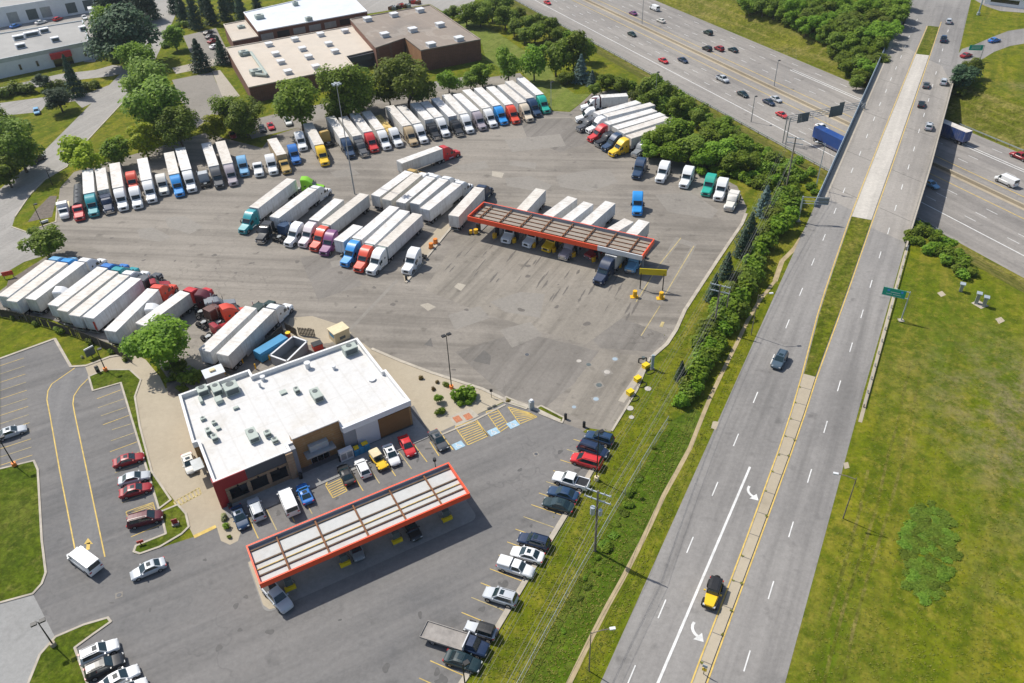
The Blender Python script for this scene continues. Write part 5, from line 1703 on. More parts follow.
# little yellow flatbed vehicle with a tan roof at the store
f, r = G(386, 471, .6), G(372, 451, .8)
rt = empty('utility_cart', ((f.x + r.x) / 2, (f.y + r.y) / 2, .025), math.atan2(f.y - r.y, f.x - r.x), 'little yellow off-road car with tan soft top between the white hatchback and the white sedan', 'car', S_)
mb = MB(); mb.loft([sec(x, w, .4, z, .08) for x, w, z in ((-2.1, .8, .95), (-.1, .82, 1.0), (.3, .72, .98), (1.7, .62, .92), (1.95, .55, .8))])
for s in (-1, 1):
    mb.box(.75, 1.85, min(s * .55, s * .86), max(s * .55, s * .86), .72, .82)
part('body', mb, M['paint'], rt, smooth=True, color=C_['yellow'])
part('soft_top', MB().loft([sec(x, w, .98, z, .1) for x, w, z in ((-2.0, .78, 1.72), (-.9, .78, 1.8), (-.1, .76, 1.78))]), M['cream'], rt)
part('windshield', plate([(.32, -.7, 1.0), (.32, .7, 1.0), (.02, .66, 1.7), (.02, -.66, 1.7)], .03), M['glass'], rt)
part('bumper', MB().box(1.95, 2.1, -.8, .8, .5, .65), M['black'], rt)
for s in (-1, 1):
    for x in (-1.35, 1.25):
        link('wheel', W_BIG, rt, (x, s * .8, .42))
# ------------------------------------------------------------------ buildings
def frame_tools(o, ang):
    X, Y = Vector((math.cos(ang), math.sin(ang), 0)), Vector((-math.sin(ang), math.cos(ang), 0))
    def inv(px, py, z):
        d = G(px, py, z) - Vector((o[0], o[1], 0))
        return d.dot(X), d.dot(Y)
    return X, Y, inv

def walls_ring(poly, z0, z1, t, mats, out=.03):
    """a parapet: one mesh running round the footprint (counter-clockwise), mitred at the corners"""
    n = len(poly)
    ps = [Vector(p) for p in poly]
    def off(i, d):
        a, b, c = ps[i - 1], ps[i], ps[(i + 1) % n]
        u, v = (b - a).normalized(), (c - b).normalized()
        nu, nv = Vector((-u.y, u.x)), Vector((-v.y, v.x))
        k = nu + nv
        k = k / max(.3, (1 + nu.dot(nv)))
        return b + k * d
    O = [off(i, -out) for i in range(n)]
    I = [off(i, t) for i in range(n)]
    mb = MB()
    for i in range(n):
        j = (i + 1) % n
        mb.face([(*O[i], z0), (*O[j], z0), (*O[j], z1), (*O[i], z1)])
        mb.face([(*I[j], z0), (*I[i], z0), (*I[i], z1), (*I[j], z1)])
        mb.face([(*O[i], z1), (*O[j], z1), (*I[j], z1), (*I[i], z1)])
        mb.face([(*O[j], z0), (*O[i], z0), (*I[i], z0), (*I[j], z0)])
    return mb

def unit(parent, x, y, z, w, d, h, grille=True, rz=0.0):
    u = part('air_unit', MB().box(-w / 2, w / 2, -d / 2, d / 2, .12, h).box(-w / 2 + .1, w / 2 - .1, -d / 2 + .1, d / 2 - .1, 0, .12), M['hvac'], parent, (x, y, z), rz)
    if grille:
        g = MB().cyl((0, d * .18, h), (0, d * .18, h + .06), min(w, d) * .3, 12).box(-w * .42, w * .42, -d / 2 - .015, -d / 2, .3, h - .15)
        part('grille', g, M['hvac_dark'], u)
    return u

# --- convenience store
S = empty('convenience_store', SO, SA, 'flat white-roofed store with brown walls and a dark red front corner', 'shop')
foot = [(.2, 0), (12.1, 0), (12.1, 1.5), (12.9, 1.5), (20.5, 1.5), (20.5, .45), (32.45, .45), (32.45, 9.7), (31.95, 9.75), (31.95, 20.9), (12.7, 21.3), (12.7, 23.1), (.7, 23.2), (-.3, 10.2), (.5, 10.1)]
part('wall', MB().prism(foot, 0, 4.6, 0, 0), M['brown_wall'], S)
part('roof', MB().prism(foot, 4.6, 4.78, 0, 0), M['roof_white'], S)
part('parapet', walls_ring(foot, 4.5, 5.62, .38, None), M['parapet'], S)
mb = MB().prism([(.2, -.02), (1.35, -.02), (1.35, -.20), (.17, -.20)], .1, 3.6, 0).prism([(.17, -.20), (4.85, -.20), (4.85, -.035), (.17, -.035)], 3.6, 5.7, 0)
mb.prism([(.17, -.19), (.17, .0), (.2, 1.0), (.03, 1.0), (.03, -.19)], .1, 5.7)
part('red_panel', mb, M['store_red'], S)
part('dark_band', MB().box(4.87, 11.0, -.18, -.035, 3.75, 5.7), M['dark_panel'], S)
part('stone_front', MB().box(1.36, 11.0, -.12, -.01, 0, 3.58), M['stone'], S)
mb = MB().box(11.02, 12.15, -.45, .6, 0, 5.4)
part('stone_pier', mb, M['stone'], S)
for x0_, x1_ in ((1.9, 4.5), (5.1, 7.6), (8.2, 10.7)):
    w = part('window', MB().box(x0_, x1_, -.16, -.125, 1.15, 3.0), M['window_dark'], S)
    fr = MB().box(x0_ - .08, x1_ + .08, -.2, -.123, 1.02, 1.14).box(x0_ - .08, x1_ + .08, -.2, -.123, 3.01, 3.12)
    part('window_frame', fr, M['black'], w)
    part('sconce', MB().cyl(((x0_ + x1_) / 2, -.4, 3.3), ((x0_ + x1_) / 2, -.4, 3.5), .16, 8).box((x0_ + x1_) / 2 - .03, (x0_ + x1_) / 2 + .03, -.4, -.12, 3.45, 3.5), M['black'], S)
part('entry_block', MB().box(12.92, 20.5, 1.15, 2.9, 0, 6.45), M['brown_wall'], S)
part('entry_cap', MB().box(12.85, 20.57, 1.08, 2.97, 6.45, 6.62), M['roof_white'], S)
part('entry_side', MB().box(12.16, 12.9, .3, 1.45, 0, 5.3), M['grey_panel'], S)
aw = part('awning', MB().box(14.0, 18.8, -.6, 1.14, 2.85, 3.1), M['steel'], S)
part('awning_sign_box', MB().box(14.9, 18.0, .35, 1.13, 3.11, 4.3), M['galv'], S)
dr = part('door', MB().box(14.9, 17.9, 1.06, 1.14, .13, 2.6), M['window_dark'], S)
mb = MB()
for x in (14.86, 15.85, 16.85, 17.84):
    mb.box(x, x + .08, 1.0, 1.055, .13, 2.6)
part('door_frame', mb, M['steel'], dr)
part('grey_recess', MB().box(20.52, 22.6, .30, .44, 0, 4.5), M['grey_panel'], S)
part('pale_panel', MB().box(22.62, 26.5, .24, .44, 0, 4.45), M['pale_blue_panel'], S)
part('brown_panel', MB().box(26.52, 32.0, .18, .44, .3, 4.2), simple('brown_cladding', (.20, .105, .04), .7, .1, .5), S)
part('fascia', MB().box(20.6, 32.5, .05, .41, 4.5, 5.6), M['wall_white'], S)
part('drive_through_hood', MB().box(-1.6, .0, 7.0, 9.6, 2.6, 2.85).box(-.4, .1, 7.4, 9.2, .9, 2.6), M['steel'], S)
_, _, sinv = frame_tools(SO, SA)
for (px, py), (w, d, h), g in [((253, 437), (1.5, 2.7, 1.1), 1), ((317, 397), (1.5, 2.7, 1.2), 1), ((350.5, 352), (2.5, 1.7, 1.5), 1), ((232, 391), (2.3, 2.2, 1.5), 1), ((203.5, 393), (1.7, 1.7, 1.3), 1), ((217, 391), (1.5, 2.6, 1.2), 1), ((219, 401), (1.1, 1.4, .8), 0),
                               ((297, 391.5), (.8, 1.1, .9), 1), ((283, 392), (1.1, 1.0, .3), 0), ((201, 401), (.5, 1.5, .7), 0), ((215, 439), (.9, 1.2, .9), 1), ((209, 433), (.8, 1.1, 1.0), 1), ((268, 435), (1.0, 1.0, .9), 1), ((275, 441), (.9, .9, .7), 1), ((236, 408), (.9, .5, .4), 0), ((203, 419), (.8, .7, .5), 1), ((214, 423), (.7, .7, .5), 1), ((218, 428), (.7, .7, .4), 0)]:
    x, y = sinv(px, py, 5.0)
    unit(S, x, y, 4.78, w, d, h, g)
for px, py, r_, h in ((308, 367, .45, 1.1), (334, 368, .3, .6), (263, 379, .35, .7), (260, 386, .2, .9), (372, 379, .5, .15)):
    x, y = sinv(px, py, 5.0)
    part('roof_vent', MB().cyl((0, 0, 0), (0, 0, h), r_, 10).cyl((0, 0, h), (0, 0, h + .15), r_ * 1.3, 10), M['white_panel'], S, (x, y, 4.78))

# --- fuel canopies
def canopy(label, o, ang, L, W, zt, cross, pipes, cols, deckm, beamm, grey_from=None, fz=1.0):
    c = empty('fuel_canopy', (o[0], o[1], 0), ang, label, 'canopy')
    zb = zt - fz
    t = .22
    part('roof_deck', MB().box(t, L - t, t, W - t, zb + .12, zb + .3), M[deckm], c)
    if grey_from is None:
        part('fascia', MB().box(0, L, 0, t, zb, zt), M['orange_red'], c)
    else:
        part('fascia', MB().box(0, grey_from, 0, t, zb, zt), M['orange_red'], c)
        part('fascia', MB().box(grey_from + .004, L, 0, t, zb, zt), M['white_panel'], c, label='pale grey unpainted end of the fascia')
    part('fascia', MB().box(0, L, W - t + .003, W, zb, zt, 0).box(0, L, W - t - .06, W - t, zb + .31, zt - .02, 1), [M['orange_red'], M['grey_panel']], c)  # grey liner: shade on the back fascia's inner face put into its colour
    for x0_, x1_ in ((0.003, t), (L - t, L - .003)):
        part('fascia', MB().box(x0_, x1_, t + .003, W - t - .003, zb, zt, 0), [M['orange_red']], c)
    for x in cross:
        part('cross_beam', MB().box(x - .11, x + .11, t + .08, W - t - .1, zb + .5, zb + .72).box(x - .09, x + .09, W * .28 - .12, W * .28 + .12, zb + .31, zb + .5).box(x - .09, x + .09, W * .72 - .12, W * .72 + .12, zb + .31, zb + .5), M[beamm], c)
    for y, w, m_ in pipes:
        part('roof_beam', MB().box(t + .05, L - t - .05, y - w, y + w, zb + .36, zb + .49), M[m_], c)
    for x, y in cols:
        part('column', MB().box(x - .2, x + .2, y - .2, y + .2, 0, zb + .12), M['steel'], c)
    mb = MB()
    for i in range(int(L / 5)):
        for y in (W * .3, W * .7):
            mb.box(2 + i * 5, 2.9 + i * 5, y - .3, y + .3, zb + .06, zb + .119)
    part('light_panel', mb, M['white_panel'], c)
    return c
C1O, C1A, C1L, C1W = (-34.06, 63.78), R(27.62), 30.63, 7.15
PX = [3.5, 11.35, 19.2, 27.1]
canopy('orange-red fuel canopy with a white roof in front of the store', C1O, C1A, C1L, C1W, 5.0, [4.1, 9.6, 15.2, 20.8, 26.3], [(1.75, .1, 'brown_steel'), (2.85, .05, 'lumber'), (3.95, .1, 'brown_steel'), (6.35, .1, 'brown_steel')],
       [(x, y) for x in PX for y in (2.4, 5.2)], 'deck', 'rust', None, .95)
C2O, C2A, C2L, C2W = (-8.97, 159.75), R(-28.8), 41.5, 7.65
canopy('long orange-red truck fuelling canopy with rusty roof beams and a grey end panel', C2O, C2A, C2L, C2W, 5.5, [2.4 + 5.1 * k for k in range(8)], [(1.6, .07, 'rust'), (3.0, .07, 'rust'), (4.6, .07, 'rust'), (6.2, .07, 'rust')],
       [(x, 3.8) for x in [.7 + 4.98 * k for k in range(9)] if x < 41], 'deck_grey', 'rust', 31.6, 1.1)
c1x, c1y, _ = frame_tools(C1O, C1A)
c2x, c2y, _ = frame_tools(C2O, C2A)
def c1(x, y, z=0.0):
    return Vector((*C1O, z)) + c1x * x + c1y * y
def c2(x, y, z=0.0):
    return Vector((*C2O, z)) + c2x * x + c2y * y
# concrete pad under the fuel canopy
def roundrect(x0_, x1_, y0_, y1_, r):
    pts = []
    for cx, cy, a0 in ((x1_ - r, y1_ - r, 0), (x0_ + r, y1_ - r, 90), (x0_ + r, y0_ + r, 180), (x1_ - r, y0_ + r, 270)):
        pts += [(cx + r * math.cos(R(a0 + 15 * i)), cy + r * math.sin(R(a0 + 15 * i))) for i in range(7)]
    return pts
struct('fuel_pad', MB().sheet([c1(x, y).xy for x, y in roundrect(-.6, 31.2, -.9, 9.0, 1.2)], .04), M['pad'])
struct('kerb', MB().sheet([c1(x, y).xy for x, y in [(-.45, 8.6), (-.45, .6), (.1, -.5), (1.0, -.7), (1.9, -.3), (1.4, .4), (1.0, 3), (.8, 8.6)]], .055), M['tan_concrete'])
for i, x in enumerate(PX):
    lab = ['fuel pump with yellow skirt beside the silver pickup', 'fuel pump with yellow skirt beside the grey hatchback', 'yellow-skirted fuel pump left of the black sedan under the red canopy', 'yellow-skirted fuel pump at the right end of the red canopy'][i]
    p = c1(x, 1.2, .04)
    t = empty('fuel_pump', p, C1A, lab, 'fuel pump', 'pumps under the red canopy')
    part('island', MB().box(-.75, .75, -.5, 5.6, 0, .16), M['pad'], t)
    part('skirt', MB().box(-.75, .75, -.42, -.05, .16, .75).box(-.75, .75, -.40, .45, .16, .3), M['bright_yellow'], t)
    b = part('cabinet', MB().box(-.5, .5, -.02, .5, .3, 1.9), M['hvac_dark'], t)
    part('display', MB().box(-.52, -.501, .08, .42, 1.2, 1.7).box(.501, .52, .08, .42, 1.2, 1.7), M['lamp_clear'], b)
    part('hose', MB().pipe([(.53, .2, 1.5), (.8, .2, 1.0), (.75, .2, .5), (.53, .2, .7)], .03), M['black'], t)
# truck lanes: guard drums and pumps
for k in range(8):
    x = [.7, 5.6, 10.6, 15.5, 20.5, 25.2, 29.95, 35.9][k]
    p = c2(x, 2.6, .03)
    words = ['beside the post at the left end of the truck canopy', 'left of the first white cab under the truck canopy', 'between the two white cabs under the truck canopy', 'left of the yellow cab under the truck canopy', 'right of the yellow cab under the truck canopy',
             'left of the dark red cab under the truck canopy', 'between the dark red and the navy cab at the truck canopy', 'left of the pale blue tractor at the truck canopy'][k]
    t = empty('fuel_pump', p, C2A, 'yellow guarded diesel pump ' + words, 'fuel pump', 'diesel pumps under the truck canopy')
    part('guard_drum', MB().cyl((0, -.4, 0), (0, -.4, 1.15), .52, 14), M['yellow'], t, smooth=True)
    part('island', MB().box(-.6, .6, -.9, 4.4, 0, .15), M['pad'], t)
    part('cabinet', MB().box(-.35, .35, .5, 1.3, .15, 2.0), M['black'], t)
t = empty('bollard', c2(-.3, 1.6, .02), 0, 'low yellow guard bollard outside the left end of the truck canopy', 'bollard')
part('post', MB().cyl((0, 0, 0), (0, 0, 1.0), .35, 12), M['yellow'], t); part('foot', MB().box(-.6, .6, -.4, .4, 0, .15), M['black'], t)

# --- brick works
B = empty('brick_factory', G(251, 101), 0, 'large brown brick works with beige, taupe and pale flat roofs', 'factory')
B.location = (0, 0, 0)
def block(px, zt, wallm, roofm, nm, inset=True):
    poly = [G(x, y, zt).xy for x, y in px]
    area_ = sum(poly[i].x * poly[(i + 1) % len(poly)].y - poly[(i + 1) % len(poly)].x * poly[i].y for i in range(len(poly)))
    if area_ < 0:
        poly.reverse()
    part('wall', MB().prism(poly, 0, zt - .35), M[wallm], B)
    part('roof', MB().prism(poly, zt - .35, zt - .3), M[roofm], B)
    part('parapet', walls_ring(poly, zt - .34, zt, .3, None, .08), M[roofm if roofm != 'roof_pale' else 'wall_white'], B)
block([(248.7, 87), (353.7, 65.5), (346, 56), (376.5, 49), (352, 25.5), (226, 47.5)], 5.2, 'brick', 'roof_beige', 'main')
block([(421, 50), (480.5, 39), (430, 4.5), (350, 18.8), (375.5, 47.5), (405, 37.5)], 7.3, 'brick', 'roof_dark', 'hall')
block([(257.7, 31), (367, 11), (345, -11), (243.5, 12)], 7.0, 'brick', 'roof_pale', 'rear')
block([(232.5, 41), (258, 36), (245, 20), (223.5, 24)], 5.8, 'brick', 'roof_beige', 'annex')
a, b = G(405, 37.5, 7.3), G(421, 50, 7.3)
mb = MB(); d = (b - a).normalized(); n = Vector((d.y, -d.x, 0)) * -.12
if (n.dot(Vector((-1, 0, 0))) < 0): n = -n
mb.face([(a + n).xy.to_3d(), (b + n).xy.to_3d(), (b + n).xy.to_3d() + Vector((0, 0, 6.8)), (a + n).xy.to_3d() + Vector((0, 0, 6.8))])
part('orange_wall', mb, M['orange_brick'], B)
a, b = G(376, 49, 5.2), G(405, 40, 5.2)
a, b = G(347, 57, 4.6), G(404, 44.5, 4.6)
mb = MB()
d = (b - a).normalized(); nn = Vector((d.y, -d.x, 0))
mb.prism([(a + nn * 1.4).xy, (b + nn * 1.4).xy, (b - nn * 9).xy, (a - nn * 9).xy], 2.6, 4.62)
mb.prism([(a + nn * .5).xy, (b + nn * .5).xy, (b - nn * 8).xy, (a - nn * 8).xy], 0, 2.6)
part('dark_porch_block', mb, M['dark_panel'], B)  # solid dark block; shade of the recessed porch and its glass put into colour
for px, py in [(269, 45), (295, 40), (320.6, 35), (275.6, 54.5), (302.5, 49.5), (328.7, 44.5), (281, 62.5), (308.7, 57.5), (335, 52), (288, 72.5), (316, 67.5), (345, 31.5)]:
    p = G(px, py, 5.3)
    v = part('roof_vent', MB().box(-1.1, 1.1, -1.1, 1.1, .0, .9).box(-1.25, 1.25, -1.25, 1.25, .9, 1.25), M['white_panel'], B, (p.x, p.y, 4.9), R(28))
for px, py in [(367.7, 20), (394, 15.5), (420, 11), (384.7, 35.5), (412.7, 30.5), (440, 25.5), (431, 45.5), (459, 39.5)]:
    p = G(px, py, 7.4)
    part('roof_vent', MB().box(-1.3, 1.3, -1.3, 1.3, .0, 1.0).box(-1.45, 1.45, -1.45, 1.45, 1.0, 1.4), M['white_panel'], B, (p.x, p.y, 7.0), R(28))
duct = [G(x, y, 5.6) for x, y in [(243, 54.5), (251, 52.5), (267, 75), (256, 74)]]
mb = MB()
for a, b in zip(duct, duct[1:]):
    mb.cyl(a, b, .55, 6)
part('duct', mb, M['hvac'], B)
for px, py, s_ in ((244, 54, 1.6), (256, 73, 1.8), (241.5, 28.5, 1.3), (259.5, 17.5, 1.6), (309, 20, 1.2), (295.5, 4.5, 1.0)):
    zt = 5.3 if px < 258 else 7.1
    p = G(px, py, zt)
    u = part('air_unit', MB().box(-s_, s_, -s_ * .8, s_ * .8, 0, 1.5), M['hvac'], B, (p.x, p.y, zt - .4), R(28))
    part('grille', MB().cyl((0, 0, 1.5), (0, 0, 1.62), s_ * .5, 10), M['hvac_dark'], u)
# dark loading openings under the pale roof
a, b = G(257.7, 31, 7.0), G(367, 11, 7.0)
d = (b - a).normalized(); nn = Vector((d.y, -d.x, 0)); ln = (b - a).length
mb, mb2 = MB(), MB()
for i in range(7):
    t0, t1 = (i + .12) / 7, (i + .88) / 7
    m_ = mb if i in (1, 5) else mb2
    p, q = a + d * ln * t0 + nn * .06, a + d * ln * t1 + nn * .06
    (m_).face([(p.x, p.y, 3.4 if i else 3.2), (q.x, q.y, 3.4), (q.x, q.y, 5.6), (p.x, p.y, 5.6)])
part('loading_opening', mb, M['black'], B); part('wall_panel', mb2, M['steel'], B)

# --- white warehouses at the far left
Wh = empty('warehouse', (0, 0, 0), 0, 'white warehouse with a grey ballast roof and a dark red entrance awning', 'warehouse')
poly = [G(x, y, 6.4).xy for x, y in [(-60, 71.5), (0, 59), (89, 41), (82.5, 20), (0, 33), (-60, 42)]]
a_ = sum(poly[i].x * poly[(i + 1) % 6].y - poly[(i + 1) % 6].x * poly[i].y for i in range(6))
if a_ < 0: poly.reverse()
part('wall', MB().prism(poly, 0, 6.0), M['wall_white'], Wh)
part('roof', MB().prism(poly, 6.0, 6.05), M['roof_grey'], Wh)
part('parapet', walls_ring(poly, 5.0, 6.4, .3, None, .06), M['galv'], Wh)
fa, fb = G(0, 59, 6.4), G(89, 41, 6.4)
fd = (fb - fa).normalized(); fn = Vector((fd.y, -fd.x, 0)); fl_ = (fb - fa).length
def onwall(t, z, o=.08):
    p = fa + fd * fl_ * t + fn * o
    return Vector((p.x, p.y, z))
def wallbox(t0, t1, z0_, z1_, o0, o1):
    mb = MB()
    mb.prism([onwall(t0, 0, o1).xy, onwall(t1, 0, o1).xy, onwall(t1, 0, o0).xy, onwall(t0, 0, o0).xy], z0_, z1_)
    return mb
part('awning', wallbox(.52, .755, 2.9, 4.9, .07, 1.2), M['awning_red'], Wh)
part('entrance', wallbox(.535, .75, .1, 2.9, .02, .5), M['window_dark'], Wh)
for t in (.17, .36, .91):
    part('window', wallbox(t - .012, t + .012, 1.5, 3.4, .02, .1), M['window_dark'], Wh)
for px, py, s_ in ((19, 38.5, 1.9), (32, 35, 2.6), (44.5, 31.5, 1.6), (21, 47, 1.6), (55.5, 40.5, 1.4), (83, 29.5, 1.2)):
    p = G(px, py, 6.4)
    u = part('air_unit', MB().box(-s_, s_, -1.0, 1.0, 0, 1.6), M['wall_white'], Wh, (p.x, p.y, 6.05), R(35))
    part('grille', MB().box(-s_ * .8, s_ * .8, -1.05, -1.0, .3, 1.3), M['hvac_dark'], u)
Wh2 = empty('warehouse', (0, 0, 0), 0, 'long white warehouse with loading doors behind the grey-roofed one', 'warehouse')
ga, gb = G(-60, 37.5), G(104, 10)
gd = (gb - ga).normalized(); gn = Vector((-gd.y, gd.x, 0)); gl = (gb - ga).length
poly = [ga.xy, gb.xy, (gb + gn * 60).xy, (ga + gn * 60).xy]
part('wall', MB().prism(poly, 0, 7.2), M['wall_white'], Wh2)
part('roof', MB().prism(poly, 7.2, 7.25), M['roof_grey'], Wh2)
part('parapet', walls_ring(poly, 6.9, 7.6, .3, None, .06), M['wall_white'], Wh2)
for px, dark in ((13, 0), (32, 1), (46, 0), (72, 1), (90, 1)):
    t = (px + 60) / 164
    c = ga + gd * gl * t - gn * .06
    mb = MB().prism([(c - gd * 2).xy, (c + gd * 2).xy, (c + gd * 2 + gn * .05).xy, (c - gd * 2 + gn * .05).xy], .9, 5.0)
    part('loading_door', mb, M['hvac_dark' if dark else 'steel'], Wh2)
# low pale building beyond the junction
lb = empty('roadside_building', (0, 0, 0), 0, 'low white building just beyond the junction at the top right', 'building')
pa, pb = G(984, 4), G(1060, 14)
d = (pb - pa).normalized(); n = Vector((-d.y, d.x, 0))
poly = [(pa).xy, (pb).xy, (pb + n * 14).xy, (pa + n * 14).xy]
part('wall', MB().prism(poly, 0, 3.4), M['wall_white'], lb); part('roof', MB().prism([(pa - d * .5 - n * .5).xy, (pb + d * .5 - n * .5).xy, (pb + d * .5 + n * 14.5).xy, (pa - d * .5 + n * 14.5).xy], 3.4, 3.7), M['roof_pale'], lb)
part('window', MB().prism([(pa + d * 2 - n * .05).xy, (pa + d * 12 - n * .05).xy, (pa + d * 12 - n * .01).xy, (pa + d * 2 - n * .01).xy], 1.2, 2.6), M['window_dark'], lb)

# --- bridge
br = empty('bridge', av(155, -11), 0, 'concrete road bridge with blue-grey rails crossing the freeway', 'bridge')
br.location = (0, 0, 0)
def rs(s): return interp(RE, s)
poly = [av(s, .75).xy for s in (84, 230)] + [av(s, rs(s) - .6).xy for s in (196, 180, 150, 115, 80, 68)]
part('deck', MB().prism(poly, -1.3, -.05), M['grey_concrete'], br)
def rail_run(s0, s1, nfun, z0_, z1_, t, m_, nm, step=6):
    mb = MB()
    k = max(1, int((s1 - s0) / step))
    for i in range(k):
        a, b = s0 + (s1 - s0) * i / k, s0 + (s1 - s0) * (i + 1) / k
        pts = [av(a, nfun(a)), av(b, nfun(b)), av(b, nfun(b) + t), av(a, nfun(a) + t)]
        mb.prism([p.xy for p in pts], z0_, z1_)
    return part(nm, mb, M[m_], br)
rail_run(84, 229, lambda s: .35, -1.3, 1.1, .3, 'bridge_rail', 'parapet')
rail_run(84, 229, lambda s: .42, 1.1, 1.75, .14, 'bridge_rail', 'hand_rail')
rail_run(72, 188, lambda s: rs(s) - .45, -.9, .85, .35, 'concrete', 'parapet')
for o_ in (15, 29, 43):
    pass
for o_ in (-1.6, 27.0, 55):
    # bent across the bridge, parallel to the freeway
    lo, hi = None, None
    mb = MB()
    pts = []
    for n_ in (0, -20.8):
        for s in range(60, 240):
            p = av(s, n_)
            if (foff(p.x, p.y) - o_) * (foff(*av(s + 1, n_).xy) - o_) <= 0:
                pts.append(p); break
    if len(pts) == 2:
        d = (pts[1] - pts[0])
        for k in range(5):
            c = pts[0] + d * (k + .5) / 5
            mb.cyl((c.x, c.y, FZ), (c.x, c.y, -2.0), .5, 12)
        n = Vector((-d.y, d.x, 0)).normalized() * .6
        mb.prism([(pts[0] + n).xy, (pts[1] + n).xy, (pts[1] - n).xy, (pts[0] - n).xy], -2.0, -1.31)
        part('pier', mb, M['concrete'], br)

# ------------------------------------------------------------------ street furniture
def vz(base, top):
    """height of something that stands on base and reaches the pixel top"""
    b = GT(*base)
    best = (1e9, 1)
    inv = CAM_M.inverted()
    for i in range(5, 350):
        z = i * .1
        q = inv @ (b + Vector((0, 0, z)))
        e = math.hypot(IW / 2 + FPX * q.x / -q.z - top[0], IH / 2 - FPX * q.y / -q.z - top[1])
        best = min(best, (e, z))
    return b, best[1]

def light_pole(base, top, label, heads=2, base_m=None, col='black', r=.11, arm=None, hh=None, lean=True):
    b, h = vz(base, top)
    h = hh or h
    t = empty('light_pole', b, R(30), label, 'street light' if arm else 'light pole', 'light poles')
    part('pole', MB().cyl((0, 0, 0), (0, 0, h), r, 8, 0, r * .6), M[col], t)
    if base_m:
        part('footing', MB().cyl((0, 0, 0), (0, 0, .75), .36, 12), M[base_m], t)
    if arm:
        a = Vector(arm) 
        a = Matrix.Rotation(-R(30), 3, 'Z') @ Vector((a.x, a.y, 0))
        part('arm', MB().pipe([(0, 0, h - .3), (a.x * .5, a.y * .5, h), (a.x, a.y, h + .05)], .06), M[col], t)
        part('lamp', MB().box(-.2, .5, -.18, .18, -.1, .08), M['white_panel'], t, (a.x, a.y, h + .05), math.atan2(a.y, a.x))
    else:
        for k in range(heads):
            sgn = 1 if k == 0 else -1
            part('lamp', MB().box(min(sgn * .15, sgn * .85), max(sgn * .15, sgn * .85), -.28, .28, -.22, .0), M['black'], t, (0, 0, h), R(90) * (k // 2))
    return t
light_pole((451.7, 388.7), (450, 334), 'black twin-head light pole with an orange footing in the planted triangle', 2, 'orange')
light_pole((54, 646), (37.5, 622), 'black twin-head light pole on the lower left grass island', 2, 'tan_concrete')
light_pole((44.5, 230), (34, 204), 'thin dark light pole in the dark planting bed by the street', 1)
light_pole((52.5, 185), (45, 170), 'thin dark light pole on the grass edge above the planting bed', 1)
light_pole((106, 371), (95, 350), 'dark light pole with an orange footing on the drive-through island', 1, 'orange')
light_pole((15, 466), (1, 436), 'dark light pole at the tip of the left lawn', 1, 'orange')
light_pole((596.5, 480), (598, 432), 'dark light pole with a tan footing beside the white pickup on the right kerb', 1, 'cream')
light_pole((466, 692), (464, 664), 'black light pole at the lower edge below the teal sedan', 1)
light_pole((589, 671), (589, 632), 'street light with a long arm near the lower end of the worn footpath', 1, None, 'wood', .09, (2.4, .3))
light_pole((843, 518.5), (855, 477.5), 'street light leaning its lamp over the right edge of the avenue', 1, None, 'wood', .1, (-2.4, .9))
light_pole((751, 335), (760, 295), 'street light beside the footpath near the hedge, above the grey car', 1, None, 'wood', .09, (2.2, .2))
light_pole((815.5, 189), (823, 143), 'tall galvanised street light at the near left end of the bridge', 1, None, 'galv', .14, (-1.7, .9))
light_pole((551, 111), (551, 82), 'light pole on the grass corner right of the turquoise truck', 1, None, 'galv', .1)
light_pole((642, 23.5), (643, -4), 'freeway light mast in the median, farthest up', 1, None, 'steel', .14)
light_pole((774, 86), (776.5, 60), 'freeway light mast in the median near the double white line', 1, None, 'steel', .14)
light_pole((751, 122), (753.5, 96), 'freeway light mast on the near shoulder below the navy car', 1, None, 'steel', .14)
light_pole((655, 101), (656.5, 72), 'slender mast in the bushes behind the truck rank', 1, None, 'steel', .12)
# tall mast in the yard
b, h = vz((354.8, 194), (337, 83))
t = empty('light_mast', b, 0, 'very tall pale mast carrying a ring of flood lights in the yard', 'light mast')
part('pole', MB().cyl((0, 0, 0), (0, 0, h), .17, 12, 0, .08), M['steel'], t, smooth=True)
part('ring', MB().cyl((0, 0, h - .3), (0, 0, h), .6, 12), M['steel'], t)
for k in range(6):
    a = R(60 * k)
    part('lamp', MB().box(.6, 1.15, -.2, .2, -.3, .0), M['galv'], t, (0, 0, h - .1), a)

# utility poles and wires
def utility(base, top, label, arms, tr=False, h=None):
    b, hz = vz(base, top)
    h = h or hz
    t = empty('utility_pole', b, AA - R(90), label, 'utility pole', 'utility poles beside the hedge')
    part('pole', MB().cyl((0, 0, 0), (0, 0, h), .20, 10, 0, .13), M['wood'], t, smooth=True)
    for z in arms:
        part('crossarm', MB().box(-1.9, 1.9, -.08, .08, h - z - .1, h - z + .06), M['galv'], t)
        mb = MB()
        for x in (-1.8, -.9, .9, 1.8):
            mb.cyl((x, 0, h - z + .06), (x, 0, h - z + .3), .06, 6)
        part('insulators', mb, M['white_panel'], t)
    if tr:
        part('transformer', MB().cyl((-.55, -.2, h - 4.6), (-.55, -.2, h - 3.3), .35, 12), M['galv'], t)
        part('transformer', MB().cyl((.55, -.2, h - 4.3), (.55, -.2, h - 3.3), .28, 12), M['galv'], t)
    return b, h
ub1, uh1 = utility((595, 551), (606, 489), 'wooden utility pole with two crossarms and transformers by the lower car park', (.3, 1.8), True, 12.5)
ub2, uh2 = utility((714, 328), (722, 285), 'utility pole with twin crossarms standing in the hedge by the yard corner', (.2, 1.5), False)
ub3, uh3 = utility((785.5, 191), (802, 133), 'tall utility pole near the bridge end', (.3, 1.6), False, 14.0)
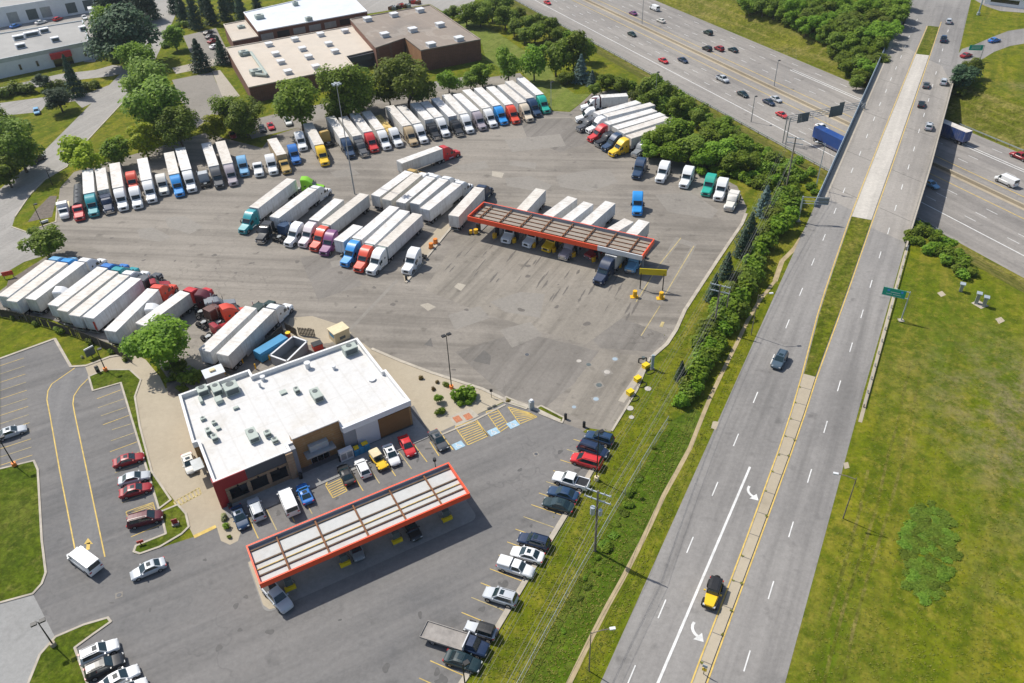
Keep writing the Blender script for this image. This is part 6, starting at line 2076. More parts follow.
b4, h4 = vz((725, 319), (727.5, 299))
t = single('utility_pole', MB().cyl((0, 0, 0), (0, 0, 6.5), .16, 8, 0, .12), M['wood'], 'short bare pole in the hedge right of the twin crossarm pole', 'utility pole', 'utility poles beside the hedge', loc=b4)
d12 = (ub1 - ub2); ub0 = ub1 + d12.normalized() * 62
d23 = (ub3 - ub2); ub4 = ub3 + Vector((20, 70, 0))
side = AN
def sag(p, q, s, n=14):
    return [p.lerp(q, i / n) - Vector((0, 0, s * 4 * (i / n) * (1 - i / n))) for i in range(n + 1)]
wires = [(0.3, -1.8), (0.3, -.9), (0.3, .9), (0.3, 1.8), (1.7, -1.8), (1.7, 1.8), (4.8, .1), (5.4, -.1)]
wl = ['outermost on the car park side of the upper crossarms', 'second from the car park side on the upper crossarms', 'second from the avenue side on the upper crossarms', 'outermost on the avenue side of the upper crossarms',
      'on the car park end of the lower crossarms', 'on the avenue end of the lower crossarms', 'hung below the transformers, upper of two', 'lowest of all, below the transformers']
chain = [(ub0, 12.5), (ub1, uh1), (ub2, uh2), (ub3, 14.0), (ub4, 12)]
for k, (dz, sx) in enumerate(wires):
    mb = MB()
    for (a, ha), (b, hb) in zip(chain, chain[1:]):
        pa = a + Vector((0, 0, ha - min(dz, ha - 5) + .3)) - side * sx * 1.0
        pb = b + Vector((0, 0, hb - min(dz, hb - 5) + .3)) - side * sx * 1.0
        mb.pipe(sag(pa, pb, .9 if dz < 4 else 1.3), .015 if dz < 4 else .02, 4)
    single('overhead_wire', mb, M['wire'], 'overhead wire between the utility poles, ' + wl[k], 'wire', 'wires between the utility poles')

# chain-link fence along the verge
def wire_fence(pts, label, h=1.6, step=3.0):
    ps = P(pts)
    f = empty('chain_link_fence', ps[0], 0, label, 'fence')
    o = ps[0]
    rail = MB(); post_pts = []
    for a, b in zip(ps, ps[1:]):
        L = (b - a).length
        rail.cyl(a - o + Vector((0, 0, h)), b - o + Vector((0, 0, h)), .035, 5)
        rail.cyl(a - o + Vector((0, 0, .1)), b - o + Vector((0, 0, .1)), .015, 4)
        n = max(1, int(L / step))
        post_pts += [a + (b - a) * i / n - o for i in range(n)]
        k = int(L / .35)
        d = (b - a) / k
        for i in range(k):
            p = a - o + d * i
            rail.cyl(p + Vector((0, 0, .1)), p + d + Vector((0, 0, h)), .007, 3, caps=False)
            rail.cyl(p + Vector((0, 0, h)), p + d + Vector((0, 0, .1)), .007, 3, caps=False)
    part('wire_mesh', rail, M['galv'], f)
    for p in post_pts[:90]:
        part('post', MB().cyl((0, 0, 0), (0, 0, h + .05), .04, 6), M['galv'], f, p)
wire_fence([(517, 690), (545, 638), (577, 579), (594, 549), (608, 524), (625, 495), (640, 469), (655, 444), (668, 423)], 'galvanised chain-link fence through the verge below the wires')
# dark slatted fence behind the trailers
ps = P([(-30, 310), (2, 317), (28, 322), (52, 329), (78, 338), (101, 347), (122, 357), (133, 364)])
f = empty('screen_fence', ps[0], 0, 'dark slatted fence behind the backed-in trailers', 'fence')
for a, b in zip(ps, ps[1:]):
    d = b - a; L = d.length; ang = math.atan2(d.y, d.x); n = int(L / .28)
    mb = MB()
    for i in range(n):
        if random.random() < .9:
            mb.box(i * L / n, i * L / n + .22, -.03, .03, .1, 2.05 + random.uniform(-.05, .05))
    mb.box(0, L, .03, .07, .5, .58); mb.box(0, L, .03, .07, 1.6, 1.68)
    part('slat_panel', mb, M['fence_dark'], f, a - ps[0], ang)
    part('post', MB().box(-.07, .07, -.07, .07, 0, 2.25), M['wood'], f, a - ps[0], ang)

# guard rails
def guard(pts, label, h=.75, z=None, col='galv', step=3.8, thick=.06, face=.32):
    o = pts[0]
    g = empty('guard_rail', o, 0, label, 'guard rail')
    mb = MB()
    acc = 0; posts = []
    for a, b in zip(pts, pts[1:]):
        d = b - a; L = d.length
        mm = Matrix.Translation(a - o) @ Matrix.Rotation(math.atan2(d.y, d.x), 4, 'Z')
        mb.box(0, L, -thick / 2, thick / 2, h - face, h, 0, mm)
        n = max(1, int(L / step))
        posts += [a - o + d * i / n for i in range(n)]
    part('rail', mb, M[col], g)
    for p in posts[:95]:
        part('post', MB().box(-.08, .08, -.1, .1, -.1, h - .1), M['wood'], g, p)
guard([fw(l, -.9, FZ + .05) for l in range(-20, 241, 20)], 'long low guard rail along the near shoulder of the freeway', .8)
guard([fw(l, 54.3, FZ + .05) for l in range(196, 300, 13)], 'guard rail on the far freeway shoulder right of the bridge', .8)
guard([av(s, rs(s) - .6, .0) for s in (16, 28, 40, 52, 64, 73)], 'guard rail leading along the right edge of the avenue to the bridge', .8)
strip('pavement', [(0, -20.0), (20, -20.2), (50, -20.5), (90, -21)], [(0, -20.6), (20, -20.8), (50, -21.1), (90, -21.6)], 12, 82, .03, 'tan_concrete')
mb = MB()
for l in range(-300, 420, 12):
    pass
mb = MB()
for l0 in range(-300, 500, 50):
    q = [fw(l0, 26.6).xy, fw(l0 + 50, 26.6).xy, fw(l0 + 50, 27.2).xy, fw(l0, 27.2).xy]
    mb.prism(q, FZ, FZ + .85)
single('median_barrier', mb, M['tan_concrete'], 'low concrete barrier down the middle of the freeway', 'barrier')

# road signs
def sign_frame(base, h, label, panel, arm_dir, arm_len, facing, pm, post_r=.13, col='galv', zc=None):
    """cantilever sign: base point, height, panel (width, height, start along arm), arm direction"""
    t = empty('road_sign', base, 0, label, 'road sign')
    part('post', MB().cyl((0, 0, 0), (0, 0, h), post_r, 10, 0, post_r * .8), M[col], t, smooth=True)
    part('footing', MB().box(-.5, .5, -.5, .5, 0, .12), M['concrete'], t)
    a = Vector(arm_dir).normalized()
    w, hh, s0 = panel
    for dz in ((-.15, -hh + .15) if hh > .9 else (-.15,)):
        part('arm', MB().cyl((0, 0, h + dz), tuple(a * (s0 + w * .95) + Vector((0, 0, h + dz))), .07, 8), M[col], t)
    ang = math.atan2(a.y, a.x)
    n = Vector((-a.y, a.x, 0))
    s = 1 if n.dot(Vector(facing)) > 0 else -1
    p = part('panel', MB().box(s0, s0 + w, s * .10 - .03, s * .10 + .03, h - hh, h), M[pm], t, (0, 0, 0), ang)
    return t, p, s, ang
b, h = vz((901, 320.5), (910, 293))
t, p, s, ang = sign_frame(b, 6.6, 'green overhead direction sign on a blue-grey post beside the avenue', (4.0, 1.75, .6), (-.88, .47, 0), 0, -AD, 'sign_green')
mb = MB()
def white_on(mb, x0_, x1_, z0_, z1_, s):
    mb.box(x0_, x1_, s * .131 - .004 if s > 0 else s * .135, s * .135 if s > 0 else s * .131 + .004, z0_, z1_)
for x0_, x1_, z0_, z1_ in ((1.6, 3.2, 5.75, 5.86), (1.3, 2.7, 5.3, 5.4), (2.9, 3.9, 5.3, 5.4), (.68, 4.52, 6.54, 6.57), (.68, 4.52, 4.90, 4.93)):
    white_on(mb, x0_, x1_, z0_, z1_, s)
part('legend', mb, M['white_panel'], p)
mb = MB(); white_on(mb, 1.05, 1.45, 5.9, 6.35, s); white_on(mb, 3.4, 3.85, 5.9, 6.35, s)
part('route_shield', mb, simple('route_blue', (.06, .30, .75), .5, .05, 1), p)
b = G(979.6, 61)
t, p, s, ang = sign_frame(b, 5.2, 'green exit sign above the slip road beyond the bridge', (4.2, 1.7, .3), (-1, .18, 0), 0, -AD, 'sign_green', .12, 'steel')
mb = MB()
for z_ in (4.9, 4.45, 4.0):
    white_on(mb, 1.0, 3.8, z_ - .06, z_ + .06, s)
part('legend', mb, M['white_panel'], p)
b, h = vz((798, 221), (802, 196))
t, p, s, ang = sign_frame(b, 6.3, 'grey-backed lane sign on a galvanised cantilever at the bridge approach', (2.4, 1.9, 3.4), (.98, -.2, 0), 0, AD, 'sign_back', .2)
part('lower_arm', MB().cyl((0, 0, 5.2), (5.5, -1.1, 5.2), .07, 8), M['galv'], t)
# sign gantry over the near carriageway
ga_ = GT(784, 144); gz = 7.0
gb_ = fw((Vector((ga_.x, ga_.y)) - FO).dot(FT) + 2, 26.9)
t = empty('sign_gantry', (ga_.x, ga_.y, FZ), 0, 'steel truss sign gantry over the near side of the freeway', 'gantry')
d = Vector((gb_.x - ga_.x, gb_.y - ga_.y, 0)); L = d.length; ang = math.atan2(d.y, d.x)
mb = MB()
zt = gz + 1.2
for y in (-.6, .6):
    for z in (gz, zt):
        mb.cyl((0, y, z), (L, y, z), .09, 6)
    k = 16
    for i in range(k):
        mb.cyl((L * i / k, y, gz if i % 2 else zt), (L * (i + 1) / k, y, zt if i % 2 else gz), .05, 5)
part('truss', mb, M['steel'], t, (0, 0, 0), ang)
for x in (0, L):
    for y in (-.7, .7):
        part('leg', MB().cyl((x, y, 0), (x, y, zt), .16, 8), M['steel'], t, (0, 0, 0), ang)
part('sign_panel', MB().box(2.5, 6.3, -.85, -.75, gz - .8, gz + 1.9).box(3.0, 5.8, -.75, -.65, gz - .5, gz + 1.5), M['hvac_dark'], t, (0, 0, 0), ang, label='smaller dark panel nearer the bushes')
part('sign_panel', MB().box(13.5, 18.2, -.85, -.75, gz - 1.0, gz + 2.2).box(16.5, 18.2, -.85, -.75, gz + 2.2, gz + 3.0), M['hvac_dark'], t, (0, 0, 0), ang, label='larger dark panel above the blue truck')
# tall signal pole at the junction
t = empty('sign_pole', G(978, 15), 0, 'blue-green pole at the junction above the grass triangle', 'pole')
part('pole', MB().cyl((0, 0, 0), (0, 0, 9), .3, 8, 0, .2), M['bridge_rail'], t); part('base', MB().cyl((0, 0, 0), (0, 0, 1), .6, 8), M['galv'], t)
# yellow clearance bar before the truck lanes
pa, pb = G(640, 289), G(662.5, 290.5)
t = empty('clearance_bar', pa, 0, 'faded yellow clearance panel on two posts before the truck canopy', 'height barrier')
d = pb - pa; ang = math.atan2(d.y, d.x); L = d.length
for x in (0, L):
    part('post', MB().cyl((x, 0, 0), (x, 0, 4.0), .11, 8), M['black'], t, (0, 0, 0), ang)
part('panel', MB().box(-.4, L + .5, -.08, .08, 3.6, 5.0), M['sign_yellow'], t, (0, 0, 0), ang)
for (px, py), w in (((634.7, 297), 'left'), ((661, 298.5), 'right')):
    t = empty('bollard', G(px, py, .02), 0, 'fat yellow bollard under the %s post of the clearance panel' % w, 'bollard', 'bollards of the clearance panel')
    part('post', MB().cyl((0, 0, 0), (0, 0, 1.5), .45, 14), M['yellow'], t, smooth=True); part('foot', MB().box(-.9, .7, -.55, .55, 0, .12), M['yellow'], t)
for (px, py), w in (((431.3, 248), 'nearer the kerb end'), ((435.7, 243.5), 'farther along')):
    t = empty('traffic_barrel', G(px, py, .04), 0, 'orange barrel on the fuel-lane walk, the one ' + w, 'barrel', 'barrels on the fuel-lane walk')
    part('drum', MB().cyl((0, 0, .1), (0, 0, 1.25), .55, 14, 0, .48), M['orange'], t, smooth=True); part('foot', MB().cyl((0, 0, 0), (0, 0, .1), .65, 14), M['black'], t)
for (px, py), w in (((406.5, 280.5), 'at the tip of the fuel-lane walk'), ((565.5, 419), 'left of the car park drive opening'), ((584, 427), 'right of the car park drive opening'), ((418, 233), 'between the barrels and the ranks')):
    if 'between' in w: continue
    t = empty('bollard', G(px, py, .02), 0, 'short black bollard ' + w, 'bollard', 'black bollards')
    part('post', MB().cyl((0, 0, 0), (0, 0, 1.1), .26, 10), M['black'], t); part('cap', MB().cyl((0, 0, 1.1), (0, 0, 1.25), .26, 10, 0, .12), M['black'], t)
# long kerb of the fuel lane
kerb([(406, 283), (447, 233), (456, 223)], w=.5, h=.2)

# manholes and covers
def cover(px, py, r, m_, label, ring=True):
    t = empty('manhole_cover', G(px, py, .045), 0, label, 'manhole', 'tank covers on the concrete pad')
    part('lid', MB().cyl((0, 0, 0), (0, 0, .02), r, 18), M[m_], t)
    part('surround', MB().box(-r * 1.5, r * 1.5, -r * 1.5, r * 1.5, -.012, -.004) if ring else MB().cyl((0, 0, -.012), (0, 0, -.004), r * 1.3, 18), M['patch_light'], t, (0, 0, 0), R(20))
cover(607, 372, 0.56, 'white_concrete', 'white tank cover in the middle of the concrete pad')
cover(599, 385, 0.52, 'hvac_dark', 'dark tank cover below the white one on the concrete pad')
cover(615, 359, 0.48, 'bridge_rail', 'pale blue-grey tank cover highest on the concrete pad')
cover(596, 399, 0.48, 'bridge_rail', 'pale blue tank cover low on the concrete pad')
cover(579, 361, 0.44, 'white_concrete', 'small white cover on the tan patch left of the concrete pad', False)
cover(588.5, 364.5, 0.44, 'hvac_dark', 'small dark cover on the tan patch left of the concrete pad', False)
cover(527, 354.5, 0.40, 'dark_panel', 'dark cover with a pale ring in the open asphalt above the pad', False)
cover(574, 407, 0.36, 'bridge_rail', 'blue-grey cover near the lower edge of the concrete pad')
cover(536, 454, 0.28, 'dark_panel', 'drain cover in a pale square in the car park')
cover(119, 595, 0.32, 'dark_panel', 'drain cover in a pale square below the silver sedan')
for (px, py), w in (((648, 389), 'highest'), ((630, 408.5), 'second'), ((631.5, 417.5), 'lowest')):
    single('well_lid', MB().cyl((0, 0, 0), (0, 0, .1), .6 if w != 'lowest' else .45, 14), M['white_concrete'], 'round pale concrete lid in the grass by the pad, the %s of three' % w, 'lid', 'concrete lids in the grass by the pad', loc=G(px, py))
# yellow spill boxes with hoses on the strip beside the pad
area('concrete_strip', [(645, 361), (651, 363), (624, 403), (618, 401)], .046, 'concrete')
for (px, py), w in (((645.5, 367.5), 'top'), ((637.5, 380.5), 'middle'), ((630, 394), 'lowest')):
    t = empty('spill_box', G(px, py, .05), R(35), 'bright yellow box on the narrow strip, %s of three' % w, 'box', 'yellow boxes on the strip beside the pad')
    part('body', MB().box(-.55, .55, -.45, .45, 0, .7), M['bright_yellow'], t); part('lid', MB().box(-.6, .6, -.5, .5, .7, .8), M['bright_yellow'], t)
    mb = MB()
    pts = [(.9 * math.cos(R(30 * i)) - .2, -1.4 + .55 * math.sin(R(30 * i)), .06) for i in range(13)]
    part('hose', mb.pipe(pts, .06, 5), M['black'], t)
t = empty('signal_post', G(652, 369), 0, 'blue-grey post beside the top yellow box', 'post')
part('post', MB().box(-.25, .25, -.15, .15, 0, 3.2), M['bridge_rail'], t); part('base', MB().box(-.4, .4, -.3, .3, 0, .2), M['concrete'], t)
t = empty('signal_post', G(643, 362.5), 0, 'dark valve cluster at the upper end of the yellow boxes', 'valve')
part('pipe', MB().pipe([(-.8, 0, 0), (-.8, 0, .9), (.6, .2, .9), (.6, .2, 0)], .12, 8), M['black'], t); part('valve', MB().cyl((0, .1, .75), (0, .1, 1.2), .3, 10), M['hvac_dark'], t)
t = empty('air_machine', G(531.5, 408.5), R(20), 'grey tyre air machine at the gap between the two grass strips', 'air pump')
part('cabinet', MB().box(-.4, .4, -.35, .35, 0, 1.7), M['galv'], t); part('top', MB().cyl((0, 0, 1.7), (0, 0, 2.0), .3, 10), M['white_panel'], t)
single('bollard', MB().cyl((0, 0, 0), (0, 0, 1.6), .07, 8).cyl((0, 0, 1.4), (0, 0, 1.9), .28, 10), M['black'], 'black lamp post with round head beside the top edge of the red canopy', 'bollard', loc=G(435.5, 467))
single('sign_post', MB().cyl((0, 0, 0), (0, 0, 1.9), .05, 6).box(-.25, .25, -.03, .03, 1.3, 1.9), M['black'], 'thin sign post at the edge of the planted triangle', 'sign post', loc=G(491.5, 397.5))

# in front of the store
p = st(20.0, -.9, .14)
t = empty('ice_freezer', p, SA, 'white ice freezer with two dark doors by the store entrance', 'freezer')
part('cabinet', MB().box(-1.1, 1.1, -.45, .45, 0, 2.0), M['white_panel'], t)
for x in (-.95, .1):
    part('door', MB().box(x, x + .85, -.47, -.452, .4, 1.6), M['steel'], t)
p = st(22.6, -.9, .14)
t = empty('display_stand', p, SA, 'blue stacked merchandise with yellow tops beside the ice freezer', 'display')
for i in range(3):
    part('crate', MB().box(-1.35 + i * .92, -.5 + i * .92, -.45, .45, 0, 1.1 + .1 * i), M['blue'], t)
part('top_stock', MB().box(-1.2, -.4, -.2, .4, 1.11, 1.5).box(.2, 1.2, -.2, .4, 1.32, 1.6), M['bright_yellow'], t)
for x, w in ((12.3, 'beside the stone pier'), (19.0, 'beside the entrance doors'), (1.2, 'below the red corner')):
    t = empty('litter_bin', st(x, -.9, .13), 0, 'dark litter bin ' + w, 'bin', 'litter bins at the store')
    part('body', MB().cyl((0, 0, 0), (0, 0, .95), .32, 12), M['black'], t); part('lid', MB().cyl((0, 0, .95), (0, 0, 1.15), .35, 12, 0, .15), M['black'], t)
for k, (px, py) in enumerate(((448, 415), (458.5, 412.5))):
    single('warning_mat', MB().box(-.6, .6, -.75, .75, 0, .02), simple('red_tactile_mat', (.42, .16, .08), .8, .2, 3), 'brick red tactile mat on the ramp, the %s of two' % ('left' if k == 0 else 'right'), 'mat', 'tactile mats on the ramp', loc=G(px + 9.5, py + 4, .045), rz=SA)
# behind the store
ps = [G(x, y) for x, y in [(272.5, 364), (289, 370), (309, 350), (295, 345)]]
t = empty('bin_enclosure', ps[0], 0, 'grey walled bin yard with white copings behind the store', 'enclosure')
for k, (i, j) in enumerate(((0, 1), (1, 2), (2, 3), (3, 0))):
    a, b = ps[i], ps[j]
    d = b - a; ang = math.atan2(d.y, d.x)
    w_ = part('wall', MB().box(0.1, d.length - .1, -.1, .1, 0, 2.0), M['grey_panel'], t, a - ps[0], ang)
    part('coping', MB().box(-.12, d.length + .12, -.16, .16, 2.0, 2.14), M['white_panel'], w_)
t = empty('waste_container', G(273, 353), math.atan2(G(285, 341).y - G(262, 355).y, G(285, 341).x - G(262, 355).x), 'long blue waste container between the trailer and the bin yard', 'container')
part('body', MB().loft([[(x, -1.15, .3), (x, -1.25, 1.9), (x, -1.0, 2.2), (x, 1.0, 2.2), (x, 1.25, 1.9), (x, 1.15, .3)] for x in (-3.2, 3.2)]), M['blue'], t)
part('hatch', MB().box(3.2, 3.35, -.9, .9, .6, 1.9), M['hvac_dark'], t)
for s in (-1, 1):
    part('skid', MB().box(-3.3, 3.3, s * .9 - .08, s * .9 + .08, 0, .3), M['chassis'], t)
t = empty('waste_bin', G(318, 349), SA, 'red waste bin at the corner of the bin yard', 'bin')
part('body', MB().box(-.9, .9, -.7, .7, .1, 1.3), M['red_paint'], t); part('lid', MB().box(-.95, .95, -.75, .75, 1.3, 1.42), M['black'], t)
t = empty('waste_bin', G(289, 338), SA, 'small red and yellow drum behind the blue container', 'bin')
part('body', MB().cyl((0, 0, 0), (0, 0, 1.2), .45, 12), M['red_paint'], t); part('lid', MB().cyl((0, 0, 1.2), (0, 0, 1.35), .5, 12), M['bright_yellow'], t)
for (a, b), w in (((( 286, 330), (298, 337)), 'next to the white sleeper truck'), (((299, 335), (316, 337)), 'above the bin yard'), (((258, 356), (284, 333)), 'beside the blue container')):
    pa, pb = G(*a), G(*b)
    d = pb - pa; n = max(3, int(d.length / .3))
    mb = MB()
    for i in range(n):
        mb.box(i * d.length / n, i * d.length / n + .2, -.03, .03, .05, 1.9 + random.uniform(-.1, .1))
    t = empty('slatted_screen', pa, math.atan2(d.y, d.x), 'black slatted screen ' + w, 'fence')
    part('slats', mb, M['fence_dark'], t); part('rail', MB().box(0, d.length, .03, .08, 1.4, 1.5).box(0, d.length, .03, .08, .4, .5), M['wood'], t)
t = empty('ice_box', G(340, 338), R(38), 'cream machine box with a dark blue sign beside the yard', 'machine')
part('body', MB().box(-1.6, 1.6, -1.3, 1.3, 0, 2.2), M['cream'], t); part('lid', MB().box(-1.7, 1.7, -1.4, 1.4, 2.2, 2.4), M['cream'], t)
part('sign', MB().box(-1.62, -1.601, -1.0, .7, 1.2, 1.9), M['blue'], t); part('vent', MB().box(-.6, .6, -1.33, -1.301, .6, 1.2), M['hvac_dark'], t)
t = empty('equipment_shed', G(216.5, 381), SA, 'small pale flat-roofed equipment box behind the trailers', 'shed')
part('body', MB().box(-1.6, 1.6, -1.2, 1.2, 0, 2.2), M['grey_panel'], t); part('roof', MB().box(-1.8, 1.8, -1.4, 1.4, 2.2, 2.35), M['roof_pale'], t); part('vent', MB().box(-.6, .4, -.2, .5, 2.35, 2.7), M['cream'], t)
for k, ((px, py), w) in enumerate((((225, 374), 'beside the pale equipment box'), ((243, 363), 'behind the right trailer'), ((256, 369), 'near the blue container'), ((270, 360), 'at the bin yard corner'))):
    t = empty('bollard', G(px, py), 0, 'slim yellow bollard ' + w, 'bollard', 'yellow bollards behind the store')
    part('post', MB().cyl((0, 0, 0), (0, 0, 1.2), .14, 10), M['yellow'], t); part('cap', MB().cyl((0, 0, 1.2), (0, 0, 1.28), .14, 10, 0, .05), M['yellow'], t)

# drive-through sign boards and small things in the grass
t = empty('menu_board', G(92.5, 357.5), R(50), 'dark menu board on the grass by the drive-through', 'menu board')
part('board', MB().box(-.9, .9, -.08, .08, .6, 2.1), M['hvac_dark'], t); part('post', MB().box(-.08, .08, -.06, .06, 0, .6), M['black'], t); part('header', MB().box(-.9, .9, -.1, .1, 2.11, 2.4), M['white_panel'], t)
t = empty('order_post', G(98.5, 372.5), R(50), 'black order post at the tip of the drive-through island', 'post')
part('post', MB().box(-.3, .3, -.2, .2, 0, 1.5), M['black'], t); part('speaker', MB().box(-.25, .25, -.23, -.2, .8, 1.3), M['steel'], t)
t = empty('direction_sign', G(141.5, 545), R(20), 'small red direction sign on the tip of the kerbed island', 'sign')
part('panel', MB().box(-.45, .45, -.05, .05, .5, 1.0), M['red_paint'], t); part('post', MB().box(-.06, .06, -.04, .04, 0, .5), M['black'], t)
t = empty('direction_sign', G(176, 525), R(20), 'dark red sign with a pale stone foot in the kerbed island', 'sign')
part('panel', MB().box(-.4, .4, -.06, .06, .4, 1.3), M['store_red'], t); part('foot', MB().box(-.5, .5, -.35, .35, 0, .4), M['concrete'], t)
t = empty('street_sign', G(9.5, 278), R(20), 'small red board sign on the grass beside the street', 'sign')
part('panel', MB().box(-1.1, 1.1, -.06, .06, .7, 1.7), M['red_paint'], t)
for x in (-.9, .9): part('post', MB().box(x - .06, x + .06, -.05, .05, 0, .7), M['wood'], t)
t = empty('drive_sign', G(212.5, 476), SA, 'tan pole sign beside the drive-through window lane', 'sign')
part('post', MB().box(-.1, .1, -.1, .1, 0, 2.6), M['bright_yellow'], t); part('beam', MB().box(-.1, .1, -1.6, .1, 2.6, 2.75), M['bright_yellow'], t)
t = empty('ground_sign', G(24, 222), R(40), 'white low board in the dark planting bed', 'sign')
t.location = G(45, 223); part('panel', MB().box(-.9, .9, -.15, .15, .2, .7), M['white_panel'], t); part('foot', MB().box(-.7, .7, -.1, .1, 0, .2), M['black'], t)
for (px, py), w, h in (((960.5, 291), 'left one standing alone', 1.6), ((976, 303), 'left one of the pair on a concrete slab', 2.2), ((983.5, 306), 'right one of the pair on a concrete slab', 2.0)):
    t = empty('utility_cabinet', G(px, py, .05), R(60), 'grey utility pedestal in the field, ' + w, 'cabinet', 'utility pedestals in the field')
    part('cabinet', MB().box(-.35, .35, -.3, .3, 0, h), M['steel'], t); part('lid', MB().box(-.55, .55, -.5, .5, h, h + .2), M['galv'], t)
area('concrete_strip', [(971, 303), (978, 300), (989, 306), (981, 309)], .03, 'concrete')
area('concrete_strip', [(937, 293), (942, 291), (946, 295), (941, 297)], .03, 'tan_concrete')
area('concrete_strip', [(995, 319), (1001, 317), (1005, 321), (999, 324)], .03, 'tan_concrete')
area('concrete_strip', [(843.5, 463), (848, 462), (849.5, 468), (844.5, 469)], .03, 'tan_concrete')
area('concrete_strip', [(713, 421), (719, 422), (716, 430), (711, 428)], .03, 'tan_concrete')
# red machinery in the yard behind the works
for i in range(9):
    px, py = 392 + 3.2 * i + random.uniform(-1, 1), 8 - i * .6 + random.uniform(-2, 3)
    t = empty('machinery_crate', G(px, py), R(random.uniform(0, 90)), 'small rusty machine part stored behind the brick works', 'machinery', 'machine parts stored behind the brick works')
    part('body', MB().box(-1.1, 1.1, -.8, .8, 0, 1.3), M[['rust', 'steel', 'brown_steel', 'red_paint'][i % 4]], t); part('frame', MB().box(-1.2, 1.2, -.1, .1, 1.3, 1.6), M['steel'], t)

t = empty('hazard_marker', G(703.5, 674, .15), AA, 'small yellow marker on a post in the concrete median at the lower edge', 'marker')
part('post', MB().cyl((0, 0, 0), (0, 0, 1.5), .05, 6), M['black'], t); part('panel', MB().box(-.04, .04, -.28, .28, .7, 1.25), M['bright_yellow'], t); part('sign', MB().box(-.04, .04, -.3, .3, 1.45, 1.95), M['bridge_rail'], t)
# ------------------------------------------------------------------ vegetation
M['leaf'] = leafmat('leaves', (.078, .140, .014), (.235, .325, .034), .45)
M['leaf_light'] = leafmat('light_leaves', (.17, .25, .012), (.42, .47, .02), .5)
M['leaf_mid'] = leafmat('mid_leaves', (.085, .172, .012), (.25, .375, .030), .48)
M['leaf_dark'] = leafmat('dark_leaves', (.03, .068, .036), (.088, .142, .064))
M['needle'] = leafmat('needles', (.022, .052, .032), (.065, .115, .062), .2)
M['needle_blue'] = leafmat('blue_needles', (.04, .08, .068), (.12, .18, .16), .2)
M['shrub_leaf'] = leafmat('shrub_leaves', (.078, .165, .010), (.24, .36, .024), .48)
M['weed_leaf'] = leafmat('weed_leaves', (.095, .175, .014), (.22, .33, .036), .5)
M['bloom'] = leafmat('blossom_leaves', (.08, .11, .02), (.42, .42, .22), .3)
M['dry_leaf'] = leafmat('dry_leaves', (.10, .08, .02), (.26, .20, .05), .3)

def quad_leaf(mb, p, n, s, rnd, asp=.75):
    t = n.orthogonal().normalized()
    t = (Matrix.Rotation(rnd.uniform(0, 6.28), 3, n) @ t)
    b = n.cross(t)
    t, b = t * s, b * s * asp
    mb.face([p - t * .5 - b * .2, p + t * .05 - b * .6, p + t * .5 + b * .15, p - t * .1 + b * .55])

def rdir(rnd):
    while True:
        v = Vector((rnd.uniform(-1, 1), rnd.uniform(-1, 1), rnd.uniform(-1, 1)))
        if .05 < v.length < 1:
            return v.normalized()

def crown_mesh(seed, r=4.5, zc=4.9, hz=4.1, n=3600, leaf=.56, lobes=20, name='crown', mat_='leaf'):
    rnd = random.Random(seed)
    mb = MB()
    L = []
    for i in range(lobes):
        d = rdir(rnd); k = rnd.uniform(.25, .78)
        lr = r * rnd.uniform(.26, .44)
        L.append((Vector((d.x * r * k, d.y * r * k, zc + d.z * hz * k)), lr))
    for i in range(n):
        c, lr = rnd.choice(L)
        d = rdir(rnd)
        if d.z < -.35 and rnd.random() < .6:
            d.z = -d.z
        p = c + Vector((d.x, d.y, d.z * .85)) * lr * rnd.uniform(.62, 1.08)
        nn = (d * .75 + rdir(rnd) * .6 + Vector((-.15, .1, .75))).normalized()
        quad_leaf(mb, p, nn, leaf * rnd.uniform(.6, 1.35), rnd)
    return mb.mesh(name, M[mat_])

def trunk_mesh(seed, h=4.5, r=.22, limbs=5):
    rnd = random.Random(seed)
    mb = MB()
    pts = [Vector((0, 0, -.3))]
    for i in range(1, 5):
        pts.append(Vector((rnd.uniform(-.12, .12) * i, rnd.uniform(-.12, .12) * i, h * i / 4)))
    for i, (a, b) in enumerate(zip(pts, pts[1:])):
        mb.cyl(a, b, r * (1.25 - .22 * i), 8, 0, r * (1.03 - .22 * i))
    for k in range(limbs):
        a = rnd.uniform(0, 6.28); st_ = pts[2].lerp(pts[4], k / limbs)
        e = st_ + Vector((math.cos(a) * 1.7, math.sin(a) * 1.7, rnd.uniform(1.0, 2.0)))
        m_ = st_.lerp(e, .5) + Vector((0, 0, -.15))
        mb.cyl(st_, m_, r * .42, 6, 0, r * .3); mb.cyl(m_, e, r * .3, 6, 0, r * .1)
    return mb.mesh('trunk', M['bark'], True)

def conifer_mesh(seed, r=2.6, h=9.0, n=1900, leaf=.5, mat_='needle'):
    rnd = random.Random(seed)
    mb = MB()
    for i in range(n):
        u = rnd.random() ** .75
        z = .6 + (h - .6) * (1 - u)
        tier = .78 + .22 * math.cos(z * 5.2)
        rr = r * (u ** .85) * tier * rnd.uniform(.45, 1.05) + .08
        a = rnd.uniform(0, 6.283)
        d = Vector((math.cos(a), math.sin(a), rnd.uniform(-.3, .35)))
        p = Vector((math.cos(a) * rr, math.sin(a) * rr, z - rr * .22))
        quad_leaf(mb, p, (d + Vector((0, 0, .6)) + rdir(rnd) * .5).normalized(), leaf * rnd.uniform(.6, 1.3), rnd, .55)
    return mb.mesh('crown', M[mat_])

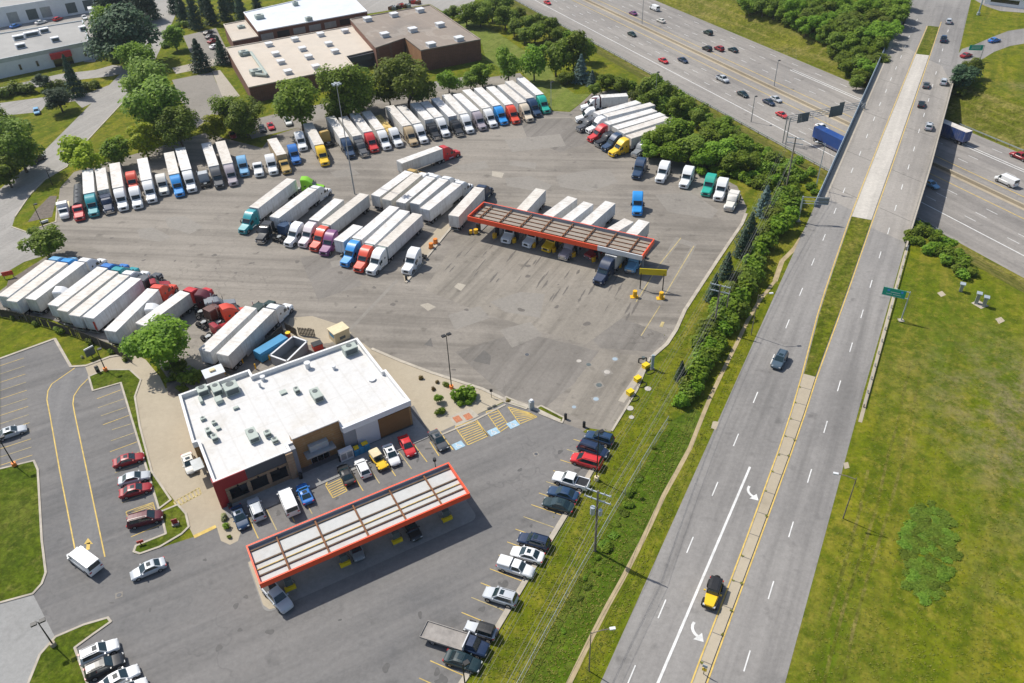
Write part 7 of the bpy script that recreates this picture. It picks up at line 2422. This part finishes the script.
def shrub_mesh(seed, r=1.5, h=1.7, n=620, leaf=.36, mat_='shrub_leaf', lobes=7):
    rnd = random.Random(seed)
    mb = MB()
    L = []
    for i in range(lobes):
        a = rnd.uniform(0, 6.283); k = rnd.uniform(0, .62) * r
        L.append((Vector((math.cos(a) * k, math.sin(a) * k, h * rnd.uniform(.28, .58))), r * rnd.uniform(.34, .55)))
    for i in range(n):
        c, lr = rnd.choice(L)
        d = rdir(rnd)
        p = c + Vector((d.x, d.y, d.z * h / r * .8)) * lr * rnd.uniform(.6, 1.08)
        if p.z < .03: p.z = rnd.uniform(.03, .4)
        quad_leaf(mb, p, (d * .75 + rdir(rnd) * .5 + Vector((-.15, .1, .75))).normalized(), leaf * rnd.uniform(.6, 1.35), rnd)
    return mb.mesh('shrub', M[mat_])

TRUNK = [trunk_mesh(s) for s in (1, 2, 3)]
CTRUNK = MB().cyl((0, 0, -.3), (0, 0, 7.5), .2, 8, 0, .05).mesh('trunk', M['bark'])
CROWNS = {m_: [crown_mesh(10 + i + 7 * j, mat_=m_) for i in range(4 if m_ in ('leaf', 'leaf_mid') else 2)] for j, m_ in enumerate(('leaf', 'leaf_light', 'leaf_mid', 'leaf_dark'))}
CROWNS_BIG = {m_: [crown_mesh(210 + i + 5 * j, n=7500, leaf=.40, lobes=30, mat_=m_) for i in range(2)] for j, m_ in enumerate(('leaf', 'leaf_mid', 'leaf_dark'))}
CONES = {'needle': [conifer_mesh(51), conifer_mesh(52)], 'needle_blue': [conifer_mesh(53, mat_='needle_blue')]}
SHRUBS = [shrub_mesh(70 + i) for i in range(6)]
SHRUBS_D = [shrub_mesh(80 + i, mat_='leaf') for i in range(3)]
WEEDS = [shrub_mesh(120 + i, r=1.5, h=.9, n=420, leaf=.42, mat_='weed_leaf', lobes=11) for i in range(4)]
SHRUBS_M = [shrub_mesh(90 + i, mat_='leaf_mid') for i in range(4)]

rv = random.Random(99)
def mpp(p):
    return (p - Vector((0, 0, CAM_H))).length / FPX
def seat(px, py, h):
    """ground point under a crown seen at (px, py), whose centre is h above the ground"""
    z = 0.0
    for _ in range(12):
        p = G(px, py, z + h)
        z = z * .4 + terrain(p.x, p.y) * .6
    p.z = terrain(p.x, p.y)
    return p

def tree(px, py, rpx, label, group=None, leaf='leaf', tall=1.0, name='tree', cat='tree'):
    p0 = G(px, py, 4)
    r = rpx * mpp(p0)
    s = r / 4.2
    p = seat(px, py, 4.9 * s * tall)
    t = empty(name, p, rv.uniform(0, 6.28), label, cat, group)
    t.scale = (s * rv.uniform(.92, 1.08), s * rv.uniform(.92, 1.08), s * tall * rv.uniform(.94, 1.06))
    link('trunk', rv.choice(TRUNK), t)
    link('crown', rv.choice(CROWNS_BIG[leaf] if s > 1.25 and leaf in CROWNS_BIG else CROWNS[leaf]), t)
    return t
def conifer(px, py, rpx, label, group=None, kind='needle', tall=1.0):
    p0 = G(px, py, 4)
    s = rpx * mpp(p0) / 2.6
    p = seat(px, py, 3.6 * s * tall)
    t = empty('conifer_tree', p, rv.uniform(0, 6.28), label, 'tree', group)
    t.scale = (s, s, s * tall)
    link('trunk', CTRUNK, t); link('crown', rv.choice(CONES[kind]), t)
def shrub(px, py, rpx, label, group=None, pool=None, tall=1.0, name='shrub', h=None, cat='shrub'):
    p0 = G(px, py, 1)
    s = rpx * mpp(p0) / 1.5
    p = seat(px, py, .7 * s * tall)
    me = rv.choice(pool or SHRUBS)
    o = link(name, me, None, p, rv.uniform(0, 6.28))
    o.scale = (s * rv.uniform(.9, 1.1), s * rv.uniform(.9, 1.1), s * tall)
    return tag(o, label, cat, group)

def inside(p, poly):
    c = False
    n = len(poly)
    for i in range(n):
        (x1, y1), (x2, y2) = poly[i], poly[i - 1]
        if (y1 > p[1]) != (y2 > p[1]) and p[0] < (x2 - x1) * (p[1] - y1) / (y2 - y1) + x1:
            c = not c
    return c
def fill(poly, gap, maxn=200, sy=.75):
    xs, ys = [p[0] for p in poly], [p[1] for p in poly]
    out = []
    for _ in range(6000):
        p = (rv.uniform(min(xs), max(xs)), rv.uniform(min(ys), max(ys)))
        if inside(p, poly) and all(math.hypot(p[0] - q[0], (p[1] - q[1]) / sy) > gap for q in out):
            out.append(p)
            if len(out) >= maxn:
                break
    return sorted(out, key=lambda q: q[1])

# --- trees on the left
tree(14, 142, 22, 'big dark green tree at the left edge above the pale street', None, 'leaf')
tree(3, 168, 15, 'lower leafy tree at the left edge beside the black pickup', None, 'leaf_mid')
tree(-6, 128, 18, 'tree cut by the left edge, behind the big dark green one', None, 'leaf')
tree(57, 97, 14, 'round blackish tree standing alone by the small drive', None, 'leaf_dark', .8)
conifer(72, 80, 10, 'dark conifer before the warehouse entrance')
tree(41, 80, 8, 'small dark tree in the hedge before the warehouse', None, 'leaf_dark', .9)
for i, (px, py, r_) in enumerate(((2, 92, 9), (14, 88, 9), (26, 88, 9), (48, 86, 7), (86, 87, 7), (94, 84, 6), (60, 84, 7), (108, 55, 7), (116, 58, 7), (103, 48, 6))):
    shrub(px, py, r_, 'dark green shrub of the planting before the white warehouse', 'shrubs before the white warehouse', SHRUBS_D)
tree(122, 29, 26, 'broad dark tree right of the loading yard', None, 'leaf_dark', .9)
tree(108, 22, 14, 'yellowish tree leaning over the loading yard corner', None, 'leaf_mid')
for px, py, r_ in ((108, 2, 14), (124, -2, 14), (140, 4, 12)):
    tree(px, py, r_, 'dark tree at the top edge left of the upper street', 'dark trees left of the upper street', 'leaf_dark')
tree(139, 64, 18, 'broad tree highest in the line beside the street', None, 'leaf_mid')
tree(148, 84, 23, 'broad tree second from the top of the line beside the street', None, 'leaf')
tree(160, 106, 26, 'large dark tree in the line beside the street, over the blue cab', None, 'leaf')
tree(177, 127, 20, 'dark tree lowest in the line, shading two white trailers', None, 'leaf')
tree(80, 155, 17, 'yellow-green round tree by the kerb end of the long row', None, 'leaf_light', .95)
tree(115, 149, 15, 'bright green round tree between the two yellow-green ones', None, 'leaf_mid', .95)
tree(143, 141, 15, 'yellow-green tree touching the dark line of trees', None, 'leaf_light', 1.0)
tree(212, 126, 13, 'vivid yellow-green tree before the two dark ones by the works', None, 'leaf_light', 1.0)
tree(228, 112, 17, 'grey-green tree left of the works corner', None, 'leaf')
tree(243, 116, 17, 'dull green tree at the works corner', None, 'leaf')
tree(173, 35, 11, 'small yellow-green tree by the upper street', None, 'leaf_mid')
for i, (px, py, r_) in enumerate(((181, 8, 8), (193, 12, 9), (209, 10, 8), (223, 6, 8), (240, 8, 8), (202, 0, 8), (172, 0, 7), (256, 2, 7), (150, 4, 8), (228, -4, 8))):
    conifer(px, py, r_, 'dark conifer of the row above the small car park', 'conifers above the small car park', 'needle', 1.1)
conifer(199, 58, 13, 'broad conifer on the lawn left of the works', None, 'needle', .62)
conifer(221, 53, 9, 'narrow conifer beside the works wall', None, 'needle', .8)
tree(43, 241, 17, 'round green tree at the yard entrance', None, 'leaf_mid', .85)
for px, py in ((178, 26), (165, 44), (184, 24)):
    shrub(px, py, 5, 'small lawn shrub beside the upper street', 'shrubs beside the upper street', SHRUBS_M)
# --- row between the works and the trucks
tree(298, 103, 23, 'full green tree above the white bobtail and the yellow truck', None, 'leaf_mid', .95)
tree(345, 92, 24, 'large olive tree beside the tall mast before the works', None, 'leaf')
tree(360, 88, 18, 'dull olive tree half merged with the larger one before the works', None, 'leaf')
tree(336, 110, 12, 'small bright tree under the large olive one', None, 'leaf_mid', .9)
tree(407, 77, 25, 'tall grey-green tree before the orange brick corner', None, 'leaf')
tree(388, 90, 14, 'bright green tree before the dark entrance of the works', None, 'leaf_mid')
tree(421, 88, 14, 'dull green tree in the line before the works, right of the tall one', None, 'leaf')
tree(448, 79, 12, 'pointed bright tree before the right end of the works', None, 'leaf_mid', 1.1)
tree(482, 72, 13, 'round dark tree left of the mown lawn', None, 'leaf_mid')
tree(470, 80, 8, 'small grey-green tree beside the round dark one', None, 'leaf')
tree(508, 65, 14, 'upright dark tree above the scarlet cab trailer', None, 'leaf_mid', 1.1)
tree(534, 60, 14, 'upright dark tree above the turquoise truck', None, 'leaf_mid', 1.2)
tree(556, 55, 14, 'dense dark tree in the group by the mown lawn', None, 'leaf_mid', 1.2)
tree(574, 50, 14, 'largest dark tree of the group beside the freeway verge', None, 'leaf', 1.3)
tree(585, 46, 11, 'dark tree nearest the freeway in the lawn group', None, 'leaf_mid', 1.2)
conifer(581, 71, 11, 'blue spruce in front of the dark group', None, 'needle_blue', .7)
conifer(592, 80, 7, 'small blue-green spruce right of the blue spruce', None, 'needle_blue', .65)
tree(567, 76, 9, 'low green tree left of the blue spruce', None, 'leaf_mid', .8)
gB = 'bushy trees along the freeway verge'
for px, py, r_ in ((452, 13, 8), (466, 14, 11), (480, 12, 13), (492, 8, 12), (505, 16, 12), (514, 26, 10), (524, 34, 9), (535, 31, 11), (549, 27, 11), (560, 33, 10), (503, 3, 9), (517, 14, 8), (528, 22, 8), (540, 20, 8), (570, 36, 9), (444, 18, 7), (595, 88, 8), (608, 80, 11), (622, 84, 9)):
    tree(px, py, r_, 'bushy green tree of the belt between the mown lawn and the freeway', gB, rv.choice(['leaf', 'leaf_mid', 'leaf']), .85)
for px, py in fill([(618, 86), (640, 82), (660, 82), (690, 100), (720, 122), (745, 142), (770, 152), (800, 168), (795, 188), (775, 180), (745, 158), (715, 135), (690, 118), (668, 112), (640, 100)], 9.5, 46):
    shrub(px, py, rv.uniform(7, 10.5), 'green bush on the bank between the bush rank and the freeway', 'bushes on the freeway bank', rv.choice([SHRUBS, SHRUBS_M, SHRUBS_D]), 1.2)
for px, py, r_ in ((650, 100, 11), (668, 92, 11), (680, 106, 12), (656, 80, 8), (697, 117, 10), (712, 126, 10)):
    tree(px, py, r_, 'tree standing up from the bank above the bush rank', 'trees on the freeway bank', rv.choice(['leaf', 'leaf_mid']), .95)
for px, py, r_ in ((661, 138, 18), (678, 130, 17), (690, 146, 18), (708, 138, 16), (722, 150, 17), (738, 144, 14), (736, 160, 14), (704, 158, 14), (672, 152, 15), (752, 160, 11), (726, 128, 12), (650, 148, 12)):
    tree(px, py, r_, 'dense tree of the thicket above the parked bobtails', 'trees of the thicket above the bobtails', rv.choice(['leaf_mid', 'leaf_mid', 'leaf_mid', 'leaf']), .8)
for px, py in fill([(690, 168), (720, 170), (748, 176), (770, 172), (772, 186), (752, 184), (735, 178), (700, 172)], 8, 16):
    shrub(px, py, rv.uniform(6, 8.5), 'bright low bush along the lower rim of the thicket', 'bushes along the rim of the thicket', SHRUBS, 1.0)
# hedge belt beside the avenue
belt = [(783, 190), (795, 193), (792, 208), (785, 224), (772, 240), (760, 262), (752, 282), (742, 304), (730, 324), (719, 344), (706, 366), (696, 388), (690, 402), (682, 404), (682, 392), (690, 366), (702, 334), (718, 304), (730, 290), (743, 274), (760, 248), (768, 225), (778, 202)]
for px, py in fill(belt, 8.5, 100, .8):
    shrub(px, py, rv.uniform(10, 14.5), 'dense green bush of the long hedge between the wires and the avenue footpath', 'bushes of the long hedge', rv.choice([SHRUBS, SHRUBS_M, SHRUBS, SHRUBS_D]), 1.25)
for px, py, r_ in ((786, 168, 9), (800, 176, 9), (810, 186, 7), (812, 172, 7), (797, 160, 7), (815, 192, 5)):
    shrub(px, py, r_, 'bush on the bank at the near bridge end', 'bushes at the near bridge end', SHRUBS, 1.0)
conifer(765, 203, 12, 'dark spruce nearest the thicket by the yard corner', None, 'needle_blue', .75)
conifer(750, 231, 13, 'dark spruce left of the hedge, beside the kerb corner', None, 'needle', .75)
conifer(743, 245, 11, 'dark spruce under the wires, lowest of the close pair', None, 'needle', .75)
conifer(727, 268, 11, 'dark spruce above the twin crossarm pole', None, 'needle', .8)
conifer(714, 290, 10, 'dark spruce right beside the twin crossarm pole', None, 'needle', .9)
conifer(681, 372, 8, 'black-green narrow conifer in the verge at the lower end of the hedge', None, 'needle', .9)
for px, py in ((676, 405), (668, 420), (652, 450), (640, 474), (634, 482), (630, 490), (626, 500), (622, 503), (619, 514), (613, 520), (611, 530), (604, 540), (601, 548), (596, 556), (592, 566), (586, 576), (583, 588), (575, 600), (572, 608), (566, 618), (556, 634), (600, 560), (594, 574)):
    shrub(px + rv.uniform(-1, 7), py + rv.uniform(-4, 4), rv.uniform(2.5, 7.5), 'low weeds growing along the chain-link fence', 'weeds along the chain-link fence', WEEDS + SHRUBS[:2], .7, 'weed_clump', None, 'weeds')
# woods at the upper right
gW = 'trees of the wood beyond the freeway'
wood = [(735, -6), (905, -6), (898, 20), (893, 30), (884, 48), (872, 68), (860, 84), (853, 80), (846, 62), (838, 46), (822, 34), (800, 22), (775, 12), (745, 2)]
for px, py in fill(wood, 10.5, 110, .62):
    tree(px, py, rv.uniform(8, 12), 'leafy tree of the wood beyond the freeway', gW, rv.choice(['leaf_mid', 'leaf_mid', 'leaf']), .8)
for px, py in fill([(735, -2), (775, 16), (822, 40), (845, 66), (852, 82), (862, 86), (858, 76), (840, 50), (800, 26)], 7, 26):
    shrub(px, py, rv.uniform(4.5, 7), 'bush along the edge of the wood beyond the freeway', 'bushes along the edge of the wood', SHRUBS, 1.0)
# right of the bridge
tree(966, 76, 13, 'dark round tree beside the slip road bank', None, 'leaf_dark', .8)
tree(972, 68, 9, 'smaller dark tree behind the round one on the slip road bank', None, 'leaf', .9)
for px, py, r_ in ((957, 90, 8), (962, 84, 7)):
    shrub(px, py, r_, 'dark bush below the round tree by the slip road', 'bushes by the slip road', SHRUBS_D, 1.0)
for px, py in fill([(912, 226), (928, 224), (945, 236), (958, 250), (972, 272), (968, 278), (955, 268), (938, 256), (920, 244), (910, 240)], 7.5, 24):
    shrub(px, py, rv.uniform(6.5, 9), 'bush on the bank at the right foot of the bridge', 'bushes at the right foot of the bridge', rv.choice([SHRUBS, SHRUBS_M]), 1.0)
# low green thicket in the field
for px, py in fill([(912, 505), (935, 502), (950, 520), (955, 548), (948, 590), (925, 600), (906, 585), (903, 550), (906, 525)], 6.5, 80, 1.0):
    shrub(px, py, rv.uniform(4.5, 8.5), 'leafy weed clump of the bright patch in the field', 'weed clumps of the bright patch in the field', WEEDS, .35, 'weed_clump', None, 'weeds')
# around the store
tree(163, 344, 29, 'big round tree over the drive at the end of the fence rank', None, 'leaf_mid', .8)
for px, py, r_, w in ((190, 376, 14, 'low juniper bush at the store corner, larger of two'), (177, 368, 12, 'low juniper bush under the big round tree, smaller of two')):
    shrub(px, py, r_, w, None, SHRUBS_D, .9)
for px, py in ((175, 362), (182, 388), (172, 378), (168, 366)):
    shrub(px, py, 7, 'dark groundcover bush beside the drive-through bend', 'groundcover bushes beside the drive-through bend', SHRUBS_D, .7)
shrub(463, 394, 13, 'largest leafy bush of the planted triangle, beside the light pole', None, SHRUBS, 1.1)
shrub(460, 404, 5.5, 'small bright bush below the largest one in the planted triangle', None, SHRUBS_M, 1.0)
shrub(469, 402, 5.5, 'small bush at the right foot of the largest one in the planted triangle', None, SHRUBS, 1.0)
shrub(440, 411.5, 6, 'rounded bush with pale blossom near the ramp', None, SHRUBS_M, 1.1)
tree(438.5, 398, 5.5, 'little standard tree in the planted triangle', None, 'leaf_mid', 1.0)
shrub(446, 385, 4, 'small green bush in the upper part of the planted triangle', None, SHRUBS_M, 1.1)
DRY = [shrub_mesh(101, mat_='dry_leaf')]
shrub(421.5, 377.5, 3.2, 'small brown bush alone at the top of the planted triangle', None, DRY, 1.2)
shrub(433, 388.5, 2.8, 'small yellow-brown bush left of the green ones', None, DRY, 1.2)
shrub(437.5, 382, 2.6, 'tiny dry bush between the brown and the green bushes', None, DRY, 1.2)
shrub(508, 401, 3, 'dry clump at the end of the left grass strip', None, DRY, .8)
BL = [shrub_mesh(111, mat_='bloom'), shrub_mesh(112, mat_='bloom')]
shrub(223.5, 517, 5.5, 'white-blossomed bush at the kerb nose by the store', None, BL, 1.1)
shrub(227, 526, 5.5, 'green bush in the middle of the kerb nose by the store', None, SHRUBS_M, 1.1)
shrub(229.5, 537, 3, 'small bush at the tip of the kerb nose', None, SHRUBS, 1.0)
shrub(176, 521, 2.2, 'small red-leaved plant in the kerbed island', None, DRY, 1.0)
# creepers and shrubs on the screen fence
for px, py in ((14, 321), (36, 327), (57, 333), (62, 335), (90, 345), (112, 354), (126, 362)):
    shrub(px, py - 4, rv.uniform(3.5, 6), 'weeds grown into the dark slatted fence', 'weeds in the dark fence', rv.choice([SHRUBS, SHRUBS_D]), 1.1, 'weed_clump', None, 'weeds')
shrub(91, 352, 3, 'reddish flowering plant beside the menu board', None, DRY, 1.0)
shrub(82, 357, 2.6, 'small pink flowering plant on the grass left of the menu board', None, BL, 1.0)

# rough grass standing in the verges and the field, far too many tufts to count
M['tuft'] = leafmat('grass_tufts', (.11, .15, .008), (.27, .26, .05), .4)
mb = MB()
rg = random.Random(4)
path_pts = []
for a_, b_ in zip(fp, fp[1:]):
    k_ = max(1, int((b_ - a_).length / .8))
    path_pts += [a_.lerp(b_, i_ / k_) for i_ in range(k_)]
def tufts(poly, n, s0, s1, clump):
    xs, ys = [q[0] for q in poly], [q[1] for q in poly]
    k = 0
    while k < n:
        c = (rg.uniform(min(xs), max(xs)), rg.uniform(min(ys), max(ys)))
        if not inside(c, poly):
            continue
        g = G(*c)
        for _ in range(rg.randint(1, clump)):
            p_ = g + Vector((rg.gauss(0, 1.0), rg.gauss(0, 1.0), 0))
            an_ = (p_ - AO).dot(AN); as_ = (p_ - AO).dot(AD)
            if interp(RE, as_) - 1.6 < an_ < 1.1 or any((p_.xy - q_.xy).length < .75 for q_ in path_pts):
                k += 1
                continue
            p_.z = terrain(p_.x, p_.y) + .02
            for _ in range(3):
                s_ = rg.uniform(s0, s1)
                a_ = rg.uniform(0, 6.28)
                d_ = Vector((math.cos(a_), math.sin(a_), 0))
                n_ = Vector((-d_.y, d_.x, 0)) * s_ * .28
                tip = p_ + d_ * s_ * rg.uniform(.4, .9) + Vector((0, 0, s_ * rg.uniform(.25, .6)))
                mb.face([p_ - n_, p_ + n_, tip])
            k += 1
tufts([(884, 330), (868, 410), (845, 500), (828, 570), (805, 683), (1024, 683), (1024, 300), (975, 290), (930, 270), (912, 262)], 3000, .12, .32, 9)
tufts([(742, 240), (715, 275), (690, 315), (668, 352), (650, 372), (640, 400), (612, 442), (596, 476), (560, 535), (500, 640), (474, 690), (520, 690), (580, 580), (640, 470), (672, 415), (690, 360), (715, 300), (745, 262)], 2600, .12, .36, 7)
tufts([(668, 425), (640, 474), (606, 532), (576, 588), (520, 690), (556, 690), (588, 640), (622, 578), (664, 494), (690, 446), (702, 415)], 1600, .14, .40, 7)
tufts([(712, 412), (700, 436), (660, 520), (610, 620), (575, 690), (596, 683), (640, 590), (690, 485), (728, 405), (760, 338), (752, 328)], 1300, .12, .34, 6)
for k_ in range(-16, 5):
    for nn_ in (interp(Y1, k_ * 4.4) - .35, interp(Y2, k_ * 4.4) + .35):
        if rg.random() < .6:
            g = av(k_ * 4.4 - 1 + rg.uniform(-.3, .3), nn_, .15)
            for _ in range(12):
                a_ = rg.uniform(0, 6.28); s_ = rg.uniform(.15, .35); d_ = Vector((math.cos(a_), math.sin(a_), 0)); n_ = Vector((-d_.y, d_.x, 0)) * .08
                mb.face([g - n_, g + n_, g + d_ * s_ + Vector((0, 0, s_ * .5))])
go = link('tall_grass', mb.mesh('tall_grass', M['tuft'])); go['kind'] = 'stuff'

# ------------------------------------------------------------------ light, sky, view
SDIR = Vector((.60, -.45, -1.0)).normalized()
sl = bpy.data.lights.new('sun', 'SUN')
sl.energy = 5.0
sl.angle = R(.53)
sl.color = (1.0, .95, .87)
so = bpy.data.objects.new('sun', sl)
COL.objects.link(so)
so.rotation_euler = SDIR.to_track_quat('-Z', 'Y').to_euler()
so.location = (0, 0, 200)
w = bpy.data.worlds.new('World')
SC.world = w
w.use_nodes = True
nt = w.node_tree
bg = nt.nodes['Background']
sky = nt.nodes.new('ShaderNodeTexSky')
sky.sky_type = 'NISHITA'
sky.sun_disc = False
sky.sun_elevation = math.asin(-SDIR.z)
sky.sun_rotation = math.atan2(-SDIR.x, -SDIR.y)
sky.air_density, sky.dust_density, sky.ozone_density = 1.0, 1.6, 1.0
nt.links.new(sky.outputs['Color'], bg.inputs['Color'])
bg.inputs['Strength'].default_value = .125
SC.view_settings.view_transform = 'Standard'
SC.view_settings.look = 'None'
SC.view_settings.exposure = 0.03
SC.view_settings.gamma = 1.0
SC.view_settings.use_curve_mapping = False
SC.cycles.max_bounces = 6
SC.cycles.use_denoising = True

# the summer haze
hz = MB().box(-6500, 6500, -6500, 6500, -7.6, 97)
m, nt, b = new_mat('haze')
nt.nodes.remove(b)
pv = nt.nodes.new('ShaderNodeVolumePrincipled')
pv.inputs['Color'].default_value = (.78, .89, 1.0, 1)
pv.inputs['Density'].default_value = .00008
pv.inputs['Anisotropy'].default_value = .2
nt.links.new(pv.outputs[0], nt.nodes['Material Output'].inputs['Volume'])
ho = link('haze', hz.mesh('haze', m)); ho['kind'] = 'stuff'
